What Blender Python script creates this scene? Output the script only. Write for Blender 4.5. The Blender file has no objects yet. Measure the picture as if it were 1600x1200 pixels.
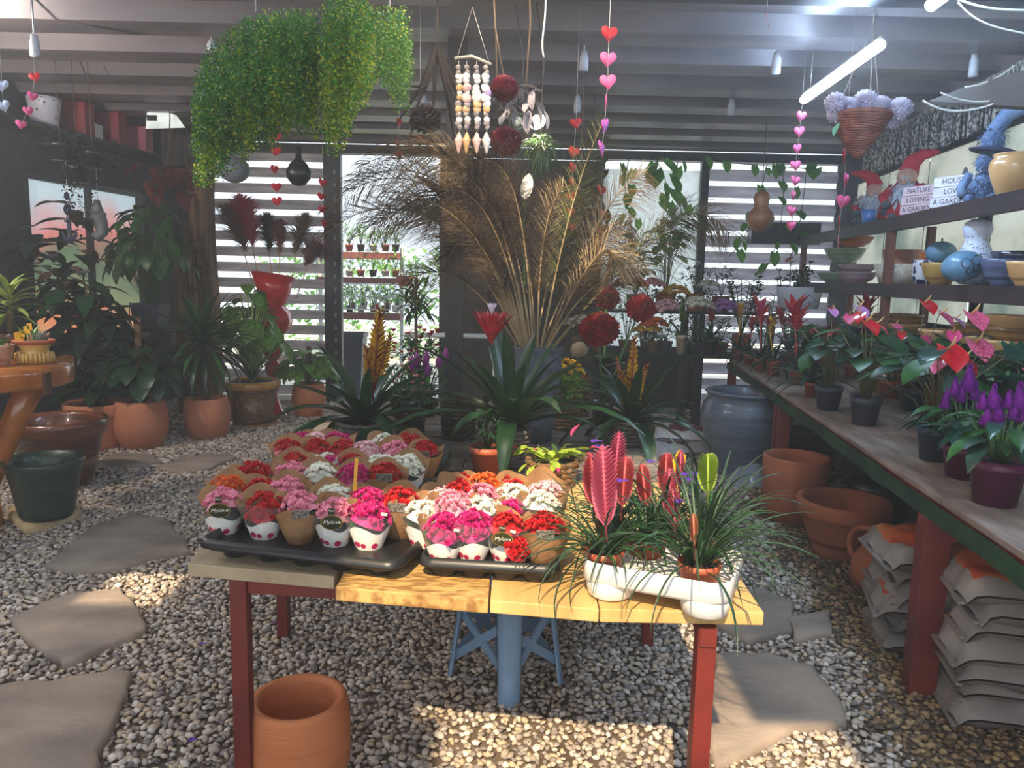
import bpy, math, random
import numpy as np
from mathutils import Vector, Matrix, noise
sc = bpy.context.scene
COL = sc.collection
PI = math.pi
R = random.Random(11)
U = R.uniform
# ------------------------------------------------------------------ camera, sky, sun, exposure
CAMZ = 1.55
cam = bpy.data.objects.new('camera', bpy.data.cameras.new('camera'))
COL.objects.link(cam)
cam.data.lens = 27.0
cam.data.sensor_width = 36.0
cam.data.clip_start = 0.05
cam.data.clip_end = 200
CM = Matrix.Rotation(math.radians(90 - 7.97), 4, 'X') @ Matrix.Rotation(math.radians(1.3), 4, 'Z')
cam.matrix_world = Matrix.Translation((0, 0, CAMZ)) @ CM
sc.camera = cam
sc.view_settings.view_transform = 'Standard'
sc.view_settings.look = 'None'
sc.view_settings.gamma = 1
sc.view_settings.use_curve_mapping = False
sc.view_settings.exposure = 0.58
world = bpy.data.worlds.new('sky'); sc.world = world; world.use_nodes = True
_bg = world.node_tree.nodes['Background']
_bg.inputs[0].default_value = (0.80, 0.90, 1.0, 1)
_bg.inputs[1].default_value = 1.35
sun = bpy.data.objects.new('sun', bpy.data.lights.new('sun', 'SUN')); COL.objects.link(sun)
sun.data.energy = 5.5; sun.data.color = (1.0, 0.80, 0.52); sun.data.angle = math.radians(0.8)
SUND = Vector((0.17, 1.0, -1.0)).normalized()
sun.rotation_euler = SUND.to_track_quat('-Z', 'Y').to_euler()
# ------------------------------------------------------------------ placing helpers
C3 = CM.to_3x3()
def ray(px, py): return C3 @ Vector(((px - 800) / 1200, (600 - py) / 1200, -1))
def G(px, py, h=0.0):
    d = ray(px, py); t = (h - CAMZ) / d.z
    return Vector((d.x * t, d.y * t, h))
def P(px, py, Y):
    d = ray(px, py); t = Y / d.y
    return Vector((d.x * t, Y, CAMZ + d.z * t))
K = 0.12                      # the side walls and benches run along (K, 1)
YAW = -math.atan(K)
def W(px, py, c):             # on the vertical plane X - K*Y = c
    d = ray(px, py); t = c / (d.x - K * d.y)
    return Vector((d.x * t, d.y * t, CAMZ + d.z * t))
# ------------------------------------------------------------------ materials
def lin(c):
    return tuple(((x / 255) / 12.92 if x / 255 < 0.04045 else ((x / 255 + 0.055) / 1.055) ** 2.4) for x in c) + (1,)
MATS = {}
def mat(name, c, c2=None, rough=0.6, metal=0.0, scale=6.0, stretch=(1, 1, 1), bump=0.0, bscale=60, rv=0.0, transl=0.0, emit=0.0, ecol=None, coat=0.0, pts=(0.35, 0.65), detail=4, voro=None, trans=0.0, sub=0.0):
    if name in MATS: return MATS[name]
    m = bpy.data.materials.new(name); m.use_nodes = True; MATS[name] = m
    nt = m.node_tree; N = nt.nodes; L = nt.links
    b = N['Principled BSDF']; out = N['Material Output']
    b.inputs['Roughness'].default_value = rough; b.inputs['Metallic'].default_value = metal
    b.inputs['Coat Weight'].default_value = coat; b.inputs['Coat Roughness'].default_value = 0.1
    b.inputs['Transmission Weight'].default_value = trans
    tc = N.new('ShaderNodeTexCoord'); mp = N.new('ShaderNodeMapping'); mp.inputs['Scale'].default_value = stretch
    L.new(tc.outputs['Object'], mp.inputs['Vector'])
    if c2 is None: c2 = tuple(x * 0.82 for x in c)
    rp = N.new('ShaderNodeValToRGB'); rp.color_ramp.elements[0].color = lin(c); rp.color_ramp.elements[1].color = lin(c2)
    rp.color_ramp.elements[0].position = pts[0]; rp.color_ramp.elements[1].position = pts[1]
    if voro:
        t = N.new('ShaderNodeTexVoronoi'); t.inputs['Scale'].default_value = voro; L.new(mp.outputs[0], t.inputs['Vector']); L.new(t.outputs['Distance'], rp.inputs[0])
    else:
        t = N.new('ShaderNodeTexNoise'); t.inputs['Scale'].default_value = scale; t.inputs['Detail'].default_value = detail; L.new(mp.outputs[0], t.inputs['Vector']); L.new(t.outputs['Fac'], rp.inputs[0])
    col = rp.outputs[0]
    if rv:
        oi = N.new('ShaderNodeObjectInfo'); mr = N.new('ShaderNodeMapRange'); mr.inputs[3].default_value = 1 - rv; mr.inputs[4].default_value = 1 + rv
        L.new(oi.outputs['Random'], mr.inputs[0]); hs = N.new('ShaderNodeHueSaturation'); L.new(mr.outputs[0], hs.inputs['Value']); L.new(col, hs.inputs['Color']); col = hs.outputs[0]
    L.new(col, b.inputs['Base Color'])
    if bump:
        t2 = N.new('ShaderNodeTexNoise'); t2.inputs['Scale'].default_value = bscale; t2.inputs['Detail'].default_value = 3; L.new(mp.outputs[0], t2.inputs['Vector'])
        bp = N.new('ShaderNodeBump'); bp.inputs['Strength'].default_value = bump; bp.inputs['Distance'].default_value = 0.01
        L.new(t2.outputs['Fac'], bp.inputs['Height']); L.new(bp.outputs[0], b.inputs['Normal'])
    if emit:
        if ecol: b.inputs['Emission Color'].default_value = ecol
        else: L.new(col, b.inputs['Emission Color'])
        b.inputs['Emission Strength'].default_value = emit
    if transl:
        tr = N.new('ShaderNodeBsdfTranslucent'); L.new(col, tr.inputs[0]); mx = N.new('ShaderNodeMixShader'); mx.inputs[0].default_value = transl
        L.new(b.outputs[0], mx.inputs[1]); L.new(tr.outputs[0], mx.inputs[2]); L.new(mx.outputs[0], out.inputs[0])
    return m
def film(name, tint=(235, 240, 245), t=0.86):
    if name in MATS: return MATS[name]
    m = bpy.data.materials.new(name); m.use_nodes = True; MATS[name] = m
    N = m.node_tree.nodes; L = m.node_tree.links; b = N['Principled BSDF']; b.inputs['Base Color'].default_value = lin(tint); b.inputs['Roughness'].default_value = 0.15
    tr = N.new('ShaderNodeBsdfTransparent'); mx = N.new('ShaderNodeMixShader'); mx.inputs[0].default_value = t
    L.new(b.outputs[0], mx.inputs[1]); L.new(tr.outputs[0], mx.inputs[2]); L.new(mx.outputs[0], N['Material Output'].inputs[0])
    return m
# ------------------------------------------------------------------ mesh builder
PROF = {
    'strap': lambda s: min(1, 0.75 + 1.2 * s) * (1 - s ** 5) if s < 1 else 0,
    'lance': lambda s: max(0.03, math.sin(PI * s ** 0.75)) if s < 1 else 0,
    'oval': lambda s: max(0.04, math.sin(PI * min(1, s ** 0.85))) ** 0.6 if s < 1 else 0,
    'heart': lambda s: (0.55 + 1.7 * s) * (1 - s) ** 0.55 / 1.05 if s < 0.35 else (1 - ((s - 0.35) / 0.65) ** 1.7) * 0.92 if s < 1 else 0,
    'spoon': lambda s: 0.25 + 0.9 * max(0, math.sin(PI * min(1, max(0, s - 0.25) / 0.75))) if s < 1 else 0,
    'round': lambda s: max(0.05, math.sqrt(max(0, 1 - (2 * s - 1) ** 2))),
}
class MB:
    def __init__(self): self.v = []; self.f = []; self.m = []
    def add(self, v, f, M=None, mi=0):
        n = len(self.v)
        self.v += [tuple(M @ Vector(p)) for p in v] if M is not None else [tuple(p) for p in v]
        self.f += [tuple(i + n for i in q) for q in f]; self.m += [mi] * len(f); return self
    def box(self, c, s, M=None, mi=0):
        x, y, z = c; a, b, h = s[0] / 2, s[1] / 2, s[2] / 2
        v = [(x + i * a, y + j * b, z + k * h) for i in (-1, 1) for j in (-1, 1) for k in (-1, 1)]
        return self.add(v, [(0, 1, 3, 2), (4, 6, 7, 5), (0, 4, 5, 1), (2, 3, 7, 6), (0, 2, 6, 4), (1, 5, 7, 3)], M, mi)
    def lathe(self, pr, n=28, M=None, mi=0, sx=1, sy=1, cap=False, wob=0):
        v = []; f = []
        for k, (r, z) in enumerate(pr):
            for i in range(n):
                a = 2 * PI * i / n; q = r * (1 + (wob * (1 if i % 2 else -1)))
                v.append((q * sx * math.cos(a), q * sy * math.sin(a), z))
        for k in range(len(pr) - 1):
            for i in range(n):
                j = (i + 1) % n; f.append((k * n + i, k * n + j, (k + 1) * n + j, (k + 1) * n + i))
        if cap: f.append(tuple(range(n - 1, -1, -1))); f.append(tuple((len(pr) - 1) * n + i for i in range(n)))
        return self.add(v, f, M, mi)
    def tube(self, pts, r, n=6, mi=0, cap=True, M=None):
        pts = [Vector(p) for p in pts]; k = len(pts); rr = r if isinstance(r, (list, tuple)) else [r] * k
        v = []; f = []
        up = None
        for i, p in enumerate(pts):
            t = (pts[min(i + 1, k - 1)] - pts[max(i - 1, 0)])
            t = t.normalized() if t.length > 1e-9 else Vector((0, 0, 1))
            if up is None: up = Vector((0, 0, 1)) if abs(t.z) < 0.9 else Vector((1, 0, 0))
            a = t.cross(up)
            if a.length < 1e-6: a = t.orthogonal()
            a.normalize(); b = t.cross(a).normalized(); up = -b if (-b).dot(up) >= 0 else b
            for j in range(n):
                q = 2 * PI * j / n; v.append(p + (a * math.cos(q) + b * math.sin(q)) * rr[i])
        for i in range(k - 1):
            for j in range(n):
                l = (j + 1) % n; f.append((i * n + j, i * n + l, (i + 1) * n + l, (i + 1) * n + j))
        if cap and n > 2: f.append(tuple(range(n - 1, -1, -1))); f.append(tuple((k - 1) * n + i for i in range(n)))
        return self.add(v, f, M, mi)
    def blade(self, kind='lance', L=1.0, w=0.1, bend=0.6, seg=6, fold=0.25, M=None, mi=0, lobe=0.0, wave=0.0, pw=1.2):
        pf = PROF[kind]; v = []; f = []; x = z = 0.0
        for i in range(seg + 1):
            s = i / seg; a = -bend * s ** pw
            if i: x += math.cos(a) * L / seg; z += math.sin(a) * L / seg
            h = pf(s) * w * L * 0.5; lb = lobe * L * (1 - s) ** 4; dz = fold * h + (wave * L * (1 if i % 2 else -1))
            nx, nz = -math.sin(a), math.cos(a)
            v += [(x - lb + nx * dz, -h, z + nz * dz), (x, 0, z), (x - lb + nx * dz, h, z + nz * dz)]
        for i in range(seg):
            o = 3 * i; f += [(o, o + 1, o + 4, o + 3), (o + 1, o + 2, o + 5, o + 4)]
        return self.add(v, f, M, mi)
    def ball(self, c, r, n=8, m=6, mi=0, sz=1.0, M=None, jit=0):
        v = [(0, 0, r * sz)]; f = []
        for i in range(1, m):
            t = PI * i / m
            for j in range(n):
                q = 2 * PI * j / n; rr = r * (1 + U(-jit, jit)); v.append((rr * math.sin(t) * math.cos(q), rr * math.sin(t) * math.sin(q), rr * sz * math.cos(t)))
        v.append((0, 0, -r * sz)); e = len(v) - 1
        for j in range(n):
            l = (j + 1) % n; f.append((0, 1 + j, 1 + l)); f.append((e, e - n + l, e - n + j))
        for i in range(m - 2):
            for j in range(n):
                l = (j + 1) % n; a = 1 + i * n; f.append((a + j, a + n + j, a + n + l, a + l))
        T = Matrix.Translation(c)
        return self.add(v, f, (M @ T) if M is not None else T, mi)
    def mesh(self, name, mats, smooth=True):
        me = bpy.data.meshes.new(name); me.from_pydata(self.v, [], self.f)
        for m in (mats if isinstance(mats, (list, tuple)) else [mats]): me.materials.append(m)
        if any(self.m): me.polygons.foreach_set('material_index', self.m)
        if smooth: me.polygons.foreach_set('use_smooth', [True] * len(self.f))
        me.update(); return me
def link(name, data, parent=None, loc=None, rot=None, M=None):
    o = bpy.data.objects.new(name, data); COL.objects.link(o)
    if parent is not None: o.parent = parent
    if M is not None: o.matrix_local = M
    else:
        if loc is not None: o.location = loc
        if rot is not None: o.rotation_euler = rot
    return o
def ob(name, mb, m, parent=None, loc=None, rot=None, smooth=True, bevel=0, M=None):
    o = link(name, mb.mesh(name, m, smooth) if isinstance(mb, MB) else mb, parent, loc, rot, M)
    if bevel:
        b = o.modifiers.new('bevel', 'BEVEL'); b.width = bevel; b.segments = 2; b.limit_method = 'ANGLE'; b.angle_limit = 0.7
    return o
def tag(o, label=None, cat=None, group=None, kind=None):
    if label: o['label'] = label
    if cat: o['category'] = cat
    if group: o['group'] = group
    if kind: o['kind'] = kind
    return o
def thing(name, label, cat, loc=(0, 0, 0), rz=0.0, group=None):
    return tag(link(name, None, None, loc, (0, 0, rz)), label, cat, group)
def struct(name, mb, m, parent=None, **k):
    o = ob(name, mb, m, parent, **k)
    if parent is None: o['kind'] = 'structure'
    return o
def box(name, c, s, m, parent=None, bevel=0, rot=None): return ob(name, MB().box((0, 0, 0), s), m, parent, c, rot, smooth=False, bevel=bevel)
def RM(az, el=0, roll=0, loc=(0, 0, 0), s=1.0):   # local +X pointed at azimuth az and elevation el
    return Matrix.Translation(loc) @ Matrix.Rotation(az, 4, 'Z') @ Matrix.Rotation(-el, 4, 'Y') @ Matrix.Rotation(roll, 4, 'X') @ Matrix.Scale(s, 4)
LC = {}
def LM(kind, w, bend, m, fold=0.3, lobe=0.0, seg=6, wave=0.0, pw=1.2):
    k = (kind, w, round(bend, 1), m.name, fold, lobe, seg, wave, pw)
    if k not in LC: LC[k] = MB().blade(kind, 1, w, round(bend, 1), seg, fold, lobe=lobe, wave=wave, pw=pw).mesh('leaf', m)
    return LC[k]
def leaf(parent, me, az, el, s, loc=(0, 0, 0), roll=0, name='leaf'): return link(name, me, parent, M=RM(az, el, roll, loc, s))
# ------------------------------------------------------------------ common materials
leafD = mat('leaf_dark', (30, 66, 34), (18, 46, 26), rough=0.35, transl=0.12, rv=0.25, scale=5)
leafM = mat('leaf_mid', (58, 110, 44), (34, 78, 34), rough=0.38, transl=0.2, rv=0.25, scale=5)
leafL = mat('leaf_light', (120, 165, 60), (70, 120, 40), rough=0.4, transl=0.3, rv=0.2, scale=5)
leafB = mat('leaf_blue', (40, 84, 66), (22, 54, 44), rough=0.25, transl=0.1, rv=0.2, coat=0.3)
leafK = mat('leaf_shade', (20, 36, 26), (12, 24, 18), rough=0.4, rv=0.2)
leafV = mat('leaf_variegated', (160, 170, 80), (50, 90, 40), rough=0.4, transl=0.2, scale=2, stretch=(1, 22, 1))
stemM = mat('stem_green', (90, 120, 60), (60, 90, 45), rough=0.5)
stemB = mat('stem_brown', (110, 88, 66), (70, 54, 40), rough=0.8)
soil = mat('potting_soil', (42, 32, 26), (24, 18, 15), rough=1, bump=0.8, bscale=90, scale=40)
terra = mat('terracotta_matte', (196, 124, 88), (172, 100, 68), rough=0.8, scale=3, bump=0.12, bscale=40)
terraO = mat('terracotta_orange', (176, 92, 50), (150, 74, 40), rough=0.7, scale=2, bump=0.15, bscale=30, stretch=(0.4, 0.4, 6))
terraP = mat('terracotta_plastic', (168, 84, 54), (156, 76, 48), rough=0.5)
greyP = mat('grey_plastic', (62, 68, 82), (54, 60, 74), rough=0.45)
blackP = mat('black_plastic', (34, 33, 36), (26, 26, 28), rough=0.38)
purpleP = mat('purple_plastic', (98, 30, 68), (84, 24, 58), rough=0.4)
whiteP = mat('white_plastic', (232, 230, 226), (220, 218, 214), rough=0.35)
blackM = mat('black_steel', (22, 24, 32), (15, 16, 22), rough=0.45)
redM = mat('red_oxide_paint', (122, 40, 30), (92, 30, 26), rough=0.5, scale=3, bump=0.1)
kraft = mat('kraft_paper', (178, 134, 90), (150, 108, 70), rough=0.75, transl=0.25, scale=14, bump=0.25, bscale=50)
redD = mat('red_petal', (196, 26, 34), (150, 14, 26), rough=0.5, transl=0.15, scale=20)
pinkW = mat('red_glossy', (205, 24, 28), (190, 18, 22), rough=0.12, coat=1)
wick = mat('wicker', (150, 112, 72), (92, 64, 40), rough=0.8, scale=30, stretch=(1, 1, 4), bump=0.8, bscale=60)
wickG = mat('wicker_grey', (120, 112, 104), (74, 68, 64), rough=0.85, scale=30, stretch=(1, 1, 4), bump=0.8, bscale=60)
wickD = mat('wicker_dark', (70, 50, 38), (42, 30, 24), rough=0.85, scale=30, stretch=(1, 1, 4), bump=0.8, bscale=60)
string = mat('thread_white', (210, 205, 200), rough=0.8)
# ------------------------------------------------------------------ generic builders
def pot(root, r, h, style='nursery', m=None, fill=0.88, name='pot', n=28, rb=None, z0=0):
    t = 0.035 * r + 0.004; rb = rb or r * 0.72
    if style == 'nursery': pr = [(0, 0), (rb, 0), (rb + (r - rb) * 0.72, h * 0.8), (r * 0.97, h * 0.8), (r * 0.98, h * 0.83), (r, h), (r - t, h)]
    elif style == 'egg': pr = [(0, 0), (r * 0.7, 0), (r * 0.8, h * 0.06), (r * 0.98, h * 0.3), (r * 1.06, h * 0.55), (r * 1.02, h * 0.8), (r * 0.93, h * 0.97), (r * 0.9, h), (r * 0.9 - t * 1.6, h), (r * 0.86 - t, h * 0.9)]
    elif style == 'cyl': pr = [(0, 0), (rb, 0), (r * 0.93, h * 0.3), (r * 0.98, h * 0.7), (r, h * 0.97), (r * 0.985, h), (r - t * 2, h), (r - 2 * t, h * 0.9)]
    elif style == 'flare': pr = [(0, 0), (rb, 0), (rb * 1.02, h * 0.12), (r * 0.88, h * 0.66), (r * 0.9, h * 0.68), (r * 0.92, h * 0.72), (r * 0.98, h * 0.74), (r, h * 0.8), (r * 1.01, h * 0.96), (r * 0.98, h), (r * 0.9, h), (r * 0.85, h * 0.9)]
    elif style == 'urn': pr = [(0, 0), (r * 0.55, 0), (r * 0.62, h * 0.05), (r * 0.9, h * 0.42), (r * 1.04, h * 0.66), (r * 1.0, h * 0.83), (r * 0.86, h * 0.92), (r * 0.88, h * 0.97), (r * 0.93, h), (r * 0.8, h), (r * 0.76, h * 0.92)]
    elif style == 'bowl': pr = [(0, 0), (r * 0.5, 0), (r * 0.52, h * 0.1), (r * 0.8, h * 0.4), (r * 0.97, h * 0.85), (r, h), (r * 0.94, h), (r * 0.9, h * 0.85)]
    elif style == 'straight': pr = [(0, 0), (rb, 0), (r, h), (r - t, h)]
    pr = pr + [(r * 0.8 * (pr[-1][0] / r) if style != 'straight' else rb * 0.95, h * 0.25), (0, h * 0.22)]
    p = ob(name, MB().lathe([(a, b + z0) for a, b in pr], n), m, root)
    if fill:
        s = ob('soil', MB().lathe([(0, h * fill + z0 + 0.006), (r * 0.5, h * fill + z0 + 0.004), (r * 0.86, h * fill + z0 - 0.004), (r * 0.84, h * fill + z0 - 0.02)], 16), soil, root)
    return p
def basket(root, r, h, m=None, name='basket', rows=None, rb=None):
    rows = rows or max(5, int(h / 0.02)); rb = rb or r * 0.8; b = MB(); b.lathe([(0, 0.004), (rb * 0.98, 0.004), (r * 0.96, h * 0.97), (r * 0.9, h * 0.97), (rb * 0.9, 0.02), (0, 0.02)], 24)
    for k in range(rows):
        z = h * (k + 0.5) / rows; q = rb + (r - rb) * (k + 0.5) / rows; n = 28
        pts = [((q + 0.003 * (1 if (i + k) % 2 else -1)) * math.cos(2 * PI * i / n), (q + 0.003 * (1 if (i + k) % 2 else -1)) * math.sin(2 * PI * i / n), z + U(-.001, .001)) for i in range(n + 1)]
        b.tube(pts, h / rows * 0.52, 5, cap=False)
    o = ob(name, b, m or wick, root)
    ob('soil', MB().lathe([(0, h * 0.9), (r * 0.88, h * 0.88), (r * 0.86, h * 0.8)], 16), soil, root)
    return o
def rosette(root, z, n, L, w, m, kind='strap', el=(0.3, 1.35), bend=(0.8, 1.8), r0=0.01, jit=0.2, fold=0.35, name='leaf', sj=0.15):
    for i in range(n):
        q = i / max(1, n - 1); e = el[1] + (el[0] - el[1]) * (1 - q) if True else 0
        e = el[0] + (el[1] - el[0]) * q + U(-.08, .08)
        leaf(root, LM(kind, w, bend[1] + (bend[0] - bend[1]) * q, m, fold), i * 2.39996 + U(-jit, jit), e, L * (1 - 0.2 * q) * U(1 - sj, 1 + sj), (0, 0, z), name=name)
def bushy(root, z, n, L, w, m, kind='oval', spread=0.1, height=0.2, name='leaf', bend=0.6, lobe=0.0, el=(-0.2, 0.9), stems=True, stem_r=0.003, size=0.3, sm=None):
    """stemmed plant: stems rise and fan out, each ending in a leaf of its own"""
    b = MB()
    for i in range(n):
        a = i * 2.39996 + U(-.3, .3); q = math.sqrt((i + 0.5) / n); rr = spread * q * U(.8, 1.1); hh = height * (1 - 0.55 * q * q) * U(.75, 1.08)
        tip = Vector((rr * math.cos(a), rr * math.sin(a), z + hh))
        if stems: b.tube([(0.01 * math.cos(a), 0.01 * math.sin(a), z - 0.01), (rr * 0.45 * math.cos(a), rr * 0.45 * math.sin(a), z + hh * 0.6), tip], stem_r, 4)
        leaf(root, LM(kind, w, bend, m, 0.25, lobe), a + U(-.5, .5), el[0] + (el[1] - el[0]) * (1 - q) + U(-.2, .2), L * U(1 - size, 1 + size), tip, name=name)
    if stems: ob('stems', b, sm or stemM, root)
def tufts(b, z, n, L, w, spread, h, kind='oval', mi=0, bend=0.5):
    for i in range(n):
        a = U(0, 6.28); q = math.sqrt(R.random()); rr = spread * q; zz = z + h * (1 - 0.6 * q * q) * (R.random() ** 0.5)
        b.blade(kind, L * U(.6, 1.2), w, bend, 3, 0.3, M=RM(a + U(-.7, .7), U(-.4, .9), 0, (rr * math.cos(a), rr * math.sin(a), zz)), mi=mi)
def foliage(root, z, n, L, w, spread, h, m, kind='oval', name='foliage'):
    b = MB(); tufts(b, z, n, L, w, spread, h, kind)
    for i in range(7):
        a = i * 0.9; b.tube([(0, 0, z - 0.02), (spread * .4 * math.cos(a), spread * .4 * math.sin(a), z + h * .5), (spread * .7 * math.cos(a), spread * .7 * math.sin(a), z + h * .8)], 0.003, 4)
    return ob(name, b, m, root)
def floret(b, c, r, M=None, petals=5, layers=2, mi=0, el=0.5):
    for l in range(layers):
        for i in range(petals):
            b.blade('oval', r * (1 - 0.25 * l), 0.9, -0.4, 2, 0.2, M=(M or Matrix()) @ RM(i * 2 * PI / petals + l * 0.6, el + 0.45 * l, 0, c), mi=mi)
def pompom(root, c, r, m, n=90, name='flower_head', sq=0.85):
    b = MB(); b.ball((0, 0, 0), r * 0.72, 12, 8, sz=sq); n = int(n * 1.7)
    for i in range(n):
        z = 1 - 2 * (i + 0.5) / n; q = math.sqrt(1 - z * z); a = i * 2.39996
        b.blade('oval', r * U(.3, .4), 0.85, -0.7, 3, 0.6, M=RM(a, math.asin(z), U(-.4, .4), (r * .68 * q * math.cos(a), r * .68 * q * math.sin(a), r * .68 * z * sq)))
    return ob(name, b, m, root, c)
def mumhead(root, c, r, m, n=22, name='flower_head', fr=0.25):
    """low dome made of many small round blooms"""
    b = MB()
    for i in range(n):
        a = i * 2.39996; q = math.sqrt((i + 0.5) / n); rr = r * q
        T = RM(a, 0, 0, (rr * math.cos(a), rr * math.sin(a), r * 0.55 * (1 - q * q) + U(-.1, .1) * r)) @ Matrix.Rotation(q * 0.9, 4, 'Y')
        floret(b, (0, 0, 0), r * fr, T, 6, 2)
    return ob(name, b, m, root, c)
def face(d):   # orientation whose local Z is d and whose local Y points away from the shop front
    z = d.normalized(); y = (Vector((0, 1, 0)) - z * z.y).normalized(); x = y.cross(z)
    return Matrix((x, y, z)).transposed().to_4x4()
def spike(root, z, m, L, n=14, w=0.35, name='bract', top=0.9, fan=0.5, r=0.02, both=None):
    """guzmania star: upright pointed bracts, lower ones splayed out"""
    for i in range(n):
        q = i / (n - 1)
        leaf(root, LM('lance', w, 0.2, m if not both or i % 2 else both, 0.4), i * 2.39996, 0.5 + q * fan + U(-.1, .1) + 0.35, L * (0.6 + .4 * q) * U(.85, 1.1), (0, 0, z + L * 0.5 * q), name=name)
    ob('flower_stalk', MB().tube([(0, 0, 0.0), (0, 0, z + L * 0.5)], r * 0.5, 6), stemM, root)
# ================================================================== THE SETTING
CB = 1.23            # bench front line: X - K*Y
def flagpoly(px): return [G(x, y, 0.03) for x, y in px]
FLAGS = [
 [(68, 882), (150, 818), (215, 800), (262, 812), (300, 862), (240, 870), (190, 886), (120, 893)],
 [(15, 965), (100, 930), (190, 918), (222, 965), (226, 988), (165, 1010), (100, 1040), (50, 1005)],
 [(-60, 1075), (80, 1062), (180, 1045), (208, 1052), (180, 1120), (150, 1175), (145, 1215), (-60, 1220)],
 [(150, 720), (190, 707), (245, 712), (252, 722), (200, 728)],
 [(247, 728), (300, 713), (352, 708), (370, 714), (330, 730), (280, 738)],
 [(292, 775), (330, 750), (395, 735), (420, 745), (400, 775), (330, 790)],
 [(1120, 1020), (1200, 1018), (1270, 1040), (1310, 1085), (1325, 1130), (1240, 1135), (1190, 1165), (1120, 1192), (1100, 1120)],
 [(1120, 925), (1190, 918), (1240, 940), (1236, 985), (1170, 1000), (1110, 970)],
 [(1230, 965), (1300, 955), (1300, 990), (1240, 1000)],
 [(-90, 700), (10, 700), (30, 715), (0, 760), (-90, 770)],
 [(420, 690), (480, 680), (520, 690), (500, 712), (430, 720)],
]
floorM = mat('packed_earth', (112, 96, 80), (80, 68, 58), rough=1, scale=5, bump=0.7, bscale=25)
fl = struct('floor', MB().add([(-7, -3, 0), (7, -3, 0), (7, 9.6, 0), (-7, 9.6, 0)], [(0, 1, 2, 3)]), floorM)
# flagstones: each an irregular slab of its own
flagM = mat('flagstone', (166, 148, 132), (130, 116, 106), rough=0.85, scale=3, stretch=(1, 1.8, 1), bump=0.6, bscale=16, rv=0.10)
FP = []
for n, px in enumerate(FLAGS):
    base = flagpoly(px); pts = []
    for i in range(len(base)):
        a, b = base[i], base[(i + 1) % len(base)]; seg = max(2, min(7, int((b - a).length / 0.07)))
        for k in range(seg):
            p = a.lerp(b, k / seg); w = 0.006 if k == 0 else 0.013
            pts.append(Vector((p.x + U(-w, w), p.y + U(-w, w), 0)))
    FP.append([(p.x, p.y) for p in base]); c = sum(pts, Vector()) / len(pts); m = len(pts)
    v = [(p.x, p.y, 0.0) for p in pts] + [(p.x, p.y, 0.028 + U(-.003, .003)) for p in pts]
    for q, h in ((0.93, 0.037), (0.6, 0.041)): v += [(c.x + (p.x - c.x) * q, c.y + (p.y - c.y) * q, h + U(-.002, .002)) for p in pts]
    v.append((c.x, c.y, 0.042)); f = []
    for l in range(3):
        for i in range(m): j = (i + 1) % m; f.append((l * m + i, l * m + j, (l + 1) * m + j, (l + 1) * m + i))
    f += [(3 * m + i, 3 * m + (i + 1) % m, 4 * m) for i in range(m)]
    ob('flagstone', MB().add(v, f), flagM, fl)
# gravel
def inside(x, y, poly):
    r = np.zeros(x.shape, bool); n = len(poly)
    for i in range(n):
        x1, y1 = poly[i]; x2, y2 = poly[(i + 1) % n]
        c = ((y1 > y) != (y2 > y)) & (x < (x2 - x1) * (y - y1) / (y2 - y1 + 1e-12) + x1); r ^= c
    return r
rg = np.random.default_rng(5)
def scatter(y0, y1, sp):
    ys = np.arange(y0, y1, sp); X = []; Y = []
    for y in ys:
        w = 0.70 * y + 0.35; xs = np.arange(-w, w, sp); X.append(xs); Y.append(np.full(xs.shape, y))
    X = np.concatenate(X); Y = np.concatenate(Y); X += rg.uniform(-.48, .48, X.shape) * sp; Y += rg.uniform(-.48, .48, Y.shape) * sp
    ok = (X - K * Y < CB + 0.75) & (X - K * Y > -5.2)
    for p in FP: ok &= ~inside(X, Y, p)
    return X[ok], Y[ok], np.full(ok.sum(), sp)
S = [scatter(2.18, 3.4, 0.0235), scatter(3.4, 5.0, 0.0255), scatter(5.0, 7.0, 0.031), scatter(7.0, 9.1, 0.043)]
gx, gy, gs = (np.concatenate([s[i] for s in S]) for i in range(3))
xk = gx - K * gy
t = (1 + 5 ** 0.5) / 2
ICO = np.array([(-1, t, 0), (1, t, 0), (-1, -t, 0), (1, -t, 0), (0, -1, t), (0, 1, t), (0, -1, -t), (0, 1, -t), (t, 0, -1), (t, 0, 1), (-t, 0, -1), (-t, 0, 1)], float); ICO /= np.linalg.norm(ICO[0])
IF = np.array([(0, 11, 5), (0, 5, 1), (0, 1, 7), (0, 7, 10), (0, 10, 11), (1, 5, 9), (5, 11, 4), (11, 10, 2), (10, 7, 6), (7, 1, 8), (3, 9, 4), (3, 4, 2), (3, 2, 6), (3, 6, 8), (3, 8, 9), (4, 9, 5), (2, 4, 11), (6, 2, 10), (8, 6, 7), (9, 8, 1)])
PAL = np.array([lin(c)[:3] for c in ((190, 174, 160), (172, 158, 146), (206, 192, 178), (156, 144, 136), (196, 174, 148), (138, 128, 124), (180, 162, 144), (212, 200, 190))])
PALB = np.array([lin(c)[:3] for c in ((158, 128, 92), (136, 108, 80), (112, 92, 72), (96, 84, 72), (172, 142, 104))])
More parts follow.
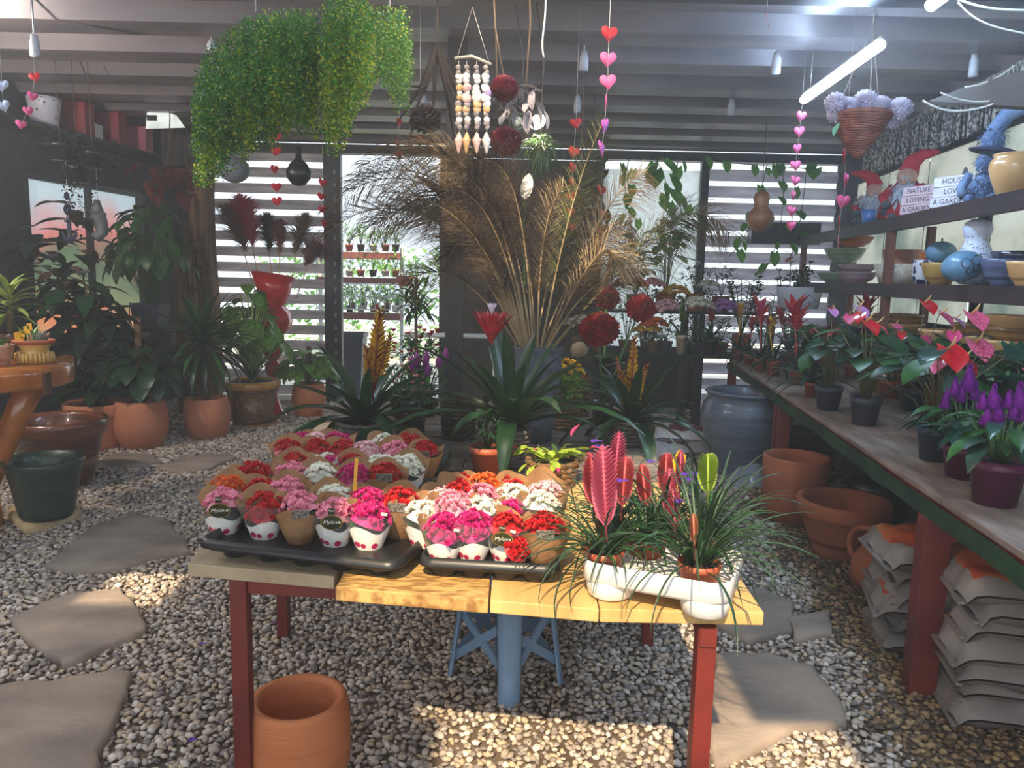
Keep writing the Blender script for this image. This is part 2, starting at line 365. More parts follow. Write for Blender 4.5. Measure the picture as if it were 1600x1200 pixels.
def stones(X, Y, S_):
    n = len(X); a = rg.uniform(0, 6.28, n); s = S_ * rg.uniform(.42, .78, n)
    V = ICO[None] * rg.uniform(.72, 1.2, (n, 12, 1)) * np.stack([s * rg.uniform(.8, 1.35, n), s * rg.uniform(.6, 1, n), s * rg.uniform(.4, .75, n)], 1)[:, None, :]
    ta = rg.uniform(-.5, .5, n)[:, None]; vy = V[..., 1] * np.cos(ta) - V[..., 2] * np.sin(ta); vz = V[..., 1] * np.sin(ta) + V[..., 2] * np.cos(ta)
    ca, sa = np.cos(a)[:, None], np.sin(a)[:, None]
    O = np.stack([V[..., 0] * ca - vy * sa + X[:, None], V[..., 0] * sa + vy * ca + Y[:, None], vz + (s * .42 + rg.uniform(-.003, .006, n))[:, None]], 2)
    pal = PAL[rg.integers(0, len(PAL), n)]; kk = X - K * Y
    br = kk > CB - 0.17 + 0.06 * np.sin(Y * 7) + rg.uniform(-.06, .06, n)
    pal[br] = PALB[rg.integers(0, len(PALB), br.sum())]
    pal = pal * rg.uniform(.8, 1.12, (n, 1)); return O, pal
gravelM = mat('gravel_stone', (200, 200, 200)); _n = gravelM.node_tree
_a = _n.nodes.new('ShaderNodeAttribute'); _a.attribute_name = 'Col'; _n.links.new(_a.outputs['Color'], _n.nodes['Principled BSDF'].inputs['Base Color']); _n.nodes['Principled BSDF'].inputs['Roughness'].default_value = 0.85
# the nearest stones one by one, the rest as one field
vis = np.where((gy < 2.75) & (np.abs(gx) < 0.64 * gy) & (xk < CB + .2))[0]; vis = vis[np.argsort(gy[vis] + rg.uniform(0, .08, len(vis)))][:290]
O, pal = stones(gx[vis], gy[vis], gs[vis])
pm = []
for k in range(5): pm.append(mat('pebble_%s' % 'beige grey cream slate ochre'.split()[k], *(((188, 172, 156), (160, 146, 134)), ((140, 130, 122), (120, 112, 108)), ((212, 200, 186), (190, 178, 164)), ((120, 112, 110), (104, 98, 96)), ((196, 172, 140), (176, 150, 118)))[k], rough=.85, scale=30, rv=.12))
for i in range(len(vis)):
    c = O[i].mean(0); o = ob('pebble', MB().add((O[i] - c).tolist(), IF.tolist()), pm[4 if xk[vis[i]] > CB - .17 else R.randrange(4)], fl, loc=tuple(c), smooth=False)
rest = np.setdiff1d(np.arange(len(gx)), vis); O, pal = stones(gx[rest], gy[rest], gs[rest]); n = len(rest)
me = bpy.data.meshes.new('gravel'); me.vertices.add(n * 12); me.vertices.foreach_set('co', O.reshape(-1)); me.loops.add(n * 60); me.polygons.add(n * 20)
F = (IF[None] + (np.arange(n) * 12)[:, None, None]).reshape(-1); me.loops.foreach_set('vertex_index', F.astype(np.int32)); me.polygons.foreach_set('loop_start', np.arange(0, n * 60, 3, dtype=np.int32)); me.polygons.foreach_set('loop_total', np.full(n * 20, 3, dtype=np.int32))
me.update(calc_edges=True); ca = me.color_attributes.new('Col', 'FLOAT_COLOR', 'POINT'); cc = np.ones((n * 12, 4), np.float32); cc[:, :3] = np.repeat(pal, 12, 0); ca.data.foreach_set('color', cc.reshape(-1)); me.materials.append(gravelM)
g = link('gravel', me, fl); g['kind'] = 'stuff'
# roof: dark metal deck with unseen openings shaped to place the sun patches, deep ribs across it
roofM = mat('roof_sheet', (86, 82, 92), (64, 62, 72), rough=0.38, metal=0.35, scale=2)  # darker than the ribs: recess shade put into the sheet colour
ribM = mat('roof_rib', (140, 130, 132), (112, 106, 114), rough=0.42, metal=0.3, scale=2, stretch=(.5, 3, 1))
HO = [(-0.84, 0.34, -0.62, 0.0), (-0.52, 0.34, 0.0, 1.08), (-0.75, 0.62, -1.45, -0.62), (-0.55, 0.55, 2.00, 3.15), (-2.5, -2.15, 0.2, 0.6), (-1.6, -1.35, 1.3, 1.7)]
def deck(x0, x1, y0, y1, z):
    xs = sorted({x0, x1} | {v for h in HO for v in h[:2] if x0 < v < x1}); ys = sorted({y0, y1} | {v for h in HO for v in h[2:] if y0 < v < y1}); b = MB()
    for i in range(len(xs) - 1):
        for j in range(len(ys) - 1):
            cx, cy = (xs[i] + xs[i + 1]) / 2, (ys[j] + ys[j + 1]) / 2
            if any(h[0] < cx < h[1] and h[2] < cy < h[3] for h in HO): continue
            b.box((cx, cy, z), (xs[i + 1] - xs[i], ys[j + 1] - ys[j], 0.02))
    return b
ce = struct('ceiling', deck(-5.3, 4.4, -1.7, 9.5, 3.14), roofM, smooth=False)
for k in range(8):
    y = 4.16 + 0.66 * k
    v = [(-5.2, y - .02, 3.13), (-5.2, y + .05, 3.02), (-5.2, y + .33, 3.02), (-5.2, y + .40, 3.13)]; v += [(4.3, p[1], p[2]) for p in v]
    ob('rib', MB().add(v, [(0, 1, 5, 4), (1, 2, 6, 5), (2, 3, 7, 6), (0, 3, 2, 1), (4, 5, 6, 7)]), ribM, ce, smooth=False)
struct('trim_1', MB().box((-0.4, 4.0, 3.02), (9.4, 0.12, 0.2)), roofM, smooth=False)
# back wall: horizontal metal slats with daylight between them
slatM = mat('galvanised_slat', (190, 178, 174), (150, 140, 142), rough=0.5, transl=.22, scale=3, stretch=(1, 6, 6), rv=0.15)
wallD = mat('dark_wall', (40, 40, 50), (28, 28, 36), rough=0.8)
BY = 9.25
def xa(px, y=BY): return P(px, 400, y).x
wb = struct('wall_back', MB().box((-4.6, BY + .1, 1.5), (2.0, .06, 3.0)).box((0.3, BY + .1, 2.98), (9.0, .06, .10)).box((4.4, BY + .1, 1.5), (1.2, .06, 3.0)), wallD, smooth=False)
def slats(x0, x1, pitch, hgt, tilt, z0=0.12, z1=2.95, m=slatM):
    z = z0
    while z < z1:
        b = MB(); L = x1 - x0; seg = 5
        v = []; 
        for i in range(seg + 1):
            s = i / seg - .5; v += [(x0, BY + .02 + .045 * math.cos(s * PI) * tilt, z + hgt * s), (x1, BY + .02 + .045 * math.cos(s * PI) * tilt, z + hgt * s)]
        ob('slat', b.add(v, [(2 * i, 2 * i + 1, 2 * i + 3, 2 * i + 2) for i in range(seg)]), m, wb); z += pitch
slats(xa(338), xa(509), .184, .115, -1)
slatC = mat('translucent_slat', (176, 174, 184), (140, 138, 150), rough=0.4, transl=0.45, scale=3, stretch=(1, 5, 5), rv=0.12)
slats(xa(1096), xa(1300), .19, .135, -1, m=slatC)
tarpM = mat('white_tarpaulin', (226, 232, 232), (206, 214, 214), rough=0.6, transl=0.75, bump=0.2, bscale=6)
tb = MB(); nx = 14; v = []
for i in range(nx + 1):
    x = xa(938) + (xa(1092) - xa(938)) * i / nx; v += [(x, BY - .02 + .015 * math.sin(i * 1.3), 0.75), (x, BY - .02 + .015 * math.sin(i * 1.7), 2.82)]
ob('tarpaulin_sheet', tb.add(v, [(2 * i, 2 * i + 2, 2 * i + 3, 2 * i + 1) for i in range(nx)]), tarpM, wb)
brn = mat('brown_board_wall', (74, 62, 56), (50, 43, 41), rough=0.8, scale=2, stretch=(6, 1, 1))
for i in range(7):
    a, c = xa(700) + i * .262, xa(700) + (i + 1) * .262
    box('wall_board', ((a + c) / 2, BY + .04, 1.46), (.262, .03 + .01 * (i % 2), 2.9), brn, wb)
for a, nm in ((523, 'door_post'), (1092, 'wall_post'), (694, 'door_post')):
    w = .2 if a == 523 else .09
    box(nm, (xa(a), BY - .06, 1.5), (w, .1, 3.0), blackM, wb)
box('wall_board_low', ((xa(938) + xa(1092)) / 2, BY + .03, .38), (xa(1092) - xa(938), .04, .76), wallD, wb)
sl = MB()
for k in range(17): sl.box((xa(527), BY - .113, .3 + k * .15), (.022, .006, .05))
ob('post_slots', sl, mat('bright_slot', (150, 155, 165)), wb, smooth=False)
box('wall_beam', (-.1, BY - .1, 2.96), (8.6, .1, .1), blackM, wb)
# side walls
def side(c, y0, y1): return (c + K * y0, y0), (c + K * y1, y1)
CL = -5.1
def sidewall(name, c, spans, m, sgn):
    """vertical wall along (K,1); spans = list of (y0,y1,z0,z1) solid boxes"""
    b = MB()
    for y0, y1, z0, z1 in spans:
        (xa_, _), (xb_, _) = side(c, y0, y1); q = .05 * sgn
        v = [(xa_, y0, z0), (xb_, y1, z0), (xb_, y1, z1), (xa_, y0, z1)]; v += [(p[0] + q, p[1], p[2]) for p in v]
        b.add(v, [(0, 1, 2, 3), (7, 6, 5, 4), (0, 4, 5, 1), (2, 6, 7, 3), (1, 5, 6, 2), (0, 3, 7, 4)])
    return struct(name, b, m, smooth=False)
w0, w1, w2_ = W(36, 280, CL), W(216, 305, CL), W(213, 514, CL); WY0, WY1, WZ0, WZ1 = w0.y, w1.y, w2_.z, w1.z
sidewall('wall_left', CL, [(-1.7, WY0, 0, 3.12), (WY0, WY1, WZ1, 3.12), (WY0, WY1, 0, WZ0), (WY1, 9.3, 0, 3.12)], wallD, -1)
def steamy(name, stops, emit):
    m = bpy.data.materials.new(name); m.use_nodes = True; N = m.node_tree.nodes; L = m.node_tree.links; b = N['Principled BSDF']; b.inputs['Roughness'].default_value = .5
    tc = N.new('ShaderNodeTexCoord'); sp = N.new('ShaderNodeSeparateXYZ'); L.new(tc.outputs['Object'], sp.inputs[0])
    nz = N.new('ShaderNodeTexNoise'); nz.inputs['Scale'].default_value = 1.6; L.new(tc.outputs['Object'], nz.inputs['Vector'])
    mr = N.new('ShaderNodeMath'); mr.operation = 'MULTIPLY_ADD'; L.new(nz.outputs['Fac'], mr.inputs[0]); mr.inputs[1].default_value = .9; L.new(sp.outputs['Z'], mr.inputs[2])
    r = N.new('ShaderNodeValToRGB'); L.new(mr.outputs[0], r.inputs[0]); r.color_ramp.elements[0].color = lin(stops[0][1]); mr2 = N.new('ShaderNodeMath'); mr2.operation = 'DIVIDE'; mr2.inputs[1].default_value = 1.9; L.new(mr.outputs[0], mr2.inputs[0]); L.new(mr2.outputs[0], r.inputs[0]); stops = [(p / 1.9, c) for p, c in stops]; r.color_ramp.elements[0].position = stops[0][0]
    r.color_ramp.elements[1].color = lin(stops[1][1]); r.color_ramp.elements[1].position = stops[1][0]
    for p, c in stops[2:]: e = r.color_ramp.elements.new(p); e.color = lin(c)
    L.new(r.outputs[0], b.inputs['Base Color']); L.new(r.outputs[0], b.inputs['Emission Color']); b.inputs['Emission Strength'].default_value = emit
    tr = N.new('ShaderNodeBsdfTranslucent'); L.new(r.outputs[0], tr.inputs[0]); mx = N.new('ShaderNodeMixShader'); mx.inputs[0].default_value = .22; L.new(b.outputs[0], mx.inputs[1]); L.new(tr.outputs[0], mx.inputs[2]); L.new(mx.outputs[0], N['Material Output'].inputs[0])
    return m
stM = steamy('steamed_glass', [(.40, (196, 190, 130)), (.62, (230, 140, 100)), (.85, (140, 150, 110)), (1.08, (96, 116, 92)), (1.35, (214, 130, 124)), (1.75, (190, 206, 212))], .55)  # daylight behind the panes put into their colours and emission
win = link('window_1', None); win['kind'] = 'structure'; WM = (WY0 + WY1) / 2; WH = (WY1 - WY0) / 2 / math.cos(YAW); WV = WZ1 - WZ0; win.location = (CL + K * WM, WM, WZ0); win.rotation_euler = (0, 0, YAW)
for a, b_ in ((-WH + .03, -.02), (.02, WH - .03)):
    ob('pane', MB().add([(0, a, 0), (0, b_, 0), (0, b_, WV), (0, a, WV)], [(0, 1, 2, 3)]), stM, win, (-.02, 0, 0))
for y, s in ((-WH, .05), (0, .05), (WH, .05)): box('window_frame', (0, y, WV / 2), (.06, s, WV), blackM, win)
box('window_frame', (0, 0, WV), (.06, 2 * WH, .05), blackM, win); box('window_sill', (0, 0, 0), (.10, 2 * WH, .06), mat('pink_sill', (170, 96, 84)), win)
CR = CB + 1.42
sidewall('wall_right', CR, [(-1.7, 2.9, 0, 3.0), (2.9, 8.6, 0, 1.25), (2.9, 8.6, 2.62, 3.0), (8.6, 9.3, 0, 3.0), (5.5, 5.65, 1.2, 2.7), (4.15, 4.25, 1.2, 2.7)], wallD, 1)
w2 = link('window_2', None); w2['kind'] = 'structure'; w2.location = (CR + .03 + K * 5.75, 5.75, 1.25); w2.rotation_euler = (0, 0, YAW)
glassR = mat('bright_polycarbonate', (226, 226, 206), (128, 146, 132), rough=.5, transl=.5, emit=.2, scale=1.1, stretch=(1, 1, 1.6), pts=(.42, .62))  # outdoor brightness and green patches put into pane colour and glow
for i in range(6):
    b = MB(); v = []
    for j in range(9): z = 1.38 * j / 8; v += [(.02 * math.sin(j * PI / 2 * 2), -2.85 + .95 * i, z), (.02 * math.sin(j * PI / 2 * 2), -2.85 + .95 * i + .93, z)]
    ob('pane', b.add(v, [(2 * j, 2 * j + 1, 2 * j + 3, 2 * j + 2) for j in range(8)]), glassR, w2)
# roof support post behind the table and its crossbar
cp = struct('trim_2', MB().box((P(710, 500, 5.1).x, 5.1, 1.51), (.115, .115, 3.02)), blackM, smooth=False)
# side behind the viewer left open so sky light fills the room
# ================================================================== OUTSIDE THE DOOR
pave = mat('pale_paving', (200, 196, 186), (176, 170, 160), rough=.9)
struct('paving_outside', MB().add([(-12, 9.6, -.01), (9, 9.6, -.01), (9, 24, -.01), (-12, 24, -.01)], [(0, 1, 2, 3)]), pave)
rackM = mat('rack_red_board', (128, 70, 62), (104, 54, 50), rough=.7)
wireM = mat('white_wire', (225, 235, 232), rough=.5)
rk = thing('plant_rack', 'white wire plant rack with three red-brown shelves seen through the doorway', 'rack', (0, 0, 0))
RY = 11.3
for yy in (398, 437, 492):
    a, b_ = P(500, yy, RY), P(628, yy, RY); box('shelf_board', ((a.x + b_.x) / 2, RY, a.z), (b_.x - a.x, .4, .09), rackM, rk)
wb_ = MB()
za, zb = P(600, 484, RY - .22).z, P(600, 444, RY - .22).z; x0, x1 = xa(500, RY), xa(628, RY)
for k in range(18): x = x0 + (x1 - x0) * k / 17; wb_.tube([(x, RY - .22, za), (x, RY - .22, zb)], .008, 4)
for z in (za, (za + zb) / 2, zb): wb_.tube([(x0, RY - .22, z), (x1, RY - .22, z)], .009, 4)
ob('wire_front', wb_, wireM, rk)
for x in (x0, x1): box('leg', (x, RY, .95), (.05, .05, 1.95), wireM, rk)
outG = mat('outdoor_green', (150, 200, 90), (70, 140, 60), rough=.6, transl=.4, rv=.3)
kk = 0
for yy, z_ in ((398, 0), (437, 0), (492, 0), (470, 1)):
    for px in (548, 566, 585, 604, 620):
        z = P(px, yy, RY).z + (.045 if not z_ else -.25); kk += 1
        if z_: z = P(px, 490, RY).z + .06
        t_ = thing('potted_plant', 'small plant in %s pot, %s, %s of outdoor rack' % (('white', 'terracotta', 'black')[kk % 3], ('next to door post', 'second from door post', 'middle of row', 'fourth from door post', 'at trough end')[(548, 566, 585, 604, 620).index(px)], {398: 'top shelf', 437: 'middle shelf', 492: 'lowest shelf front', 470: 'lowest shelf back'}[yy]), 'plant', (xa(px, RY), RY - (.1 if not z_ else -.1), z), 0, 'plants on the outdoor rack')
        pot(t_, .06, .1, m=[whiteP, terraP, blackP][kk % 3], n=12); foliage(t_, .1, 34, .12, .3, .1, .2 + .08 * (kk % 3), outG, 'lance')
hd = thing('hedge', 'tall bright hedge behind the outdoor plant rack', 'hedge', (-2.2, 14.5, 0)); b = MB()
for i in range(1500): b.blade('oval', .2, .5, .4, 2, .2, M=RM(U(0, 6.3), U(-.5, 1), 0, (U(-2.6, 2.2), U(-.4, .4), U(0, 1.95))))
ob('foliage', b, outG, hd)['kind'] = 'stuff'
# wide terracotta hanging pot outside + black bin
t_ = thing('window_box', 'orange plastic planter trough hooked on the outdoor rack', 'planter', P(633, 441, 10.9)); ob('trough', MB().lathe([(0, -.06), (.1, -.06), (.16, .08), (.17, .09), (.15, .09), (.1, 0), (0, 0)], 4, Matrix.Rotation(PI / 4, 4, 'Z'), sy=.7), terraO, t_, smooth=False); foliage(t_, .08, 40, .1, .3, .14, .25, outG, 'lance')
t_ = thing('bin', 'black square bin standing just outside the door post', 'bin', (xa(551, 10), 10, 0)); ob('bin_body', MB().lathe([(0, 0), (.16, 0), (.22, .72), (.24, .73), (.24, .78), (.21, .78), (.15, .1), (0, .1)], 4, Matrix.Rotation(PI / 4, 4, 'Z')), greyP, t_, smooth=False)
# ================================================================== LAMPS
tubeM = mat('lit_tube', (225, 238, 255), (225, 238, 255), emit=66, ecol=(.52, .74, 1.0, 1))
def tube(a, b, label, cable=True):
    t = thing('tube_lamp', label, 'lamp', (a + b) / 2); d = (b - a) / 2
    ob('lit_tube', MB().tube([-d, d], .026, 12), tubeM, t)
    ob('housing', MB().tube([-d * 1.01 + Vector((0, 0, .03)), d * 1.01 + Vector((0, 0, .03))], .016, 6), whiteP, t)
    for s in (-.8, .8): ob('hanging_wire', MB().tube([d * s + Vector((0, 0, .03)), d * s + Vector((0, 0, 3.12 - a.z))], .003, 4), string, t)
tube(G(1256, 156, 2.75), G(1376, 70, 2.75), 'glowing white tube lamp hung at a slant above the wicker cone')
tube(G(1455, 8, 2.72), Vector((G(1455, 8, 2.72).x - .1, 2.15, 2.72)), 'glowing tube lamp cut off by the picture top near the loose white wires')
tube(Vector((-2.95, 3.9, 2.78)), Vector((-2.8, 2.7, 2.78)), 'white tube lamp just outside the picture, lighting the roof above the dark post')
tube(Vector((0.9, 0.9, 2.8)), Vector((1.9, 0.4, 2.8)), 'tube lamp over the near end of the plant bench')
# small floodlights
bulbW = mat('lit_bulb', (255, 244, 225), (255, 244, 225), emit=60, ecol=(1, .86, .66, 1))
alum = mat('aluminium', (170, 168, 164), rough=.3, metal=.8)
for (px, py, lit) in ((840, 190, True), (808, 190, False)):
    t = thing('floodlight', 'small floodlight, %s, hung among the artificial flowers' % ('lit bright' if lit else 'unlit'), 'lamp', P(px, py, 4.4))
    Mh = Matrix.Rotation(2.3, 4, 'X') @ Matrix.Rotation(.4, 4, 'Y')
    ob('reflector', MB().lathe([(.015, -.08), (.03, -.07), (.05, 0), (.052, .01), (.045, 0), (.02, -.05)], 16, Mh), alum, t)
    ob('bulb', MB().ball((0, 0, -.01), .032, 10, 8, M=Mh), bulbW if lit else whiteP, t)
    ob('cable', MB().tube([(0, 0, .06), (.03, 0, .3), (-.02, 0, .6), (0, 0, 3.12 - t.location.z)], .004, 4), blackP, t)
def lamp(name, loc, e, col, size=.2, aim=None, typ='POINT'):
    l = bpy.data.lights.new(name, typ); l.energy = e; l.color = col
    if typ == 'SPOT': l.spot_size = 1.6; l.spot_blend = .8; l.shadow_soft_size = size
    elif typ == 'POINT': l.shadow_soft_size = size
    o = link(name, l, None, loc)
    if aim is not None: o.rotation_euler = (Vector(aim) - Vector(loc)).to_track_quat('-Z', 'Y').to_euler()
    return o
for loc, e, lab in (((-3.75, 4.2, 2.62), 95, 'unseen fill bulb added by the dark side wall near the slab table'), ((-3.1, 1.6, 2.75), 28, 'unseen fill bulb added over the near flagstones')):  # bulbs added out of view to brighten this side
    t = thing('fill_bulb', lab, 'lamp', loc); ob('lit_bulb', MB().ball((0, 0, 0), .04, 12, 8), bulbW, t); ob('flex', MB().tube([(0, 0, .03), (0, 0, 3.128 - loc[2])], .004, 4), blackP, t); lamp('fill_bulb_light', (loc[0], loc[1], loc[2] - .08), e, (1, .90, .78), .06)
lamp('floodlight_beam', P(840, 196, 4.35), 45, (1, .8, .55), .05, P(800, 420, 4.0), 'SPOT')
lamp('warm_fill_light', (-0.15, 3.5, 2.95), 24, (1, .84, .64), .12)  # added warm fill under the roof, no fixture belongs to it
# ================================================================== PLANT BENCH (right) and SHELVES
bench = thing('plant_bench', 'long timber plant bench with green felt edge and red-brown legs', 'bench', (CB, 0, 0), YAW)
osb = mat('osb_board', (196, 156, 92), (140, 100, 50), rough=.75, scale=26, stretch=(1, 3.5, 1), bump=.3, bscale=40, pts=(.42, .6))
ply = mat('worn_plywood', (168, 146, 132), (120, 102, 94), rough=.7, scale=6, stretch=(3, .6, 1), bump=.2, pts=(.3, .7))
felt = mat('green_felt', (30, 66, 34), (18, 44, 24), rough=1, bump=.8, bscale=90)
def BL(y, across, z):   # bench-local coordinates; y measured along world Y
    return Vector((across * math.cos(YAW), y / math.cos(YAW), z))
y = 1.5
for L in (1.2, 1.25, 1.15, 1.3, 1.18):
    box('board', BL(y + L / 2, .47, .778), (.92, L - .006, .024), ply, bench, bevel=.003); y += L
fe = MB(); v = []
for i in range(31): yy = 1.5 + 6.1 * i / 30; v += [tuple(BL(yy, -.008, .765 + U(-.004, .004))), tuple(BL(yy, -.012, .70 + U(-.014, .01)))]
ob('felt_edge', fe.add(v, [(2 * i, 2 * i + 2, 2 * i + 3, 2 * i + 1) for i in range(30)]), felt, bench)
box('rail', BL(4.55, .03, .735), (.04, 6.1, .06), redM, bench); box('rail', BL(4.55, .88, .735), (.04, 6.1, .06), redM, bench)
for yy in (2.78, 5.25, 7.5):
    for ac in (.03, .88): box('leg', BL(yy, ac, .35), (.10 if yy < 3 else .075, .08, .70), redM, bench, bevel=.003)
box('leg', BL(5.38, .03, .35), (.075, .05, .70), redM, bench)
shelfM = mat('dark_stained_timber', (70, 48, 48), (44, 30, 34), rough=.55, scale=4, stretch=(3, .5, 3), bump=.2)
CS = CB + .88
shf = thing('shelf_unit', 'dark stained timber shelf unit running along the window wall', 'shelf', (CS, 0, 0), YAW)
for z, y0, y1 in ((2.03, 3.0, 8.75), (1.54, 3.0, 8.75), (1.06, 3.0, 8.75)):
    box('shelf_board', BL((y0 + y1) / 2, .19, z), (.36, y1 - y0, .035), shelfM, shf); box('shelf_edge', BL((y0 + y1) / 2, 0, z - .03), (.03, y1 - y0, .10), shelfM, shf)
box('shelf_board', Vector((P(1302, 360, 8.7).x - CB, 0, 0)) * 0 + BL(8.95, -.12, 2.10), (.75, .3, .24), blackM, shf)
post = mat('orange_brown_timber', (130, 76, 56), (100, 56, 44), rough=.6, scale=4, stretch=(4, 4, .6))
for yy in (5.9, 8.5, 3.02): box('upright', BL(yy, .015, 1.0), (.05, .08, 2.0), post, shf)
for yy in (4.45, 6.05, 7.9): box('upright', BL(yy, .36, 1.0), (.05, .06, 2.0), post, shf)
# ================================================================== BACK BENCH
tb2 = thing('back_bench', 'green felted two-step bench with black legs by the back wall', 'bench', (0, 0, 0))
bx0, bx1 = xa(872, 7.9), xa(1215, 7.9)
box('bench_top', ((bx0 + bx1) / 2, 8.1, .775), (bx1 - bx0, .5, .03), felt, tb2); box('step_board', ((bx0 + bx1) / 2, 8.65, 1.2), (bx1 - bx0, .45, .03), blackM, tb2)
for px in (880, 1075, 1100, 1210): box('leg', (xa(px, 7.95), 7.93, .38), (.08, .06, .76), blackM, tb2); box('leg', (xa(px, 8.8), 8.75, .6), (.06, .06, 1.2), blackM, tb2)
# ================================================================== DISPLAY TABLE (centre)
tab = thing('display_table', 'rough board display table on a red-painted steel frame', 'table', (0, 0, 0))
beige = mat('beige_chipboard', (186, 164, 134), (160, 138, 110), rough=.8, scale=9, bump=.15, pts=(.3, .75))
plank = mat('pale_pine_plank', (214, 176, 112), (184, 142, 84), rough=.65, scale=3, stretch=(5, .5, 2), bump=.15, pts=(.3, .7))
weath = mat('weathered_plank', (128, 118, 110), (80, 74, 72), rough=.85, scale=4, stretch=(.5, 7, 2), bump=.5, bscale=20, rv=.2, pts=(.3, .7))
def plate(name, c, z, th, m, parent, bevel=.003):
    v = [(p[0], p[1], z - th) for p in c] + [(p[0], p[1], z) for p in c]; n = len(c)
    return ob(name, MB().add(v, [tuple(range(n - 1, -1, -1)), tuple(range(n, 2 * n))] + [(i, (i + 1) % n, n + (i + 1) % n, n + i) for i in range(n)]), m, parent, smooth=False, bevel=bevel)
A = [G(*q, .75) for q in ((293, 881), (522, 901), (524, 919), (763, 939), (766, 938), (936, 952), (938, 952), (1194, 957))]
plate('board', [A[0], A[1], (-.445, 3.0), (-1.0, 3.0)], .75, .036, beige, tab)
plate('board', [A[2], A[3], (-.045, 2.95), (-.44, 2.95)], .752, .036, osb, tab)
plate('board', [A[4], A[5], (.235, 3.0), (-.038, 3.0)], .75, .034, plank, tab)
plate('board', [A[6], A[7], (.66, 2.98), (.24, 2.98)], .75, .034, plank, tab)
for k in range(13):
    y0 = 3.01 + k * .152; j = U(-.03, .03)
    for x0, x1 in (((-1.04, -.20 + j), (-.192 + j, .66)) if k % 2 else ((-1.04, .15 + j), (.158 + j, .66))):
        plate('plank', [(x0, y0), (x1, y0), (x1, y0 + .142), (x0, y0 + .142)], .748 + U(-.004, .004), .024, weath, tab)
LF = G(371, 905, .71); RF = G(1108, 985, .71)
for x, y in ((LF.x, LF.y + .02), (RF.x, RF.y + .03), (-.95, 4.85), (.58, 4.85), (-.95, 3.1), (.6, 3.1)): box('leg', (x, y, .355), (.046, .046, .71), redM, tab, bevel=.002)
for a, b in (((LF.x, LF.y + .03), (RF.x, RF.y + .15)), ((-.95, 4.85), (.58, 4.85)), ((-.95, 3.1), (.6, 3.1)), ((LF.x, LF.y), (-.95, 3.1)), ((RF.x, RF.y), (.6, 3.1)), ((-.95, 3.1), (-.95, 4.85)), ((.6, 3.1), (.58, 4.85))):
    d = Vector(b) - Vector(a); box('rail', ((a[0] + b[0]) / 2, (a[1] + b[1]) / 2, .69), (d.length, .04, .046), redM, tab, rot=(0, 0, math.atan2(d.y, d.x)))
# ------------------------------------------------------------------ stool
stoolM = mat('pale_blue_plastic', (126, 156, 186), (118, 148, 178), rough=.4)
b1, b2, b3 = G(795, 1103), G(706, 1056), G(873, 1068); b4 = b2 + b3 - b1
st = thing('stool', 'pale blue plastic stool with latticed sides under the display table', 'stool', (0, 0, 0))
cen = (b2 + b3) / 2; H = .46
tops = [cen + (b - cen) * .72 + Vector((0, 0, H - .03)) for b in (b1, b2, b4, b3)]; bots = [b1, b2, b4, b3]
for k, (a, b) in enumerate(zip(bots, tops)):
    q = MB(); out = (a - cen).normalized(); sd = Vector((-out.y, out.x, 0)); R0 = .042 if k == 0 else .03; v = []
    for z_, p, r_ in ((0, a, R0), (.35, a.lerp(b, .35), R0 * 1.05), (1, b, R0 * 1.25)):
        for j in range(9):
            t_ = PI * (j / 8) - PI / 2; v.append(p + out * (math.cos(t_) * r_ * .6) + sd * (math.sin(t_) * r_))
        for j in range(9):
            t_ = PI * ((8 - j) / 8) - PI / 2; v.append(p + out * (math.cos(t_) * r_ * .45) + sd * (math.sin(t_) * r_ * .85))
    f = [(l * 18 + j, l * 18 + (j + 1) % 18, (l + 1) * 18 + (j + 1) % 18, (l + 1) * 18 + j) for l in range(2) for j in range(18)]
    f += [tuple(range(18)), tuple(range(53, 35, -1))]
    ob('leg', q.add(v, f), stoolM, st)
for k in range(4):
    a0, a1, c0, c1 = bots[k], tops[k], bots[(k + 1) % 4], tops[(k + 1) % 4]; q = MB()
    def bar(s, t_, w=.016):
        d = (t_ - s).normalized(); up = Vector((0, 0, 1)); nrm = (c0 - a0).cross(up).normalized(); sd = d.cross(nrm).normalized() * w; nn = nrm * .006
        v = [s - sd - nn, s + sd - nn, t_ + sd - nn, t_ - sd - nn, s - sd + nn, s + sd + nn, t_ + sd + nn, t_ - sd + nn]
        q.add(v, [(0, 1, 2, 3), (7, 6, 5, 4), (0, 4, 5, 1), (1, 5, 6, 2), (2, 6, 7, 3), (3, 7, 4, 0)])
    bar(a0.lerp(a1, .22), c0.lerp(c1, .62)); bar(a0.lerp(a1, .70), c0.lerp(c1, .20)); bar(a0.lerp(a1, .93), c0.lerp(c1, .93), .035)
    bar(a0.lerp(a1, .62), a0.lerp(a1, .9).lerp(c0.lerp(c1, .9), .3), .02); bar(c0.lerp(c1, .62), a0.lerp(a1, .9).lerp(c0.lerp(c1, .9), .7), .02)
    ob('side_lattice', q, stoolM, st, smooth=False)
plate('seat', [cen + (b - cen) * .80 for b in bots], H, .03, stoolM, st, bevel=.012)
